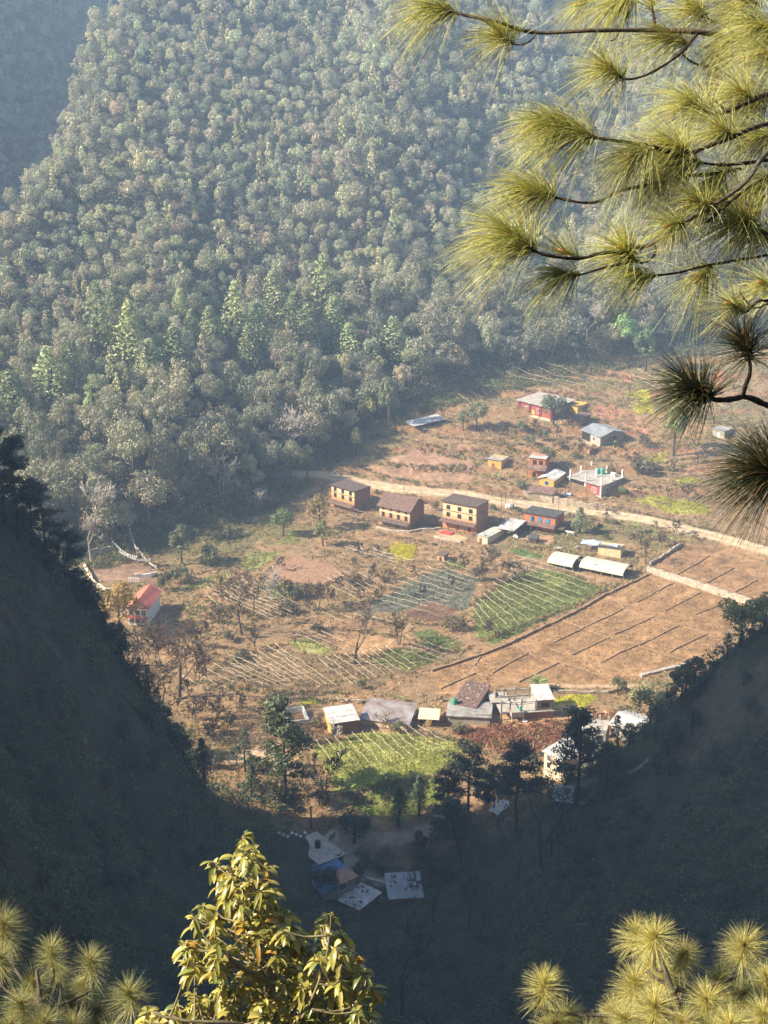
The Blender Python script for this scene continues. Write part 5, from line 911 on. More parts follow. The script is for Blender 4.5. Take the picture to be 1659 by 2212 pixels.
def trellises():
    T = [('long pale bamboo frame over the green field beside the dry plots','z2',(418,138),(200,390),(868,268),(300,545),13,7,dict(seed=1)),('bamboo frame over the blue-grey leafy field','z1',(1440,108),(1030,300),(1660,185),(1395,400),10,5,dict(seed=2)),('wide weathered frame on the lower left terrace','z1',(520,560),(200,690),(860,790),(470,795),10,6,dict(seed=3,miss=.3)),('frame on the terrace right of the lone leafless tree','z1',(1130,575),(760,640),(1300,690),(960,785),8,5,dict(seed=4)),
         ('sparse frame among leafless trees on the left terraces','z1',(335,180),(130,262),(715,372),(520,432),7,6,dict(seed=5,miss=.35)),('short-railed frame right of the ploughed field','z1',(930,150),(780,220),(1150,260),(1000,330),6,4,dict(seed=6,miss=.25)),('frame over the bright green bottom field','z3',(1240,385),(565,465),(1480,525),(735,715),11,6,dict(seed=7)),('long rails on posts across the uppermost terraces','c5',(350,135),(135,205),(880,268),(880,390),4,9,dict(seed=8,h=2.0)),
         ('collapsing frame between the two leftmost mud houses','A',(440,478),(140,762),(640,522),(265,802),6,3,dict(seed=9)),('low rails below the gable-roofed mud house','A',(600,970),(290,935),(1040,1105),(640,1085),3,5,dict(seed=10)),('old frame on the leafy vegetable rows','z1',(1230,520),(1150,575),(1500,600),(1400,660),4,5,dict(seed=11)),('small frame over the yellow-green crescent plot','z1',(720,465),(640,510),(900,550),(800,570),4,4,dict(seed=12)),
         ('dark old frame in the shaded meadow','z3',(1080,715),(930,780),(1320,720),(1060,830),5,4,dict(seed=13,old=True)),('thin frame at the lower left beside the huge leafless tree','z6',(1480,1150),(1190,1300),(1700,1240),(1420,1420),6,4,dict(seed=14,miss=.3)),('thin frame right of the red-roofed hall','z6',(1460,640),(1330,730),(1660,800),(1430,850),4,4,dict(seed=15)),('pole fence above the yellow-green road field','c5',(870,735),(870,735),(1200,800),(1200,800),1,6,dict(seed=16,h=1.7,cross=False)),
         ('slack rails across the upper right terraces','G',(725,400),(650,460),(1450,640),(1300,700),3,7,dict(seed=17,h=1.8)),('frame beside the white-roofed shelter','c4',(1040,545),(860,655),(1150,570),(1020,690),3,4,dict(seed=18,h=1.7)),('frame along the meadow edge under the forest','c4',(1290,350),(1115,410),(1390,352),(1210,480),3,3,dict(seed=19,h=1.8)),('frame over the mustard field by the road bend','G',(640,1245),(640,1245),(1180,1280),(1180,1280),1,7,dict(seed=20,h=1.6,cross=False)),
         ('frame left of the green terraces by the white-stemmed tree','z1',(475,310),(390,320),(680,370),(610,385),3,4,dict(seed=21)),('broken rails under the twiggy orchard trees','z1',(960,20),(905,30),(1280,105),(1200,120),3,4,dict(seed=22,miss=.3)),('rails on the terrace below the short-railed frame','z1',(1010,400),(800,390),(1180,450),(900,440),4,4,dict(seed=23,miss=.3))]
    for l, c, a0, a1, b0, b1, n, p, kw in T:
        p = int(p * 1.4) if n > 5 else p; n = int(n * 1.15) if n > 6 else n
        trellis(l, c, a0, a1, b0, b1, n, p, **kw)
def low_wall(label, c, pts, h=.45, w=.42, m='stone', name='plot_wall', cat='low wall', group=None, rough=.1, y0=189., step=.9):
    P = [GQ(c, *q, y0=y0) for q in pts]; r0 = P[0]; rng = np.random.default_rng(int(pts[0][0] * 3 + pts[0][1])); L = []
    for a, b in zip(P[:-1], P[1:]):
        n = max(2, int((b - a).length / step))
        for i in range(n): L.append(a.lerp(b, i / n))
    L.append(P[-1]); V, F = [], []
    for i, p in enumerate(L):
        t = (L[min(i+1, len(L)-1)] - L[max(i-1, 0)]); t.z = 0; t.normalize(); s = Vector((t.y, -t.x, 0)); z = gz(p.x, p.y); hh = h * rng.uniform(1 - rough * 2, 1 + rough * 2); ww = w * .5 * rng.uniform(.85, 1.15); q = Vector((p.x, p.y, 0)) + s * rng.normal() * rough * .4
        for o, zz in ((-ww * 1.15, -.7), (-ww, hh), (ww, hh * rng.uniform(.92, 1.05)), (ww * 1.15, -.7)): V.append(q + s * o + Vector((0, 0, z + zz)) - r0)
    for i in range(len(L) - 1):
        a, b = i * 4, i * 4 + 4; F += [(a, a+1, b+1, b), (a+1, a+2, b+2, b+1), (a+2, a+3, b+3, b+2)]
    F += [(3, 2, 1, 0), tuple(len(V) - 4 + k for k in range(4))]
    mb = MB(); mb.add(V, F); o = mb.build(name, M[m]); o.location = r0; return tag(o, label, cat, group, 'thing')
def walls():
    g = 'low walls dividing the golden plots'
    M['bund'] = mat('earth_bund', (.36,.24,.14), .95, .35, 1.5, .8)
    low_wall('long boundary wall between the trellised green field and the golden plots', 'z2', [(0,682),(130,640),(320,575),(480,500),(700,395),(870,300),(1000,240),(1068,205)], .5, .4, 'bund')
    D = [((300,690),(480,590)),((430,735),(625,640)),((690,602),(882,512)),((830,642),(1015,552)),((600,540),(745,470),(940,376)),((900,500),(1090,416)),((1020,552),(1222,456)),((1170,590),(1282,534)),((1010,342),(1190,246)),((1150,382),(1325,294)),((1300,402),(1430,350)),((1210,206),(1370,112)),((1355,246),(1490,172)),((1485,296),(1605,232)),((45,768),(215,690)),((1280,535),(1360,496)),((210,655),(240,610)),((160,768),(210,750))]
    for i, p in enumerate(D): low_wall('dark low wall running up-slope between golden plots', 'z2', p, .24, .24, 'bund', group=g)
    for p in (((400,546),(470,556),(492,598),(620,632),(875,712)), ((585,570),(700,605),(990,700)), ((770,478),(905,522),(1060,568),(1280,632)), ((880,316),(935,345),(945,372)), ((1085,420),(1210,450),(1400,512)), ((650,430),(745,466)), ((950,376),(1085,418)), ((225,690),(410,746)), ((500,600),(400,546))): low_wall('pale low path wall crossing the golden plots', 'z2', p, .10, .38, 'bund', name='path_kerb', cat='low wall', group='pale low walls crossing the golden plots')
    low_wall('pale stone wall along the top of the golden plots', 'z2', [(1062,190),(1200,232),(1320,272),(1440,312),(1560,352),(1700,402)], 1.5, .8, 'rubble', 'stone_wall', 'wall', rough=.08)
    low_wall('dark stone wall running up from the stone wall to the road field', 'z2', [(1075,160),(1230,62)], .9, .6, 'stone', 'stone_wall', 'wall')
    low_wall('double concrete kerb at the lower right edge of the golden plots', 'z2', [(1030,708),(1180,668),(1330,628)], .5, .9, 'concrete', 'kerb_wall', 'wall')
    low_wall('low ditch wall left of the rounded tree on the golden plots', 'z2', [(600,785),(870,790),(960,765)], .6, .5, 'stone', 'stone_wall', 'wall')
    low_wall('stone retaining wall of the road below the yellow cottage', 'B', [(575,205),(640,215),(780,245),(905,278)], 1.5, .7, 'stone', 'retaining_wall', 'wall')
    low_wall('stone retaining wall of the road below the unfinished crimson house', 'B', [(915,275),(1060,305),(1200,330),(1330,350),(1480,360)], 1.7, .8, 'stone', 'retaining_wall', 'wall')
    low_wall('rubble wall on the lower side of the road beside the sacks', 'B', [(430,285),(560,305),(690,335),(800,360),(1080,400)], .7, .6, 'rubble', 'rubble_wall', 'wall')
    low_wall('low terrace wall before the gable-roofed mud house', 'A', [(640,690),(820,730),(1000,742),(1130,712),(1340,700)], .5, .5, 'rubble', 'terrace_wall', 'wall')
    low_wall('terrace wall in front of the tallest mud house', 'A', [(1270,790),(1400,820),(1560,850)], .6, .5, 'rubble', 'terrace_wall', 'wall')
    low_wall('curved pale wall of the yard beside the grey driveway', 'z6', [(548,545),(580,600),(620,670),(690,715),(800,700)], .9, .4, 'cream', 'yard_wall', 'wall')
    low_wall('grey boundary wall behind the tall leafless tree', 'z6', [(485,500),(550,490),(640,470),(740,450)], 1.6, .3, 'plaster', 'boundary_wall', 'wall')
    low_wall('cream garden wall left of the grey concrete roof', 'E', [(85,600),(205,485)], 1.0, .5, 'mudtan', 'garden_wall', 'wall')
    low_wall('broken stone wall behind the rusty shed', 'F', [(560,168),(760,190),(1000,205),(1150,230)], .4, .5, 'stone', 'stone_wall', 'wall')
    low_wall('concrete drain wall on the shaded track beside the flat-roofed house', 'z3', [(690,1060),(655,1090),(640,1125)], .9, .4, 'plaster', 'drain_wall', 'wall', y0=172)
    low_wall('pale kerb along the shaded track', 'z3', [(890,1345),(1000,1375),(1040,1385)], .4, .5, 'concrete', 'kerb_wall', 'wall', y0=160)
def pole(c, x, y, hpx, label, y0=189., arm=True, rad=.07):
    b = GQ(c, x, y, y0=y0); h = hpx * mpp(b) / _cp; r = empty('power_pole', b, 0, label=label, cat='pole'); q = MB(); q.tube([(0,0,-.5), (.02*h*0, 0, h)], [rad, rad*.7], 8); q.build('pole', M['oldbamboo'], r)
    if arm: q = MB(); q.box(-.5, .5, -.04, .04, h - .45, h - .35); q.build('crossarm', M['oldbamboo'], r)
def small_things():
    for a in [('A',940,360,46,'thin pole behind the gable-roofed mud house'),('B',388,330,42,'pole on the roadside by the sacks'),('B',338,470,58,'tall pole in the shadow of the tallest mud house'),('B',965,370,36,'pole beside the road above the orange house'),('B',660,630,32,'pole before the porch of the orange house'),('A',125,105,20,'pole at the left end of the road'),('E',680,285,52,'tall thin pole behind the stone-strewn roof'),('D',1085,575,52,'thin pole between the two tunnels'),('z2',1290,525,46,'thin pole on the right part of the golden plots'),('C',640,545,32,'pole beside the dark tree by the crimson house'),('C',935,395,13,'short post with a light top beside the grey tin roof'),('z3',1700,1200,52,'dark pole beside the shaded track')]: pole(*a, y0=172 if a[0] == 'z3' else 189., arm=a[3] > 40)
    # motorcycles and their rider
    def bike(c, x, y, rz, label):
        b = GQ(c, x, y); r = empty('motorcycle', b, R(rz), label=label, cat='motorcycle')
        for k, x0 in (('front', .68), ('rear', -.62)):
            w = MB(); ring = [(x0 + .31 * cos(2*pi*i/16), 0, .31 + .31 * sin(2*pi*i/16)) for i in range(17)]; w.tube(ring, .07, 6, cap=False); t = w.build('wheel', M['black_tank'], r); h = MB(); h.lathe([(.1, -.05), (.1, .05)], 8); o = h.build('hub', M['tin'], t); o.rotation_euler.x = R(90); o.location = (x0, 0, .31)
        f = MB(); f.tube([(.68,0,.31), (.48,0,.75), (.40,0,1.0)], .04, 6); f.tube([(-.62,0,.31), (-.1,0,.35), (.35,0,.45), (.46,0,.78)], .06, 6); f.build('frame', M['black_tank'], r); e = MB(); e.box(-.12, .22, -.13, .13, .28, .58); e.build('engine', M['darkslate'], r)
        t = MB(); t.lathe([(.1, -.28), (.17, -.1), (.17, .12), (.08, .26)], 10); o = t.build('fuel_tank', M['crimson'], r); o.rotation_euler.y = R(90); o.location = (.16, 0, .74); s = MB(); s.prism([(-.72,-.12,.70), (-.05,-.14,.70), (-.05,.14,.70), (-.72,.12,.70)], .1); s.build('seat', M['black_tank'], r); hb = MB(); hb.tube([(.34,-.36,1.05), (.42,-.1,1.02), (.42,.1,1.02), (.34,.36,1.05)], .025, 6); hb.build('handlebar', M['tin'], r); l = MB(); l.lathe([(.04,-.08), (.1,.02), (.1,.05)], 10); o = l.build('headlight', M['tin'], r); o.rotation_euler.y = R(90); o.location = (.56, 0, .9); return r, b
    r, b = bike('c5', 717, 1008, 168, 'dark motorcycle ridden along the dirt road'); person(b + Vector((0, 0, .0)), R(168), 'ride', 'person riding the motorcycle on the dirt road', (.06,.06,.08), (.07,.07,.09))
    bike('c5', 765, 990, 150, 'parked motorcycle at the roadside under the bank')
    person(GQ('E',118,345), R(60), 'stand', 'person in dark clothes standing on the stony ground left of the stone-strewn roof', (.05,.05,.06), (.05,.045,.05))
    person(GQ('z3',737,1280,y0=172), R(-60), 'stand', 'person in dark clothes beside the shaded flat-roofed house', (.05,.05,.07), (.04,.04,.05)); person(GQ('z3',722,1262,y0=172), R(-40), 'stand', 'person in a pale top beside the shaded flat-roofed house', (.45,.42,.42), (.06,.05,.05))
    person(GQ('A',1590,725), R(200), 'stand', 'person in white clothes under the porch of the tallest mud house', (.72,.70,.68), (.55,.53,.5)); person(GQ('z6',650,775), R(30), 'stand', 'person in dark clothes by the grey driveway', (.06,.06,.07), (.05,.05,.06))
    cow(GQ('B',1095,640), R(165), 'white cow standing in the shade right of the orange house', (.75,.72,.68)); 
    for x, y, a, l in ((935,785,20,'leftmost pale goat on the ground above the shorter tunnel'), (972,790,-15,'pale goat facing right above the shorter tunnel'), (1165,780,60,'goat beside the pen roofed with blue plastic')): cow(GQ('B',x,y), R(a), l, (.66,.60,.52), .5, 'goat')
    # sacks, laundry, straw, stones
    for i, (c, x, y, rz, mm, l) in enumerate((('B',408,335,0,'cloth','white sack standing at the roadside, left of the three'),('B',432,338,30,'cloth','middle white sack at the roadside'),('B',458,338,60,'greytin','grey sack at the roadside, right of the three'))):
        b = GQ(c, x, y); s = MB(); s.lathe([(.42,0),(.55,.25),(.55,.8),(.45,1.15),(.16,1.35),(.22,1.5)], 12); o = s.build('sack', M[mm], smooth=True); o.location = b; o.rotation_euler = (R(8), 0, R(rz)); tag(o, l, 'sack', 'sacks at the roadside')
    for c, x, y, w, h, mm, l in [('A',1405,745,3.6,.35,'redcloth','red cloth spread out with grain before the tallest mud house'),('B',1085,190,1.5,1.0,'bluecloth','pale blue laundry hung in the yard of the unfinished crimson house'),('B',1020,195,1.2,.9,'cloth','white laundry hung left of the pale blue laundry'),('B',500,655,1.6,1.2,'cloth','white sheet heaped beside the coop'),('A',1620,700,1.0,1.1,'cloth','white sheets hanging under the porch of the tallest mud house'),('E',1095,575,1.6,.25,'cloth','white basin-shaped sheet lying before the unfinished concrete house')]:
        b = GQ(c, x, y); rg = np.random.default_rng(int(x)); ph = rg.uniform(0, 6, 4)
        o = sheet(lambda u, v: ((u - .5) * w, (v - .5) * w * .6, h * (.25 + .5 * sin(3 * u + ph[0])**2 * sin(4 * v + ph[1])**2 + .25 * sin(9 * u + ph[2]) * sin(7 * v + ph[3])) * min(1, 8 * min(u, 1 - u, v, 1 - v) + .15)), 14, 10, .03).build('cloth', M[mm], smooth=True); o.location = b + Vector((0, 0, .12)); o.rotation_euler.z = R(-30); tag(o, l, 'cloth')
    b = GQ('A',1250,655); P = []; rg = np.random.default_rng(4); n = 500; t = rg.uniform(0, 1, n); a = rg.uniform(0, 6.28, n); rr = 1.9 * (1 - t)**.7; d = np.stack([np.cos(a), np.sin(a), np.full(n, .5)], -1); V, F = leafquads(np.stack([rr*np.cos(a), rr*np.sin(a), 2.9 * t], -1), nrm(d + rg.normal(size=d.shape) * .3), .6, rg, .25, up=nrm(np.stack([-np.cos(a)*.5, -np.sin(a)*.5, np.ones(n)], -1)))
    o = np_mesh('haystack', V, F, M['scrub'], np.array((.36,.25,.14)) * rg.uniform(.7, 1.2, (len(V), 1))); o.location = b; tag(o, 'straw stack in shade between the gable-roofed and the tallest mud house', 'haystack')
    def boulder(c, x, y, s, m, label, group=None, y0=189.):
        b = GQ(c, x, y, y0=y0); k = s * mpp(b); rg = np.random.default_rng(int(x + y)); q = MB(); n = 9; prof = [(.55, -.3), (.95, .1), (1.0, .45), (.75, .85), (.3, 1.05)]; q.lathe(prof, n); q.v = [(v[0] * k * rg.uniform(.75, 1.1), v[1] * k * rg.uniform(.75, 1.1), v[2] * k * rg.uniform(.85, 1.1)) for v in q.v]; o = q.build('boulder', M[m]); o.location = b; return tag(o, label, 'boulder', group)
    boulder('C',195,560,7,'darkslate','dark boulder on the terrace left of the large dark tree'); boulder('z6',625,760,6,'rubble','white boulder beside the grey driveway'); boulder('z6',600,790,4,'rubble','smaller white boulder just below the other by the driveway'); boulder('A',60,640,4,'rubble','pale boulder left of the first mud house'); boulder('c4',120,885,5,'rubble','white boulder beside the left end of the road'); boulder('z2',492,525,2.2,'stone','brown boulder at the left edge of the golden plots'); boulder('z2',990,700,1.8,'white','small white stone at the lower edge of the golden plots')
    rg = np.random.default_rng(12)
    spots = [('F', rg.uniform(900,1150), rg.uniform(100,240)) for _ in range(46)] + [('F', rg.uniform(1300,1450), rg.uniform(120,200)) for _ in range(22)] + [('A', rg.uniform(1290,1500), rg.uniform(800,860)) for _ in range(24)] + [('B', rg.uniform(470,620), rg.uniform(640,720)) for _ in range(24)] + [('C', rg.uniform(1310,1450), rg.uniform(560,610)) for _ in range(18)] + [('A', rg.uniform(640,1010), rg.uniform(700,730)) for _ in range(18)]
    for c, x, y in spots: boulder(c, x, y, rg.uniform(.8, 2.0), 'rubble' if rg.random() < .7 else 'stone', 'pale stone lying among rubble near the houses', 'loose stones around the houses')
    for i in range(7):
        b = GQ('z3', 330 + 28 * i, 1050 + 12 * (i % 3), y0=172); q = MB(); q.lathe([(.3,0),(.34,.2),(.2,.4)], 7); o = q.build('stone', M['white']); o.location = b; tag(o, 'white stone on the shaded bank left of the flat-roofed house', 'stone', 'white stones on the shaded bank')
    # standing planks on the terrace
    b = GQ('c4',1045,820); r = empty('plank_stack', b, R(-25), label='bundle of grey planks leaning upright on the upper terrace', cat='planks')
    for i in range(6): q = MB(); x = i * .28; q.prism([(x, 0, 0), (x + .2, 0, 0), (x + .2, .06, 0), (x, .06, 0)], 2.9 + .3 * (i % 2), Vector((.16, .25, 1)).normalized()); q.build('plank', M['oldbamboo'], r)
    # bananas
    def banana(c, x, y, hpx, label, n=9, seed=1, y0=189.):
        b = GQ(c, x, y, y0=y0); H = hpx * mpp(b) / _cp; r = empty('banana_plant', b, 0, label=label, cat='banana plant'); q = MB(); q.tube([(0,0,-.3), (0,0,H*.45)], [.16, .1], 8); q.build('stem', M['palebark'], r); rg = np.random.default_rng(seed)
        for i in range(n):
            a = 2.4 * i + rg.normal() * .2; l = H * rg.uniform(.5, .75); el = rg.uniform(.5, 1.25); w = l * .13; V, F, C = [], [], []
            for k in range(9):
                t = k / 8; e = el - 1.5 * t * t; d = l * t; rr = d * cos(el - .6 * t * t); z = H * .42 + d * sin(el) * (1 - .55 * t * t); ww = w * math.sin(pi * min(1, t * .92 + .08))**.6
                for s in (-1, 0, 1): V.append((rr * cos(a) - s * ww * sin(a), rr * sin(a) + s * ww * cos(a), z - (.25 * ww if s else 0)))
            for k in range(8):
                for s in (0, 1): i0 = k * 3 + s; F.append((i0, i0 + 1, i0 + 4, i0 + 3))
            np_mesh('leaf', V, np.array(F), M['crop'], np.tile(np.array((.24,.28,.11)) * rg.uniform(.7, 1.3), (len(V), 1)), parent=r)
    banana('E',1260,215,38,'big pale banana clump behind the unfinished concrete house',22,1); banana('c5',885,1105,28,'banana plant on the bank below the road',9,2); banana('c5',1090,1165,18,'small banana plant right of the larger one below the road',8,3); banana('c5',1020,1150,18,'short banana plant between the two below the road',7,4); banana('C',1150,640,18,'young leafy plant before the cement house',9,5); banana('c4',1400,1000,18,'banana-like plant in the garden left of the cottage',8,6); banana('F',1150,200,20,'dry banana plant among the stones behind the rusty shed',8,7)
    # ridged soil of the ploughed field
    p = FIELDS['ploughed']; a, bb = Vector(GQ('z1',590,80)), Vector(GQ('z1',470,165)); d = Vector(GQ('z1',790,210)) - Vector(GQ('z1',560,185)); c_ = Vector(GQ('z1',890,160)) - Vector(GQ('z1',650,52)); d.z = 0; ln = d.normalized(); sd = Vector((-ln.y, ln.x, 0)); c0 = p.mean(0); q = MB(); rg = np.random.default_rng(8)
    for k in range(-14, 15):
        run = []
        for t in np.arange(-18, 18, .7):
            x, y = c0[0] + ln.x * t + sd.x * k * .95, c0[1] + ln.y * t + sd.y * k * .95
            if inside(np.array([x]), np.array([y]), p)[0]: run.append(Vector((x, y, gz(x, y))))
        if len(run) > 3:
            V, F = [], []
            for i, v in enumerate(run):
                h = .30 * rg.uniform(.75, 1.2)
                for o, z in ((-.38, -.05), (0, h), (.38, -.05)): V.append(v + sd * o + Vector((0, 0, z)))
            for i in range(len(run) - 1): F += [(3*i, 3*i+1, 3*i+4, 3*i+3), (3*i+1, 3*i+2, 3*i+5, 3*i+4)]
            q.add(V, F)
    M['ridge'] = mat('ploughed_earth', (.32,.195,.125), .95, .3, 2, .8); tag(q.build('ploughed_soil', M['ridge']), 'red-brown ridged soil of the ploughed field', kind='stuff')
    # prayer flags by the hall
    for i, (a, bq, h1, h2, n, l) in enumerate((((735,435),(900,545),2.5,2.6,13,'prayer flag string from the trees to the stone enclosure'),((850,405),(895,500),6.0,3.0,9,'short steep prayer flag string right of the long one'),((780,500),(985,560),2.4,2.6,16,'prayer flag string across the enclosure'),((900,480),(1025,605),2.6,2.4,12,'prayer flag string along the right side of the enclosure'))):
        flag_string('z6', a, bq, h1, h2, n, l, 40 + i)
    flag_string('z4', (960,975), (1055,905), 1.6, 2.0, 8, 'lower yellow prayer flag string on the shaded right slope', 51, 165., True); flag_string('z4', (1240,780), (1420,690), 1.6, 2.0, 12, 'upper prayer flag string on the shaded right slope', 52, 165., True)
    low_wall('white parapet of the prayer flag enclosure', 'z6', [(880,625),(985,620),(1025,600)], 1.0, .3, 'white', 'parapet_wall', 'wall')
    r = empty('white_rack', GQ('z6',840,650), R(-10), label='white slatted rack in the yard above the hall', cat='rack')
    for i in range(7): q = MB(); q.box(i*.42, i*.42 + .12, 0, .08, 0, 1.3); q.build('slat', M['white'], r)
    q = MB(); q.box(-.1, 2.8, -.05, .0, 1.05, 1.15); q.build('rail', M['white'], r)
    q = sheet(lambda u, v: ((u-.5) * 7, (v-.5) * 2.6 + 1.2 * sin(2.2*u), .10 * sin(9*u + 4*v)), 16, 8, .05).build('tarpaulin', M['cloth'], smooth=True); q.location = GQ('H',300,690,y0=172) + Vector((0,0,.35)); q.rotation_euler.z = R(40); tag(q, 'long pale sheet lying on the slope behind the dark trees', 'sheet')
def flag_string(c, a, b, h1, h2, n, label, seed, y0=189., yellow=False):
    rg = np.random.default_rng(seed); A = GQ(c, *a, y0=y0); B = GQ(c, *b, y0=y0); r = empty('prayer_flags', A, 0, label=label, cat='prayer flags', group='prayer flag strings'); p0 = Vector((0,0,h1)); p1 = B - A + Vector((0,0,h2))
    pt = [p0.lerp(p1, t / 24) - Vector((0, 0, 1.0 * 4 * (t/24) * (1 - t/24))) for t in range(25)]; q = MB(); q.tube(pt, .02, 4); q.build('cord', M['cloth'], r)
    for e, h in ((Vector((0,0,0)), h1), (B - A, h2)): q = MB(); q.tube([e - Vector((0,0,.5)), e + Vector((0,0,h+.2))], .05, 6); q.build('pole', M['bamboo'], r)
    d = (p1 - p0); d.z = 0; d.normalize()
    for i in range(n):
        t = (i + .5) / n; p = p0.lerp(p1, t) - Vector((0, 0, 4 * t * (1 - t))); w, h = .42, .5; ph = rg.uniform(0, 6); s = Vector((-d.y, d.x, 0))
        o = sheet(lambda u, v: p + d * (u - .5) * w * 1.3 + s * (.10 * sin(6*u + ph + v)) - Vector((0, 0, h * v)), 4, 4, .012).build('flag', M['tarp'] if yellow and i % 2 else M['cloth'], r)
# ---------------------------------------------------------------- people and animals: one skin each
def skin_body(name, nodes, edges, m, sub=2, parent=None):
    me = bpy.data.meshes.new(name); me.from_pydata([n[:3] for n in nodes], edges, []); o = bpy.data.objects.new(name, me); COL.objects.link(o); sk = o.modifiers.new('skin', 'SKIN'); sk.use_smooth_shade = True
    for i, n in enumerate(nodes): me.skin_vertices[0].data[i].radius = (n[3], n[4] if len(n) > 4 else n[3])
    me.skin_vertices[0].data[0].use_root = True; ss = o.modifiers.new('sub', 'SUBSURF'); ss.levels = ss.render_levels = sub; me.materials.append(m); o.parent = parent; return o
SKIN = None
def person(loc, rz, pose, label, top, legs):
    r = empty('person', loc, rz, label=label, cat='person'); sk = M.setdefault('skin', mat('skin', (.32,.19,.12), .6, .1, 5, 0)); hm = M.setdefault('hair', mat('black_hair', (.02,.018,.017), .7, .1, 5, 0))
    key = 'clothes_%.2f_%.2f' % (top[0], legs[0])
    tm = M.setdefault(key + 't', mat('shirt_cloth', top, .9, .15, 6, .1)); lm = M.setdefault(key + 'l', mat('trouser_cloth', legs, .9, .15, 6, .1))
    if pose == 'stand': J = dict(pel=(0,0,.92), chest=(0,0,1.28), neck=(0,0,1.45), head=(.02,0,1.60), top=(.02,0,1.70), kl=(.04,.11,.50), al=(-.02,.12,.08), kr=(.05,-.11,.50), ar=(.04,-.13,.08), el=(-.02,.27,1.12), wl=(.10,.26,.88), er=(-.02,-.27,1.12), wr=(.10,-.26,.88))
    else: J = dict(pel=(-.32,0,.90), chest=(-.20,0,1.26), neck=(-.14,0,1.43), head=(-.10,0,1.58), top=(-.09,0,1.68), kl=(.10,.20,.86), al=(.02,.20,.42), kr=(.10,-.20,.86), ar=(.02,-.20,.42), el=(.02,.30,1.12), wl=(.32,.32,1.06), er=(.02,-.30,1.12), wr=(.32,-.32,1.06))
    v = lambda k: Vector(J[k]); d = lambda k, dx, dy=0, dz=0: tuple(v(k) + Vector((dx, dy, dz)))
    N = [J['pel'] + (.13,.15), J['chest'] + (.12,.17), J['neck'] + (.055,), J['head'] + (.085,), J['top'] + (.06,), d('pel',0,.09,-.06) + (.085,), J['kl'] + (.06,), J['al'] + (.04,), d('al',.16,.01,-.05) + (.035,), d('pel',0,-.09,-.06) + (.085,), J['kr'] + (.06,), J['ar'] + (.04,), d('ar',.16,-.01,-.05) + (.035,), d('chest',0,.19,.08) + (.055,), J['el'] + (.042,), J['wl'] + (.03,), d('chest',0,-.19,.08) + (.055,), J['er'] + (.042,), J['wr'] + (.03,)]
    E = [(0,1),(1,2),(2,3),(3,4),(0,5),(5,6),(6,7),(7,8),(0,9),(9,10),(10,11),(11,12),(1,13),(13,14),(14,15),(1,16),(16,17),(17,18)]; k = len(N)
    for w, wi, s in (('wl', 15, 1), ('wr', 18, -1)):
        f = (v(w) - v('el' if s > 0 else 'er')).normalized(); side = Vector((0, s, 0)); pn = v(w) + f * .07; N.append(tuple(pn) + (.024,)); pi_ = len(N) - 1; E.append((wi, pi_))
        for q, (o, l) in enumerate(((-.03, .075), (-.01, .085), (.012, .08), (.032, .065), (-.055, .03))): N.append(tuple(pn + Vector((1, 0, 0)) * o + f * l + Vector((.0, 0, -.0)) - side * .012) + (.009,)); E.append((pi_, len(N) - 1))
    skin_body('body', N, E, sk, 1, r)
    c = skin_body('shirt', [tuple(v('pel') + Vector((0,0,-.04))) + (.15,.18), J['chest'] + (.145,.195), tuple(v('neck') - Vector((0,0,.04))) + (.08,.10), d('chest',0,.19,.08) + (.075,), J['el'] + (.058,), tuple(v('el').lerp(v('wl'), .85)) + (.042,), d('chest',0,-.19,.08) + (.075,), J['er'] + (.058,), tuple(v('er').lerp(v('wr'), .85)) + (.042,)], [(0,1),(1,2),(1,3),(3,4),(4,5),(1,6),(6,7),(7,8)], tm, 1, r)
    skin_body('trousers', [tuple(v('pel')) + (.14,.165), d('pel',0,.09,-.06) + (.10,), J['kl'] + (.075,), tuple(v('kl').lerp(v('al'), .92)) + (.06,), d('pel',0,-.09,-.06) + (.10,), J['kr'] + (.075,), tuple(v('kr').lerp(v('ar'), .92)) + (.06,)], [(0,1),(1,2),(2,3),(0,4),(4,5),(5,6)], lm, 1, r)
    h = MB(); h.lathe([(.06,-.02),(.105,.0),(.112,.06),(.09,.11),(.04,.14)], 12); o = h.build('hair', hm, r, True); o.location = v('head') + Vector((-.018, 0, .01)); fm = M['hair']
    for y in (.034, -.034): e = MB(); e.lathe([(.008,-.01),(.013,0),(.008,.01)], 8); o = e.build('eye', fm, r); o.location = v('head') + Vector((.082, y, -.005))
    n = MB(); n.tube([(.085,0,.0), (.115,0,-.035)], [.01,.016], 6); o = n.build('nose', sk, r); o.location = v('head'); 
    return r
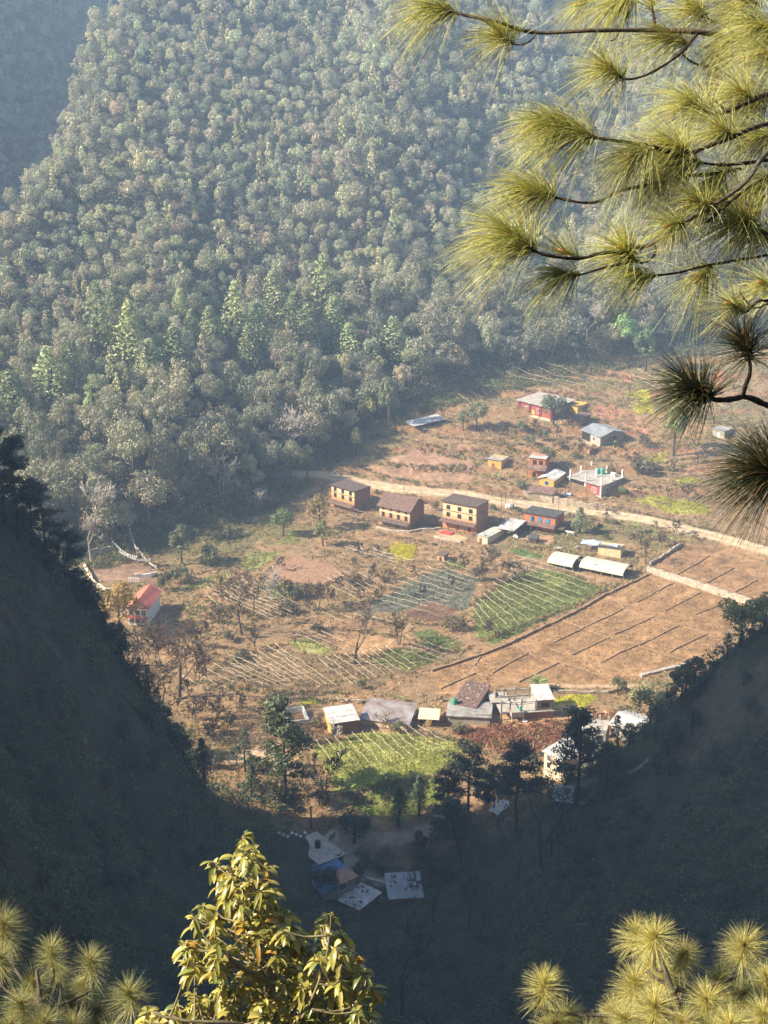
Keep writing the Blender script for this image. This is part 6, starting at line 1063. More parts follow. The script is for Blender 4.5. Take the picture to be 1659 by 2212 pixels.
def cow(loc, rz, label, col, s=1.0, name='cow'):
    r = empty(name, loc, rz, s, label, name); m = mat(name + '_hide', col, .85, .2, 2, .2); N = [(-.75,0,1.12,.26,.30), (0,0,1.08,.30,.36), (.62,0,1.12,.25,.33), (.98,0,1.32,.15,.2), (1.2,0,1.42,.12), (1.48,0,1.24,.07)]; E = [(0,1),(1,2),(2,3),(3,4),(4,5)]
    for x, y, h in ((-.75,.19,1), (-.75,-.19,1), (.62,.18,0), (.62,-.18,0)):
        k = len(N); a = 0 if x < 0 else 2; N += [(x + (.10 if h else 0), y, .72, .12 if h else .095), (x + (-.12 if h else .03), y, .42, .06), (x + (-.02 if h else 0), y, .10, .05), (x + .06, y, .03, .055)]; E += [(a,k),(k,k+1),(k+1,k+2),(k+2,k+3)]
    k = len(N); N += [(-1.0,0,1.22,.04), (-1.1,0,.9,.03), (-1.1,0,.55,.045)]; E += [(0,k),(k,k+1),(k+1,k+2)]; k = len(N); N += [(1.12,.22,1.46,.035), (1.12,-.22,1.46,.035)]; E += [(4,k),(4,k+1)]; skin_body('body', N, E, m, 2, r)
    for y in (.09, -.09): q = MB(); q.tube([(1.16,y,1.5), (1.14,y*2.2,1.64), (1.2,y*2.4,1.78)], [.035,.025,.008], 6); q.build('horn', M['oldbamboo'], r)
# rough grass along the terrace edges
def banks():
    rng = np.random.default_rng(77); P, Rr, C = [], [], []
    L = [('c4',[(545,830),(640,890),(900,900),(1120,890),(1235,905)]),('c4',[(390,895),(560,960),(720,1000),(900,1040),(1100,1060),(1240,1070)]),('c4',[(640,880),(880,915),(1200,930)]),('c4',[(830,770),(1000,800),(1060,830),(1240,850)]),('c4',[(690,690),(860,740),(1000,760),(1200,790),(1330,800)]),('c4',[(950,690),(1150,700),(1400,740),(1500,770)]),('c5',[(130,260),(300,300),(520,300),(700,340)]),('c5',[(0,570),(200,590),(380,620),(520,560)]),('c5',[(0,520),(150,540),(240,560)]),('c5',[(640,600),(760,640),(900,700),(1060,700),(1300,660)]),('c5',[(830,650),(900,760),(1100,740),(1330,690)]),('c5',[(870,840),(1060,850),(1280,830)]),('c5',[(760,950),(1000,1010),(1200,1060),(1400,1110)]),('c5',[(570,190),(700,230),(840,250)]),('c5',[(430,120),(560,180),(700,180),(850,210)]),('c5',[(900,560),(1100,600),(1350,590),(1659,640)]),('c5',[(1200,420),(1400,470),(1659,500)]),
         ('c5',[(470,1060),(640,1090),(860,1120),(1180,1180)]),('B',[(200,320),(430,400),(590,400)]),('B',[(1040,420),(1300,450),(1600,490)]),('B',[(560,760),(760,780),(900,800),(1200,830)]),('A',[(560,250),(760,320),(980,370),(1240,420)]),('A',[(180,500),(330,560),(560,620)]),('A',[(640,770),(880,790),(1100,830),(1290,880)]),('A',[(560,880),(740,900),(800,960)]),('z1',[(560,185),(650,220),(780,225),(900,165)]),('z1',[(610,520),(700,460),(860,450),(1000,470),(1200,500)]),('z1',[(200,690),(340,610),(480,570),(600,530)]),('z1',[(860,590),(1050,610),(1180,560)]),('z1',[(100,270),(240,330),(460,390),(640,360)]),('z1',[(0,330),(130,340),(260,420),(520,440)]),('z1',[(250,760),(470,800),(700,800),(960,800)]),('z1',[(990,380),(1150,420),(1400,430),(1560,420)]),('z1',[(1230,540),(1400,560),(1560,580)]),('z1',[(900,160),(1050,230),(1200,240)]),('z1',[(660,830),(900,840),(1150,880)]),('z2',[(190,360),(300,285),(410,140)]),('z2',[(230,540),(480,450),(700,360),(860,280)]),('z2',[(570,770),(800,790),(960,770)]),('z2',[(0,580),(120,590),(200,560)]),('z3',[(560,470),(760,400),(930,370)]),('z3',[(690,790),(900,770),(1080,715),(1330,680)]),('z3',[(1210,395),(1400,420),(1600,470)]),('z6',[(1120,700),(1280,600),(1480,560)]),('z6',[(1270,350),(1480,330),(1640,290)]),('z6',[(1150,830),(1400,900),(1659,960)]),('z6',[(1270,1050),(1500,1080),(1659,1120)]),('z6',[(1180,1330),(1400,1300),(1659,1270)])]
    for c, p in L:
        pl = plan(c, p)
        for (x1, y1), (x2, y2) in zip(pl[:-1], pl[1:]):
            n = int(math.hypot(x2-x1, y2-y1) * 2.6) + 2; t = rng.uniform(0, 1, n); x = x1 + (x2-x1) * t + rng.normal(size=n) * .35; y = y1 + (y2-y1) * t + rng.normal(size=n) * .45; P.append(np.stack([x, y], -1)); Rr.append(rng.uniform(.3, .75, n)); g = (fbm(x/6, y/6, 91, 2) > .1)[:, None]
            C.append(np.where(g, np.array([[.17,.17,.08]]), np.array([[.29,.20,.115]])) * rng.uniform(.6, 1.25, (n, 1)))
    P = np.concatenate(P); Rr = np.concatenate(Rr); C = np.concatenate(C); k = clear_of(P[:,0], P[:,1]); P, Rr, C = P[k], Rr[k], C[k]
    clumps('terrace_grass', np.concatenate([P, zs(P[:,0], P[:,1])[:, None]], 1), Rr, 18, .3, C, 'rough grass and weeds along the terrace banks', rng=rng, flat=1.0)
# ================================================================ NEAR TREES ROUND THE VIEWPOINT
def needles(tip, base, n, ln, rng, droop, spread, cols, side=None, w=.0016, back=.35):
    """long pine needles along the last stretch base->tip of a shoot; returns V, F, C (three-sided curved spikes)"""
    ax = (tip - base).normalized(); L = (tip - base).length; A = np.array(ax); T = np.array(tip)
    u = np.array(ax.orthogonal().normalized()); v = np.cross(A, u); ph = rng.uniform(0, 2*pi, n); s = rng.beta(1.0, 1.25, n)
    th = spread * np.sqrt(rng.uniform(.0, 1, n)) * (.45 + .55 * s) + back * s * .6
    d = A[None] * np.cos(th)[:, None] + (u[None] * np.cos(ph)[:, None] + v[None] * np.sin(ph)[:, None]) * np.sin(th)[:, None]
    if side is not None: d = nrm(d + np.array(side)[None] * rng.uniform(.2, .8, (n, 1)))
    l = ln * rng.uniform(.68, 1.1, n); root = T[None] - A[None] * (s * L)[:, None]; k = 5; V = np.zeros((n, k, 3, 3)); dr = droop * rng.uniform(.6, 1.35, n); wob = rng.normal(size=(n, 3)) * .10
    tan_ = nrm(np.cross(d, rng.normal(size=(n, 3)))); bi = np.cross(d, tan_)
    for i in range(k):
        t = i / (k - 1); c = root + d * (l * t)[:, None] + np.array([0, 0, -1])[None] * (dr * l * t**2)[:, None] + wob * (l * t * t)[:, None] * .5; r = w * (1 - .75 * t)
        for j in range(3): a = 2*pi*j/3; V[:, i, j] = c + (tan_ * cos(a) + bi * sin(a)) * r
    idx = np.arange(n * k * 3).reshape(n, k, 3); F = np.concatenate([np.stack([idx[:, i, j], idx[:, i, (j+1) % 3], idx[:, i+1, (j+1) % 3], idx[:, i+1, j]], -1) for i in range(k-1) for j in range(3)])
    t = rng.uniform(0, 1, (n, 1)); c = np.array(cols[0]) * (1 - t) + np.array(cols[1]) * t; odd = rng.random(n) < .10; c[odd] = np.array((.36,.24,.10)); c = c * rng.uniform(.7, 1.25, (n, 1))
    return V.reshape(-1, 3), F, np.repeat(c, k * 3, 0)
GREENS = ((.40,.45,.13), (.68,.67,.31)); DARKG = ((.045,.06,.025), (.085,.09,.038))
def tuft(parent, tip, base, n, ln, seed, droop=.45, spread=1.0, cols=GREENS, side=None, bud=True, w=.0016, o=None, back=.35):
    rng = np.random.default_rng(seed); V, F, C = needles(tip, base, n, ln, rng, droop, spread, cols, side, w, back); inv = np.array(o if o is not None else (0,0,0)); t = np_mesh('needle_tuft', V - inv, F, M['needle'], C, parent=parent)
    if bud:
        q = MB(); a = (tip - base).normalized(); p = tip - Vector(inv); q.tube([p - a * .01, p + a * .012, p + a * .03, p + a * .042], [.006, .0085, .007, .002], 7); q.build('bud', M['bud'], t, True)
    return t
def curve(pts, n=5):
    P = [Vector(p) for p in pts]; out = []
    for i in range(len(P) - 1):
        a, b, c, d = P[max(0, i-1)], P[i], P[i+1], P[min(len(P)-1, i+2)]
        for k in range(n): t = k / n; out.append(.5 * ((2*b) + (c - a) * t + (2*a - 5*b + 4*c - d) * t*t + (3*b - a - 3*c + d) * t**3))
    return out + [P[-1]]
def near_pine():
    M['bud'] = mat('pine_bud', (.50,.21,.06), .6, .2, 80, .2); SCALE = lambda d: TX * d / 829.5 * .5      # metres per zT crop pixel at distance d
    x0, y0 = 4.6, 8.9; zg = gz(x0, y0); r = empty('pine_tree', (x0, y0, zg), 0, label='big long-needled pine whose boughs hang into the upper right corner', cat='tree'); o = Vector(r.location)
    top = CAMZ + 6.0; q = MB(); q.tube([(0,0,-.6), (.1,0,(top-zg)*.3), (-.05,.1,(top-zg)*.65), (.15,0,(top-zg)*.85), (.1,0,top-zg)], [.30,.27,.22,.16,.10], 14); q.build('trunk', M['pinebark'], r, True)
    def Wz(x, y, d, c='zT'): return W3(*Q(c, x, y), d)
    def limb(pts, r0, r1, m='pinebark', wr=True):       # pts (crop px, crop px, distance[, crop])
        P = [Wz(*p) for p in pts]
        if Q(pts[0][3] if len(pts[0]) > 3 else 'zT', pts[0][0], 0)[0] > 1720 and pts[0][0] > 1950: P = [trunk_at(P[0].z + .45 + .2 * (4.6 - P[0].x)), P[0].lerp(trunk_at(P[0].z + .45), .4) + Vector((0,0,-.05))] + P
        P = curve(P); rg = np.random.default_rng(int(pts[0][0] + pts[0][1])); n = len(P); q = MB(); q.tube([p - o for p in P], [(r0 + (r1 - r0) * i / (n - 1)) * .62 * rg.uniform(.84, 1.18) for i in range(n)], 8); return q.build('branch', M[m], r, True)
    def trunk_at(h): return Vector((x0 + .1, y0, h))
    # main boughs (each runs from the trunk outside the frame to its tips)
    B1 = limb([(2700,260,8.9),(2000,215,8.8),(1659,182,8.6),(1500,160,8.5),(1340,137,8.4),(1170,130,8.4),(900,131,8.3),(650,140,8.3),(490,95,8.2),(350,65,8.2),(245,35,8.2)], .034, .011, 'palepine')
    limb([(655,143,8.3),(640,170,8.25),(600,192,8.2),(550,188,8.2),(512,160,8.2)], .009, .006, 'palepine'); limb([(1172,130,8.4),(1165,70,8.4),(1155,0,8.4),(1150,-60,8.4)], .013, .009); limb([(1040,0,8.6),(1052,60,8.6),(1030,110,8.55),(1000,165,8.5),(975,175,8.5)], .010, .006, 'palepine')
    limb([(1352,145,8.4),(1310,200,8.3),(1240,262,8.2),(1130,325,8.1),(1040,342,8.1),(985,310,8.1)], .014, .007); limb([(1280,225,8.5),(1330,268,8.5),(1400,288,8.5),(1480,292,8.5)], .009, .008, 'palepine'); limb([(1520,150,8.6),(1450,100,8.7),(1370,70,8.7),(1335,40,8.7)], .012, .007, 'palepine')
    B2 = limb([(2700,380,9.0),(2000,400,8.6),(1700,400,8.2),(1580,440,8.0),(1480,482,7.9),(1405,490,7.9),(1345,450,7.9)], .03, .010); limb([(1450,495,7.9),(1440,540,7.9),(1400,566,7.9)], .008, .005); limb([(1480,482,7.9),(1400,408,8.1),(1350,356,8.1)], .008, .006)
    B3 = limb([(2700,420,9.0),(2000,490,8.5),(1659,535,7.9),(1500,595,7.7),(1400,632,7.6),(1320,660,7.6),(1255,635,7.6)], .028, .010); limb([(2000,640,8.4),(1659,692,7.8),(1480,712,7.7),(1380,705,7.65),(1290,690,7.6)], .018, .010); limb([(1540,730,7.8),(1420,752,7.7),(1300,762,7.7),(1180,790,7.6),(1020,825,7.5),(940,866,7.5),(860,876,7.4),(730,850,7.4),(655,828,7.4)], .014, .009)
    limb([(1320,690,7.6),(1180,640,7.5),(1020,610,7.4),(900,592,7.4),(800,560,7.4),(700,530,7.4)], .016, .009); limb([(1180,640,7.5),(1130,650,7.45),(1085,668,7.4)], .007, .006)
    B4 = limb([(2700,430,9.0),(2000,520,8.3),(1700,640,7.8),(1620,700,7.6),(1560,790,7.5),(1400,902,7.4),(1240,990,7.3),(1165,1052,7.25),(1085,1078,7.2)], .026, .009, 'palepine'); limb([(2000,560,8.3),(1659,755,7.7),(1500,868,7.5),(1400,958,7.4)], .014, .012); limb([(1168,1050,7.25),(1172,1090,7.2),(1140,1130,7.2),(1085,1132,7.2),(1045,1095,7.2)], .009, .007)
    limb([(1165,1055,7.25),(1040,1085,7.2),(950,1092,7.1),(840,1117,7.1),(720,1106,7.0),(640,1080,7.0),(560,1030,7.0)], .014, .010); limb([(1100,1125,7.2),(940,1160,7.1),(850,1186,7.1),(775,1185,7.1)], .009, .006); limb([(2000,1040,8.2),(1659,1102,7.7),(1400,1146,7.5),(1260,1180,7.3),(1110,1196,7.2)], .014, .008); limb([(2000,900,8.2),(1659,1010,7.8),(1590,990,7.7),(1545,965,7.6)], .014, .010)
    limb([(2000,1180,7.4),(1700,1290,6.7),(1620,1300,6.6),(1560,1350,6.6),(1515,1325,6.6)], .012, .007); limb([(1700,1290,6.7),(1600,1330,6.6),(1535,1260,6.6)], .006, .004)
    B8 = limb([(2400,760,7.6,'G'),(1900,680,6.9,'G'),(1659,622,6.4,'G'),(1560,578,6.3,'G'),(1480,562,6.2,'G'),(1400,578,6.1,'G'),(1260,575,6.0,'G'),(1110,482,6.0,'G')], .024, .014); limb([(1482,558,6.2,'G'),(1500,480,6.15,'G'),(1530,400,6.1,'G'),(1530,310,6.1,'G'),(1490,175,6.1,'G')], .014, .010)
    limb([(2800,1500,7.0,'G'),(2200,1350,5.8,'G'),(1900,1200,5.3,'G'),(1740,1120,5.1,'G'),(1640,1080,5.05,'G')], .022, .014)
    # tufts: (tip, base of the needle-bearing stretch), needle length in crop px, count, droop, spread, sideways pull
    T = [((225,32),(330,58),8.2,225,330,.62,.9,B1),((505,160),(560,188),8.2,205,260,.35,1.5,B1),((515,125),(600,135),8.25,150,90,-.1,1.2,B1),((1030,0),(1100,-40),8.6,220,330,.55,1.0,B1),((1335,38),(1400,70),8.7,200,300,.2,1.4,B1),((1150,-20),(1158,60),8.4,180,120,.1,1.2,B1),((1225,165),(1330,195),8.4,230,330,.5,1.1,B1),((968,300),(1045,340),8.1,210,330,.40,1.45,B1),((1325,440),(1420,490),7.9,250,380,.5,1.25,B2),
         ((1630,110),(1760,150),8.3,250,420,.6,1.15,B1),((1640,230),(1780,260),8.2,230,300,.6,1.1,B1),((800,560),(930,595),7.4,270,420,.42,1.05,B3),((690,525),(800,560),7.4,190,300,.50,1.1,B3),((1085,665),(1170,640),7.4,240,300,.45,1.15,B3),((1245,630),(1320,662),7.6,255,420,.52,1.25,B3),((1285,690),(1380,705),7.6,240,340,.70,1.0,B3),((1600,595),(1740,560),7.9,200,330,.35,1.35,B3),
         ((645,825),(750,855),7.4,250,430,.48,1.1,B3),((548,1022),(660,1088),7.0,285,520,.50,1.05,B4),((790,1090),(850,1115),7.1,170,80,-.25,.9,B4),((768,1184),(850,1186),7.1,190,210,.5,1.0,B4),((1035,1085),(1085,1130),7.2,215,360,.32,1.6,B4),((1105,1185),(1180,1195),7.2,190,190,.6,1.0,B4),((1240,975),(1300,960),7.3,170,230,.30,1.6,B4),((1540,955),(1600,985),7.6,255,440,.38,1.55,B4),((1640,1010),(1720,1040),7.8,220,260,.45,1.2,B4),
         ((1510,1320),(1570,1350),6.6,150,170,.25,1.5,B4),((1650,1230),(1760,1270),6.7,190,220,.4,1.3,B4),((1230,770),(1310,762),7.7,200,200,.7,1.0,B3),((1430,870),(1500,870),7.5,190,150,.35,1.3,B4),((1500,60),(1600,100),8.7,210,220,.35,1.3,B1),((1560,10),(1640,-20),8.6,220,240,.35,1.3,B1),((850,10),(930,-30),8.7,150,110,.4,1.1,B1),((1540,400),(1600,432),8.05,210,260,.4,1.3,B2),((1455,560),(1520,590),7.7,215,280,.45,1.3,B3),((1440,770),(1500,712),7.75,215,260,.55,1.2,B3),((1350,868),(1420,893),7.4,200,220,.4,1.4,B4),((1370,1195),(1420,1146),7.5,190,200,.45,1.4,B4),((1455,215),(1500,160),8.5,210,260,.5,1.2,B1),((1625,800),(1680,742),7.7,220,280,.5,1.3,B4),((1610,440),(1680,402),8.2,210,260,.4,1.3,B2)] + [((x, y), (x + 70, y - 20), d, 220, 240, .45, 1.4, b) for x, y, d, b in ((1850,190,8.7,B1),(1960,400,8.55,B2),(1880,530,8.3,B3),(1990,650,8.35,B3),(1830,600,8.0,B4),(2060,230,8.8,B1),(1900,890,8.1,B4),(1920,1050,8.1,B4),(1880,330,8.5,B2))]
    for i, (tp, bs, d, ln, n, dr, sp, par) in enumerate(T): tuft(par, Wz(*tp, d), Wz(*bs, d + .02), int(n * .9), ln * 1.22 * SCALE(d), 300 + i, dr * .85, sp * 1.15, w=.00165, o=o)
    for i, (tp, bs, d, ln, n, dr, sp) in enumerate([((1495,165),(1530,300),6.1,360,330,.18,1.75),((1105,478),(1260,575),6.0,400,560,.22,1.8),((1640,1080),(1760,1130),5.05,520,620,.30,1.6),((1700,1010),(1800,1100),5.2,420,260,.15,1.5)]):
        tuft(B8, Wz(*tp, d, 'G'), Wz(*bs, d, 'G'), n, ln * TX * d / 829.5 * .3056, 400 + i, dr, sp, DARKG, w=.0017, o=o, back=.6)  # darker needle greens put shade into the colour of these hanging tufts
    # unseen bough added above the frame to throw shade on the lowest bough
    rg = np.random.default_rng(5)
    P = [trunk_at(CAMZ + 3.4), Vector((2.6, 7.0, CAMZ + 2.4)), Vector((.4, 5.8, CAMZ + 1.1)), Vector((-.9, 5.45, CAMZ + .62)), Vector((-1.45, 4.5, CAMZ + .55)), Vector((-1.6, 4.1, CAMZ + .5))]; C_ = curve(P); q = MB(); q.tube([p - o for p in C_], [.05 - .038 * i / len(C_) for i in range(len(C_))], 8); br = q.build('branch', M['pinebark'], r, True)
    for k in range(26):
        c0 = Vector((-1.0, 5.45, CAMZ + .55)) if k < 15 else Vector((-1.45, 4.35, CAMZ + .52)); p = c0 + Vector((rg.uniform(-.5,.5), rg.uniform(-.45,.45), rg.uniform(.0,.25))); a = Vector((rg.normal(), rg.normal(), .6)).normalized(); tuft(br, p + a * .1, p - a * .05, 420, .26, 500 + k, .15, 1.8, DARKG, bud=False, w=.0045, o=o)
def pom_pine(label, dist, tips, crop, seed, cols, base_pts, ln_px, n=300, spread=2.0, stem_m='palepine'):
    """top of a young pine: pom-pom tufts on upright leaders"""
    P0 = W3(*Q(crop, *base_pts[-1]), dist); zg = gz(P0.x, P0.y); r = empty('pine_tree', (P0.x, P0.y, zg), 0, label=label, cat='tree'); o = Vector(r.location); rng = np.random.default_rng(seed); k = TX * dist / 829.5 * CROPS[crop][2] / 1659. * .5486
    st = curve([W3(*Q(crop, *p), dist) for p in base_pts]); full = [Vector((P0.x, P0.y, zg - .4)), Vector((P0.x, P0.y, (zg + st[-1].z) / 2))] + st[::-1]; q = MB(); m = len(full); q.tube([p - o for p in full], [.11, .085] + [.055 - .045 * i / len(st) for i in range(len(st))], 8); q.build('trunk', M[stem_m], r, True)
    for i, (x, y, s, dd) in enumerate(tips):
        d = dist + dd; tip = W3(*Q(crop, x, y), d); c = min(st, key=lambda p: (p - tip).length + (3 if p.z > tip.z - .25 else 0)); low = tip - Vector((0, 0, (80 + 60 * s) * k)); q = MB(); C_ = curve([c, c.lerp(low, .5) - Vector((0,0,.05)), low, tip]); q.tube([p - o for p in C_], [.022 - .014 * j / len(C_) for j in range(len(C_))], 6); br = q.build('branch', M[stem_m], r, True)
        tuft(br, tip, tip - Vector((rng.normal() * .03, rng.normal() * .03, (38 + 50 * s) * k)), int(n * s), ln_px * k * s, seed * 50 + i, .22, spread, cols, w=.0021, o=o, back=.9)
def young_pines():
    R_ = [(700,725,1.0,0),(795,868,.95,.2),(950,905,.8,.4),(1095,505,.95,.3),(1180,525,1.1,0),(1300,602,.9,.5),(1090,720,1.1,0),(1175,820,1.15,-.4),(1230,690,.9,.6),(1400,800,1.1,-.2),(1455,712,.9,.6),(1560,560,1.15,.2),(1550,775,1.0,.5),(1640,860,1.1,-.3),(1650,700,.9,.8),(1290,905,1.1,-.5),(1050,880,1.0,-.3),(1500,905,1.1,-.6),(740,905,1.0,0),(1580,930,1.0,0),(1160,640,.8,.9),(1000,830,.7,.6),(1400,940,1.1,-.4),(880,960,1.0,0)]
    pom_pine('young pine with yellow-green pompom tufts in the lower right corner', 15.0, R_, 'zR', 11, ((.52,.52,.16), (.76,.72,.34)), [(1180,525),(1200,620),(1240,740),(1280,860),(1300,980),(1310,1200)], 120, 520)
    L_ = [(210,555,.9,.4),(370,598,.95,.3),(140,690,1.0,.2),(525,735,1.05,0),(15,450,1.1,.8),(0,590,1.0,.2),(85,775,1.0,-.2),(285,765,.9,.4),(180,850,1.0,-.3),(400,800,.8,.5),(340,700,.8,.8),(40,870,1.0,-.3),(300,870,1.0,-.2),(450,900,.9,.2),(240,640,.7,.9)]
    pom_pine('young pine with dull pompom tufts in the lower left corner', 15.5, L_, 'zL', 12, ((.34,.37,.13), (.54,.53,.24)), [(150,640),(160,720),(170,820),(180,900),(185,1100)], 112, 440)
    pom_pine('dark-needled pine tip at the left edge above the dull pompoms', 17.5, [(-20,425,1.3,0),(-60,520,1.2,0),(40,500,.8,.5)], 'zL', 13, DARKG, [(-40,440),(-50,600),(-60,800),(-60,1100)], 110, 200)
def broadleaf():
    """small tree with whorls of drooping leathery leaves"""
    D = 13.5; c = 'zL'; k = TX * D / 829.5 * .5291; P0 = W3(*Q(c, 1130, 1050), D); zg = gz(P0.x, P0.y); r = empty('broadleaf_tree', (P0.x, P0.y, zg), 0, label='sunlit leafy tree top with drooping yellow-green leaves at the bottom centre', cat='tree'); o = Vector(r.location); rng = np.random.default_rng(21)
    def Wc(x, y, d=0.0): return W3(*Q(c, x, y), D + d)
    M['stem'] = mat('pale_green_stem', (.19,.16,.09), .7, .2, 20, .2)
    def stem(pts, r0, r1): C_ = curve([Wc(*p) for p in pts]); q = MB(); q.tube([p - o for p in C_], [r0 + (r1 - r0) * i / (len(C_) - 1) for i in range(len(C_))], 7); q.build('branch', M['stem'], r, True); return C_
    q = MB(); q.tube([(0,0,-.5), (0,0,(P0.z - zg) * .5), P0 - o], [.12, .09, .05], 10); q.build('trunk', M['stem'], r, True)
    A = stem([(1130,1050,0),(1145,900,0),(1120,700,0),(1060,560,0),(1000,450,0),(992,330,0),(990,200,0),(992,95,0)], .03, .004); B = stem([(1145,900,0),(1230,840,-.2),(1290,720,-.3),(1330,600,-.3),(1345,500,-.3),(1352,415,-.3)], .016, .004); C = stem([(1120,700,0),(1000,640,-.2),(900,560,-.3),(830,500,-.3),(800,420,-.3)], .02, .006); E = stem([(1145,900,0),(950,860,-.3),(760,850,-.4),(620,820,-.4)], .025, .007); F_ = stem([(1200,870,.2),(1360,800,.3),(1450,700,.3),(1490,640,.3)], .02, .006)
    # whorl centres: along the stems and filling the pyramid between them
    tips = [(992,100),(1000,150),(960,190),(1030,160),(900,215),(940,240),(1010,225),(1040,205),(900,270),(960,290),(1030,280),(1100,270),(920,320),(990,330),(1060,320),(1110,330),(960,375),(1020,380),(1090,380),(830,415),(870,400),(800,430),(900,440),(990,440),(1050,430),(1120,420),(1160,400),(1350,420),(1320,470),(1380,480),(1340,510),(760,540),(800,520),(850,520),(900,510),(770,590),(880,580),(950,560),(1010,520),(1060,500),(1110,480),(1160,470),(1200,460),(1230,500),(1290,540),(1360,540),(1390,540),(790,620),(860,620),(920,620),(1040,580),(1100,560),(1150,540),(1210,540),(1260,580),(1330,590),(1390,590),(1430,570),(1000,640),(1060,650),(1120,630),(1180,620),(1230,640),(1300,650),(1360,640),(1410,650),(1460,640),(920,700),(980,690),(1050,710),(1110,700),(1170,690),(1240,700),(1300,710),(1350,700),(1420,700),(1480,690),(890,740),(820,760),(960,750),(1020,760),(1090,760),(1150,760),(1210,760),(1280,770),(1340,770),(1400,760),(1460,750),(1510,730),(740,790),(790,800),(860,800),(930,800),(1000,820),(1060,820),(1130,820),(1190,820),(1250,830),(1330,830),(1400,820),(1460,810),(1500,790),(640,820),(690,810),(600,850),(660,860),(730,860),(800,860),(870,860),(940,870),(1010,880),(1080,880),(1150,880),(1220,880),(1300,890),(1370,880),(1440,870),(1500,860),(580,880),(1050,940),(900,930),(1200,940),(1350,940),(750,920),(1450,930),(620,920)]
    SP = A + B + C + E + F_; VV, FF, CC, off = [], [], [], 0; tw = MB()
    tips = tips + [(x + rng.normal() * 26, y + rng.normal() * 22) for x, y in tips if rng.random() < .75 and y > 200]
    for i, (x, y) in enumerate(tips):
        t = Wc(x + rng.normal() * 8, y + rng.normal() * 8, rng.uniform(-.35, .45)); s = min(SP, key=lambda p: (p - t).length + (1 if p.z > t.z else 0)); mid = s.lerp(t, .55) - Vector((0, 0, .04)); tw.tube([p - o for p in curve([s, mid, t], 3)], [.010]*3 + [.006]*4, 5); out = (t - s); out.z = 0
        red = rng.random() < .07; n = int(rng.integers(10, 15))
        for j in range(n):
            a = 2.4 * j + rng.normal() * .3; el = rng.uniform(-.55, .55) + (.5 if j > n - 4 else 0); d = Vector((cos(a), sin(a), 0)); l = k * rng.uniform(46, 80) * (.72 if j > n - 3 else 1); w = l * rng.uniform(.125, .18); side = Vector((-sin(a), cos(a), 0)); dr = rng.uniform(.6, 1.5); b0 = t - Vector((0, 0, rng.uniform(0, .09))); V = []; m = 7; tilt = rng.normal() * .35
            for q_ in range(m):
                u = q_ / (m - 1); e = el - dr * u; p = b0 + d * (l * (u * cos(el) - .10 * dr * u * u)) + Vector((0, 0, l * (u * sin(el) - dr * .5 * u * u))); ww = w * (math.sin(pi * min(.97, u * .93 + .04))**.75) + .0008; up = Vector((-sin(e) * d.x, -sin(e) * d.y, cos(e))); sd = (side + up * tilt).normalized()
                for s_ in (-1, 0, 1): V.append(p + sd * (s_ * ww) + up * (abs(s_) * ww * .42) + up * (.06 * ww * sin(9 * u + j) * s_) - o)
            g = rng.uniform(.6, 1.25); base = (np.array((.31,.29,.065)) if rng.random() < .75 else np.array((.17,.20,.05))) if rng.random() < .7 else np.array((.43,.38,.10))
            if (red and j > n - 6) or rng.random() < .03: base = np.array((.42,.25,.05))
            VV += [tuple(p) for p in V]; CC += [base * g] * len(V)
            for q_ in range(m - 1):
                for h in (0, 1): i0 = off + q_ * 3 + h; FF.append((i0, i0 + 1, i0 + 4, i0 + 3))
            off += len(V)
    tw.build('twigs', M['stem'], r, True); f = np_mesh('foliage', VV, np.array(FF), M['broad'], np.array(CC), parent=r, smooth=True); f['kind'] = 'stuff'; tag(r.children[-2], kind='stuff')
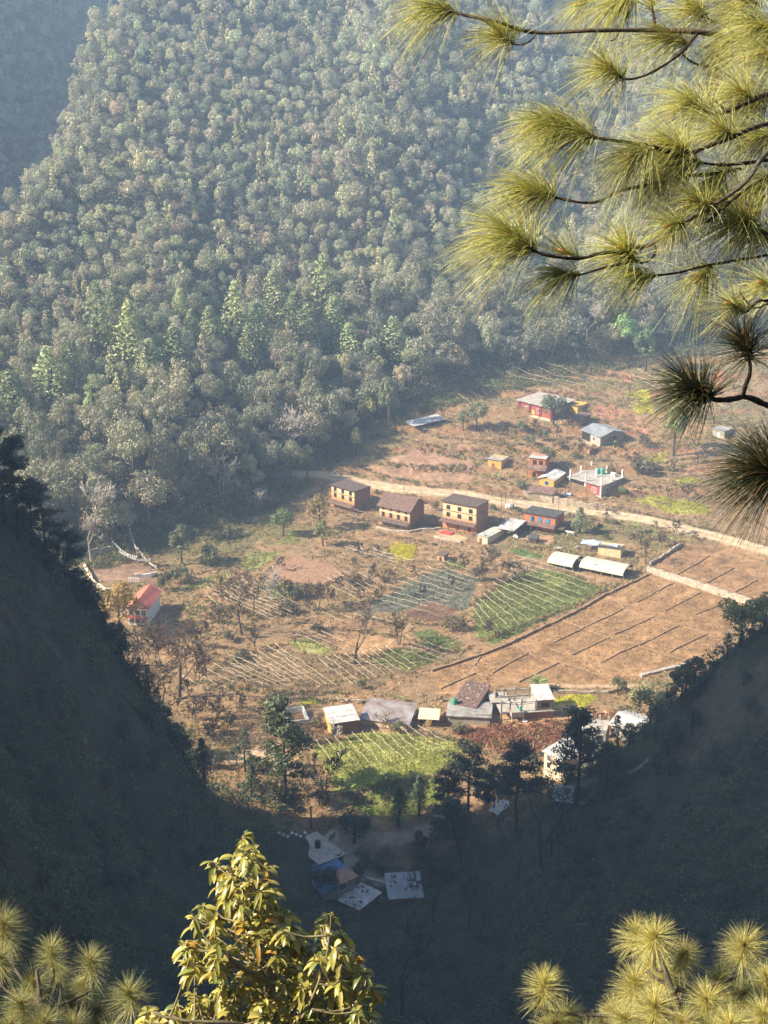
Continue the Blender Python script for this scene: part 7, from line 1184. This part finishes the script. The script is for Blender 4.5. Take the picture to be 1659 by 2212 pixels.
def slope_trees():
    """bushy trees standing on the shaded gorge slopes and along their crests"""
    rng = np.random.default_rng(61); roots = {}; n = 0
    for key in ('fine', 'fine2', 'pinetier'): roots[key] = None
    spots = []
    for x, y in [(q, 1000) for q in range(150, 650, 19)]: spots.append((x, max(y - 40, crest(x) + rng.uniform(4, 24)), 1, 'crest'))
    for x, y in [(q, 1250) for q in range(1150, 1655, 30)]: spots.append((x, max(y - 40, crest(x, 1200) + rng.uniform(4, 20)), 1, 'crest'))
    while len(spots) < 150:
        x, y = rng.uniform(-20, 1680), rng.uniform(1450, 2212)
        lft, rgt = 42 + (y - 1166) * 0 + (y - 1166) * .75, 1659 - (y - 1384) * 1.1
        if (x < lft - 40 and x < 640) or (x > max(rgt + 50, 1000)): spots.append((x, y, .8, 'slope'))
    for x, y, s, w in spots:
        b = G(x, y, y0=62); 
        if b.y / S > 205 or not clear_of(np.array([b.x]), np.array([b.y]))[0]: continue
        left = x < 830; key = ('fine', 'fine2', 'pinetier')[int(rng.integers(3)) if w == 'crest' else int(rng.integers(2))]
        if roots[key] is None:
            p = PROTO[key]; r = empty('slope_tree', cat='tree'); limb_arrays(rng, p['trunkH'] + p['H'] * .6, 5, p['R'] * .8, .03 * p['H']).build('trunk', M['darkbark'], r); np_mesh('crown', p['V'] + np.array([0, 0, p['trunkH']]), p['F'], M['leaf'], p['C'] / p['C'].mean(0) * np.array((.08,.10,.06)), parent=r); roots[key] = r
        else: r = copy_tree(roots[key])
        r['label'] = ('dark bushy tree on the shaded left slope of the gorge' if left else 'dark bushy tree on the shaded right slope of the gorge') if w == 'slope' else ('dark tree on the ragged crest of the left slope' if left else 'dark tree on the ragged crest of the right slope')
        r['group'] = {'slope': 'trees on the shaded gorge slopes', 'crest': 'trees along the slope crests'}[w] + (' left' if left else ' right'); r.location = b - Vector((0,0,.3)); k = rng.uniform(.34, .72) * (.8 if w == 'slope' else 1.0); r.scale = (k * 1.15, k * 1.15, k * rng.uniform(.8, 1.25)); r.rotation_euler = (0, 0, rng.uniform(0, 6.28))
near_pine(); young_pines(); broadleaf(); buildings(); tunnels(); trellises(); walls(); small_things(); hero_trees(); slope_trees(); orchard(); bushes(); scatter_scrub(); crops(); banks()
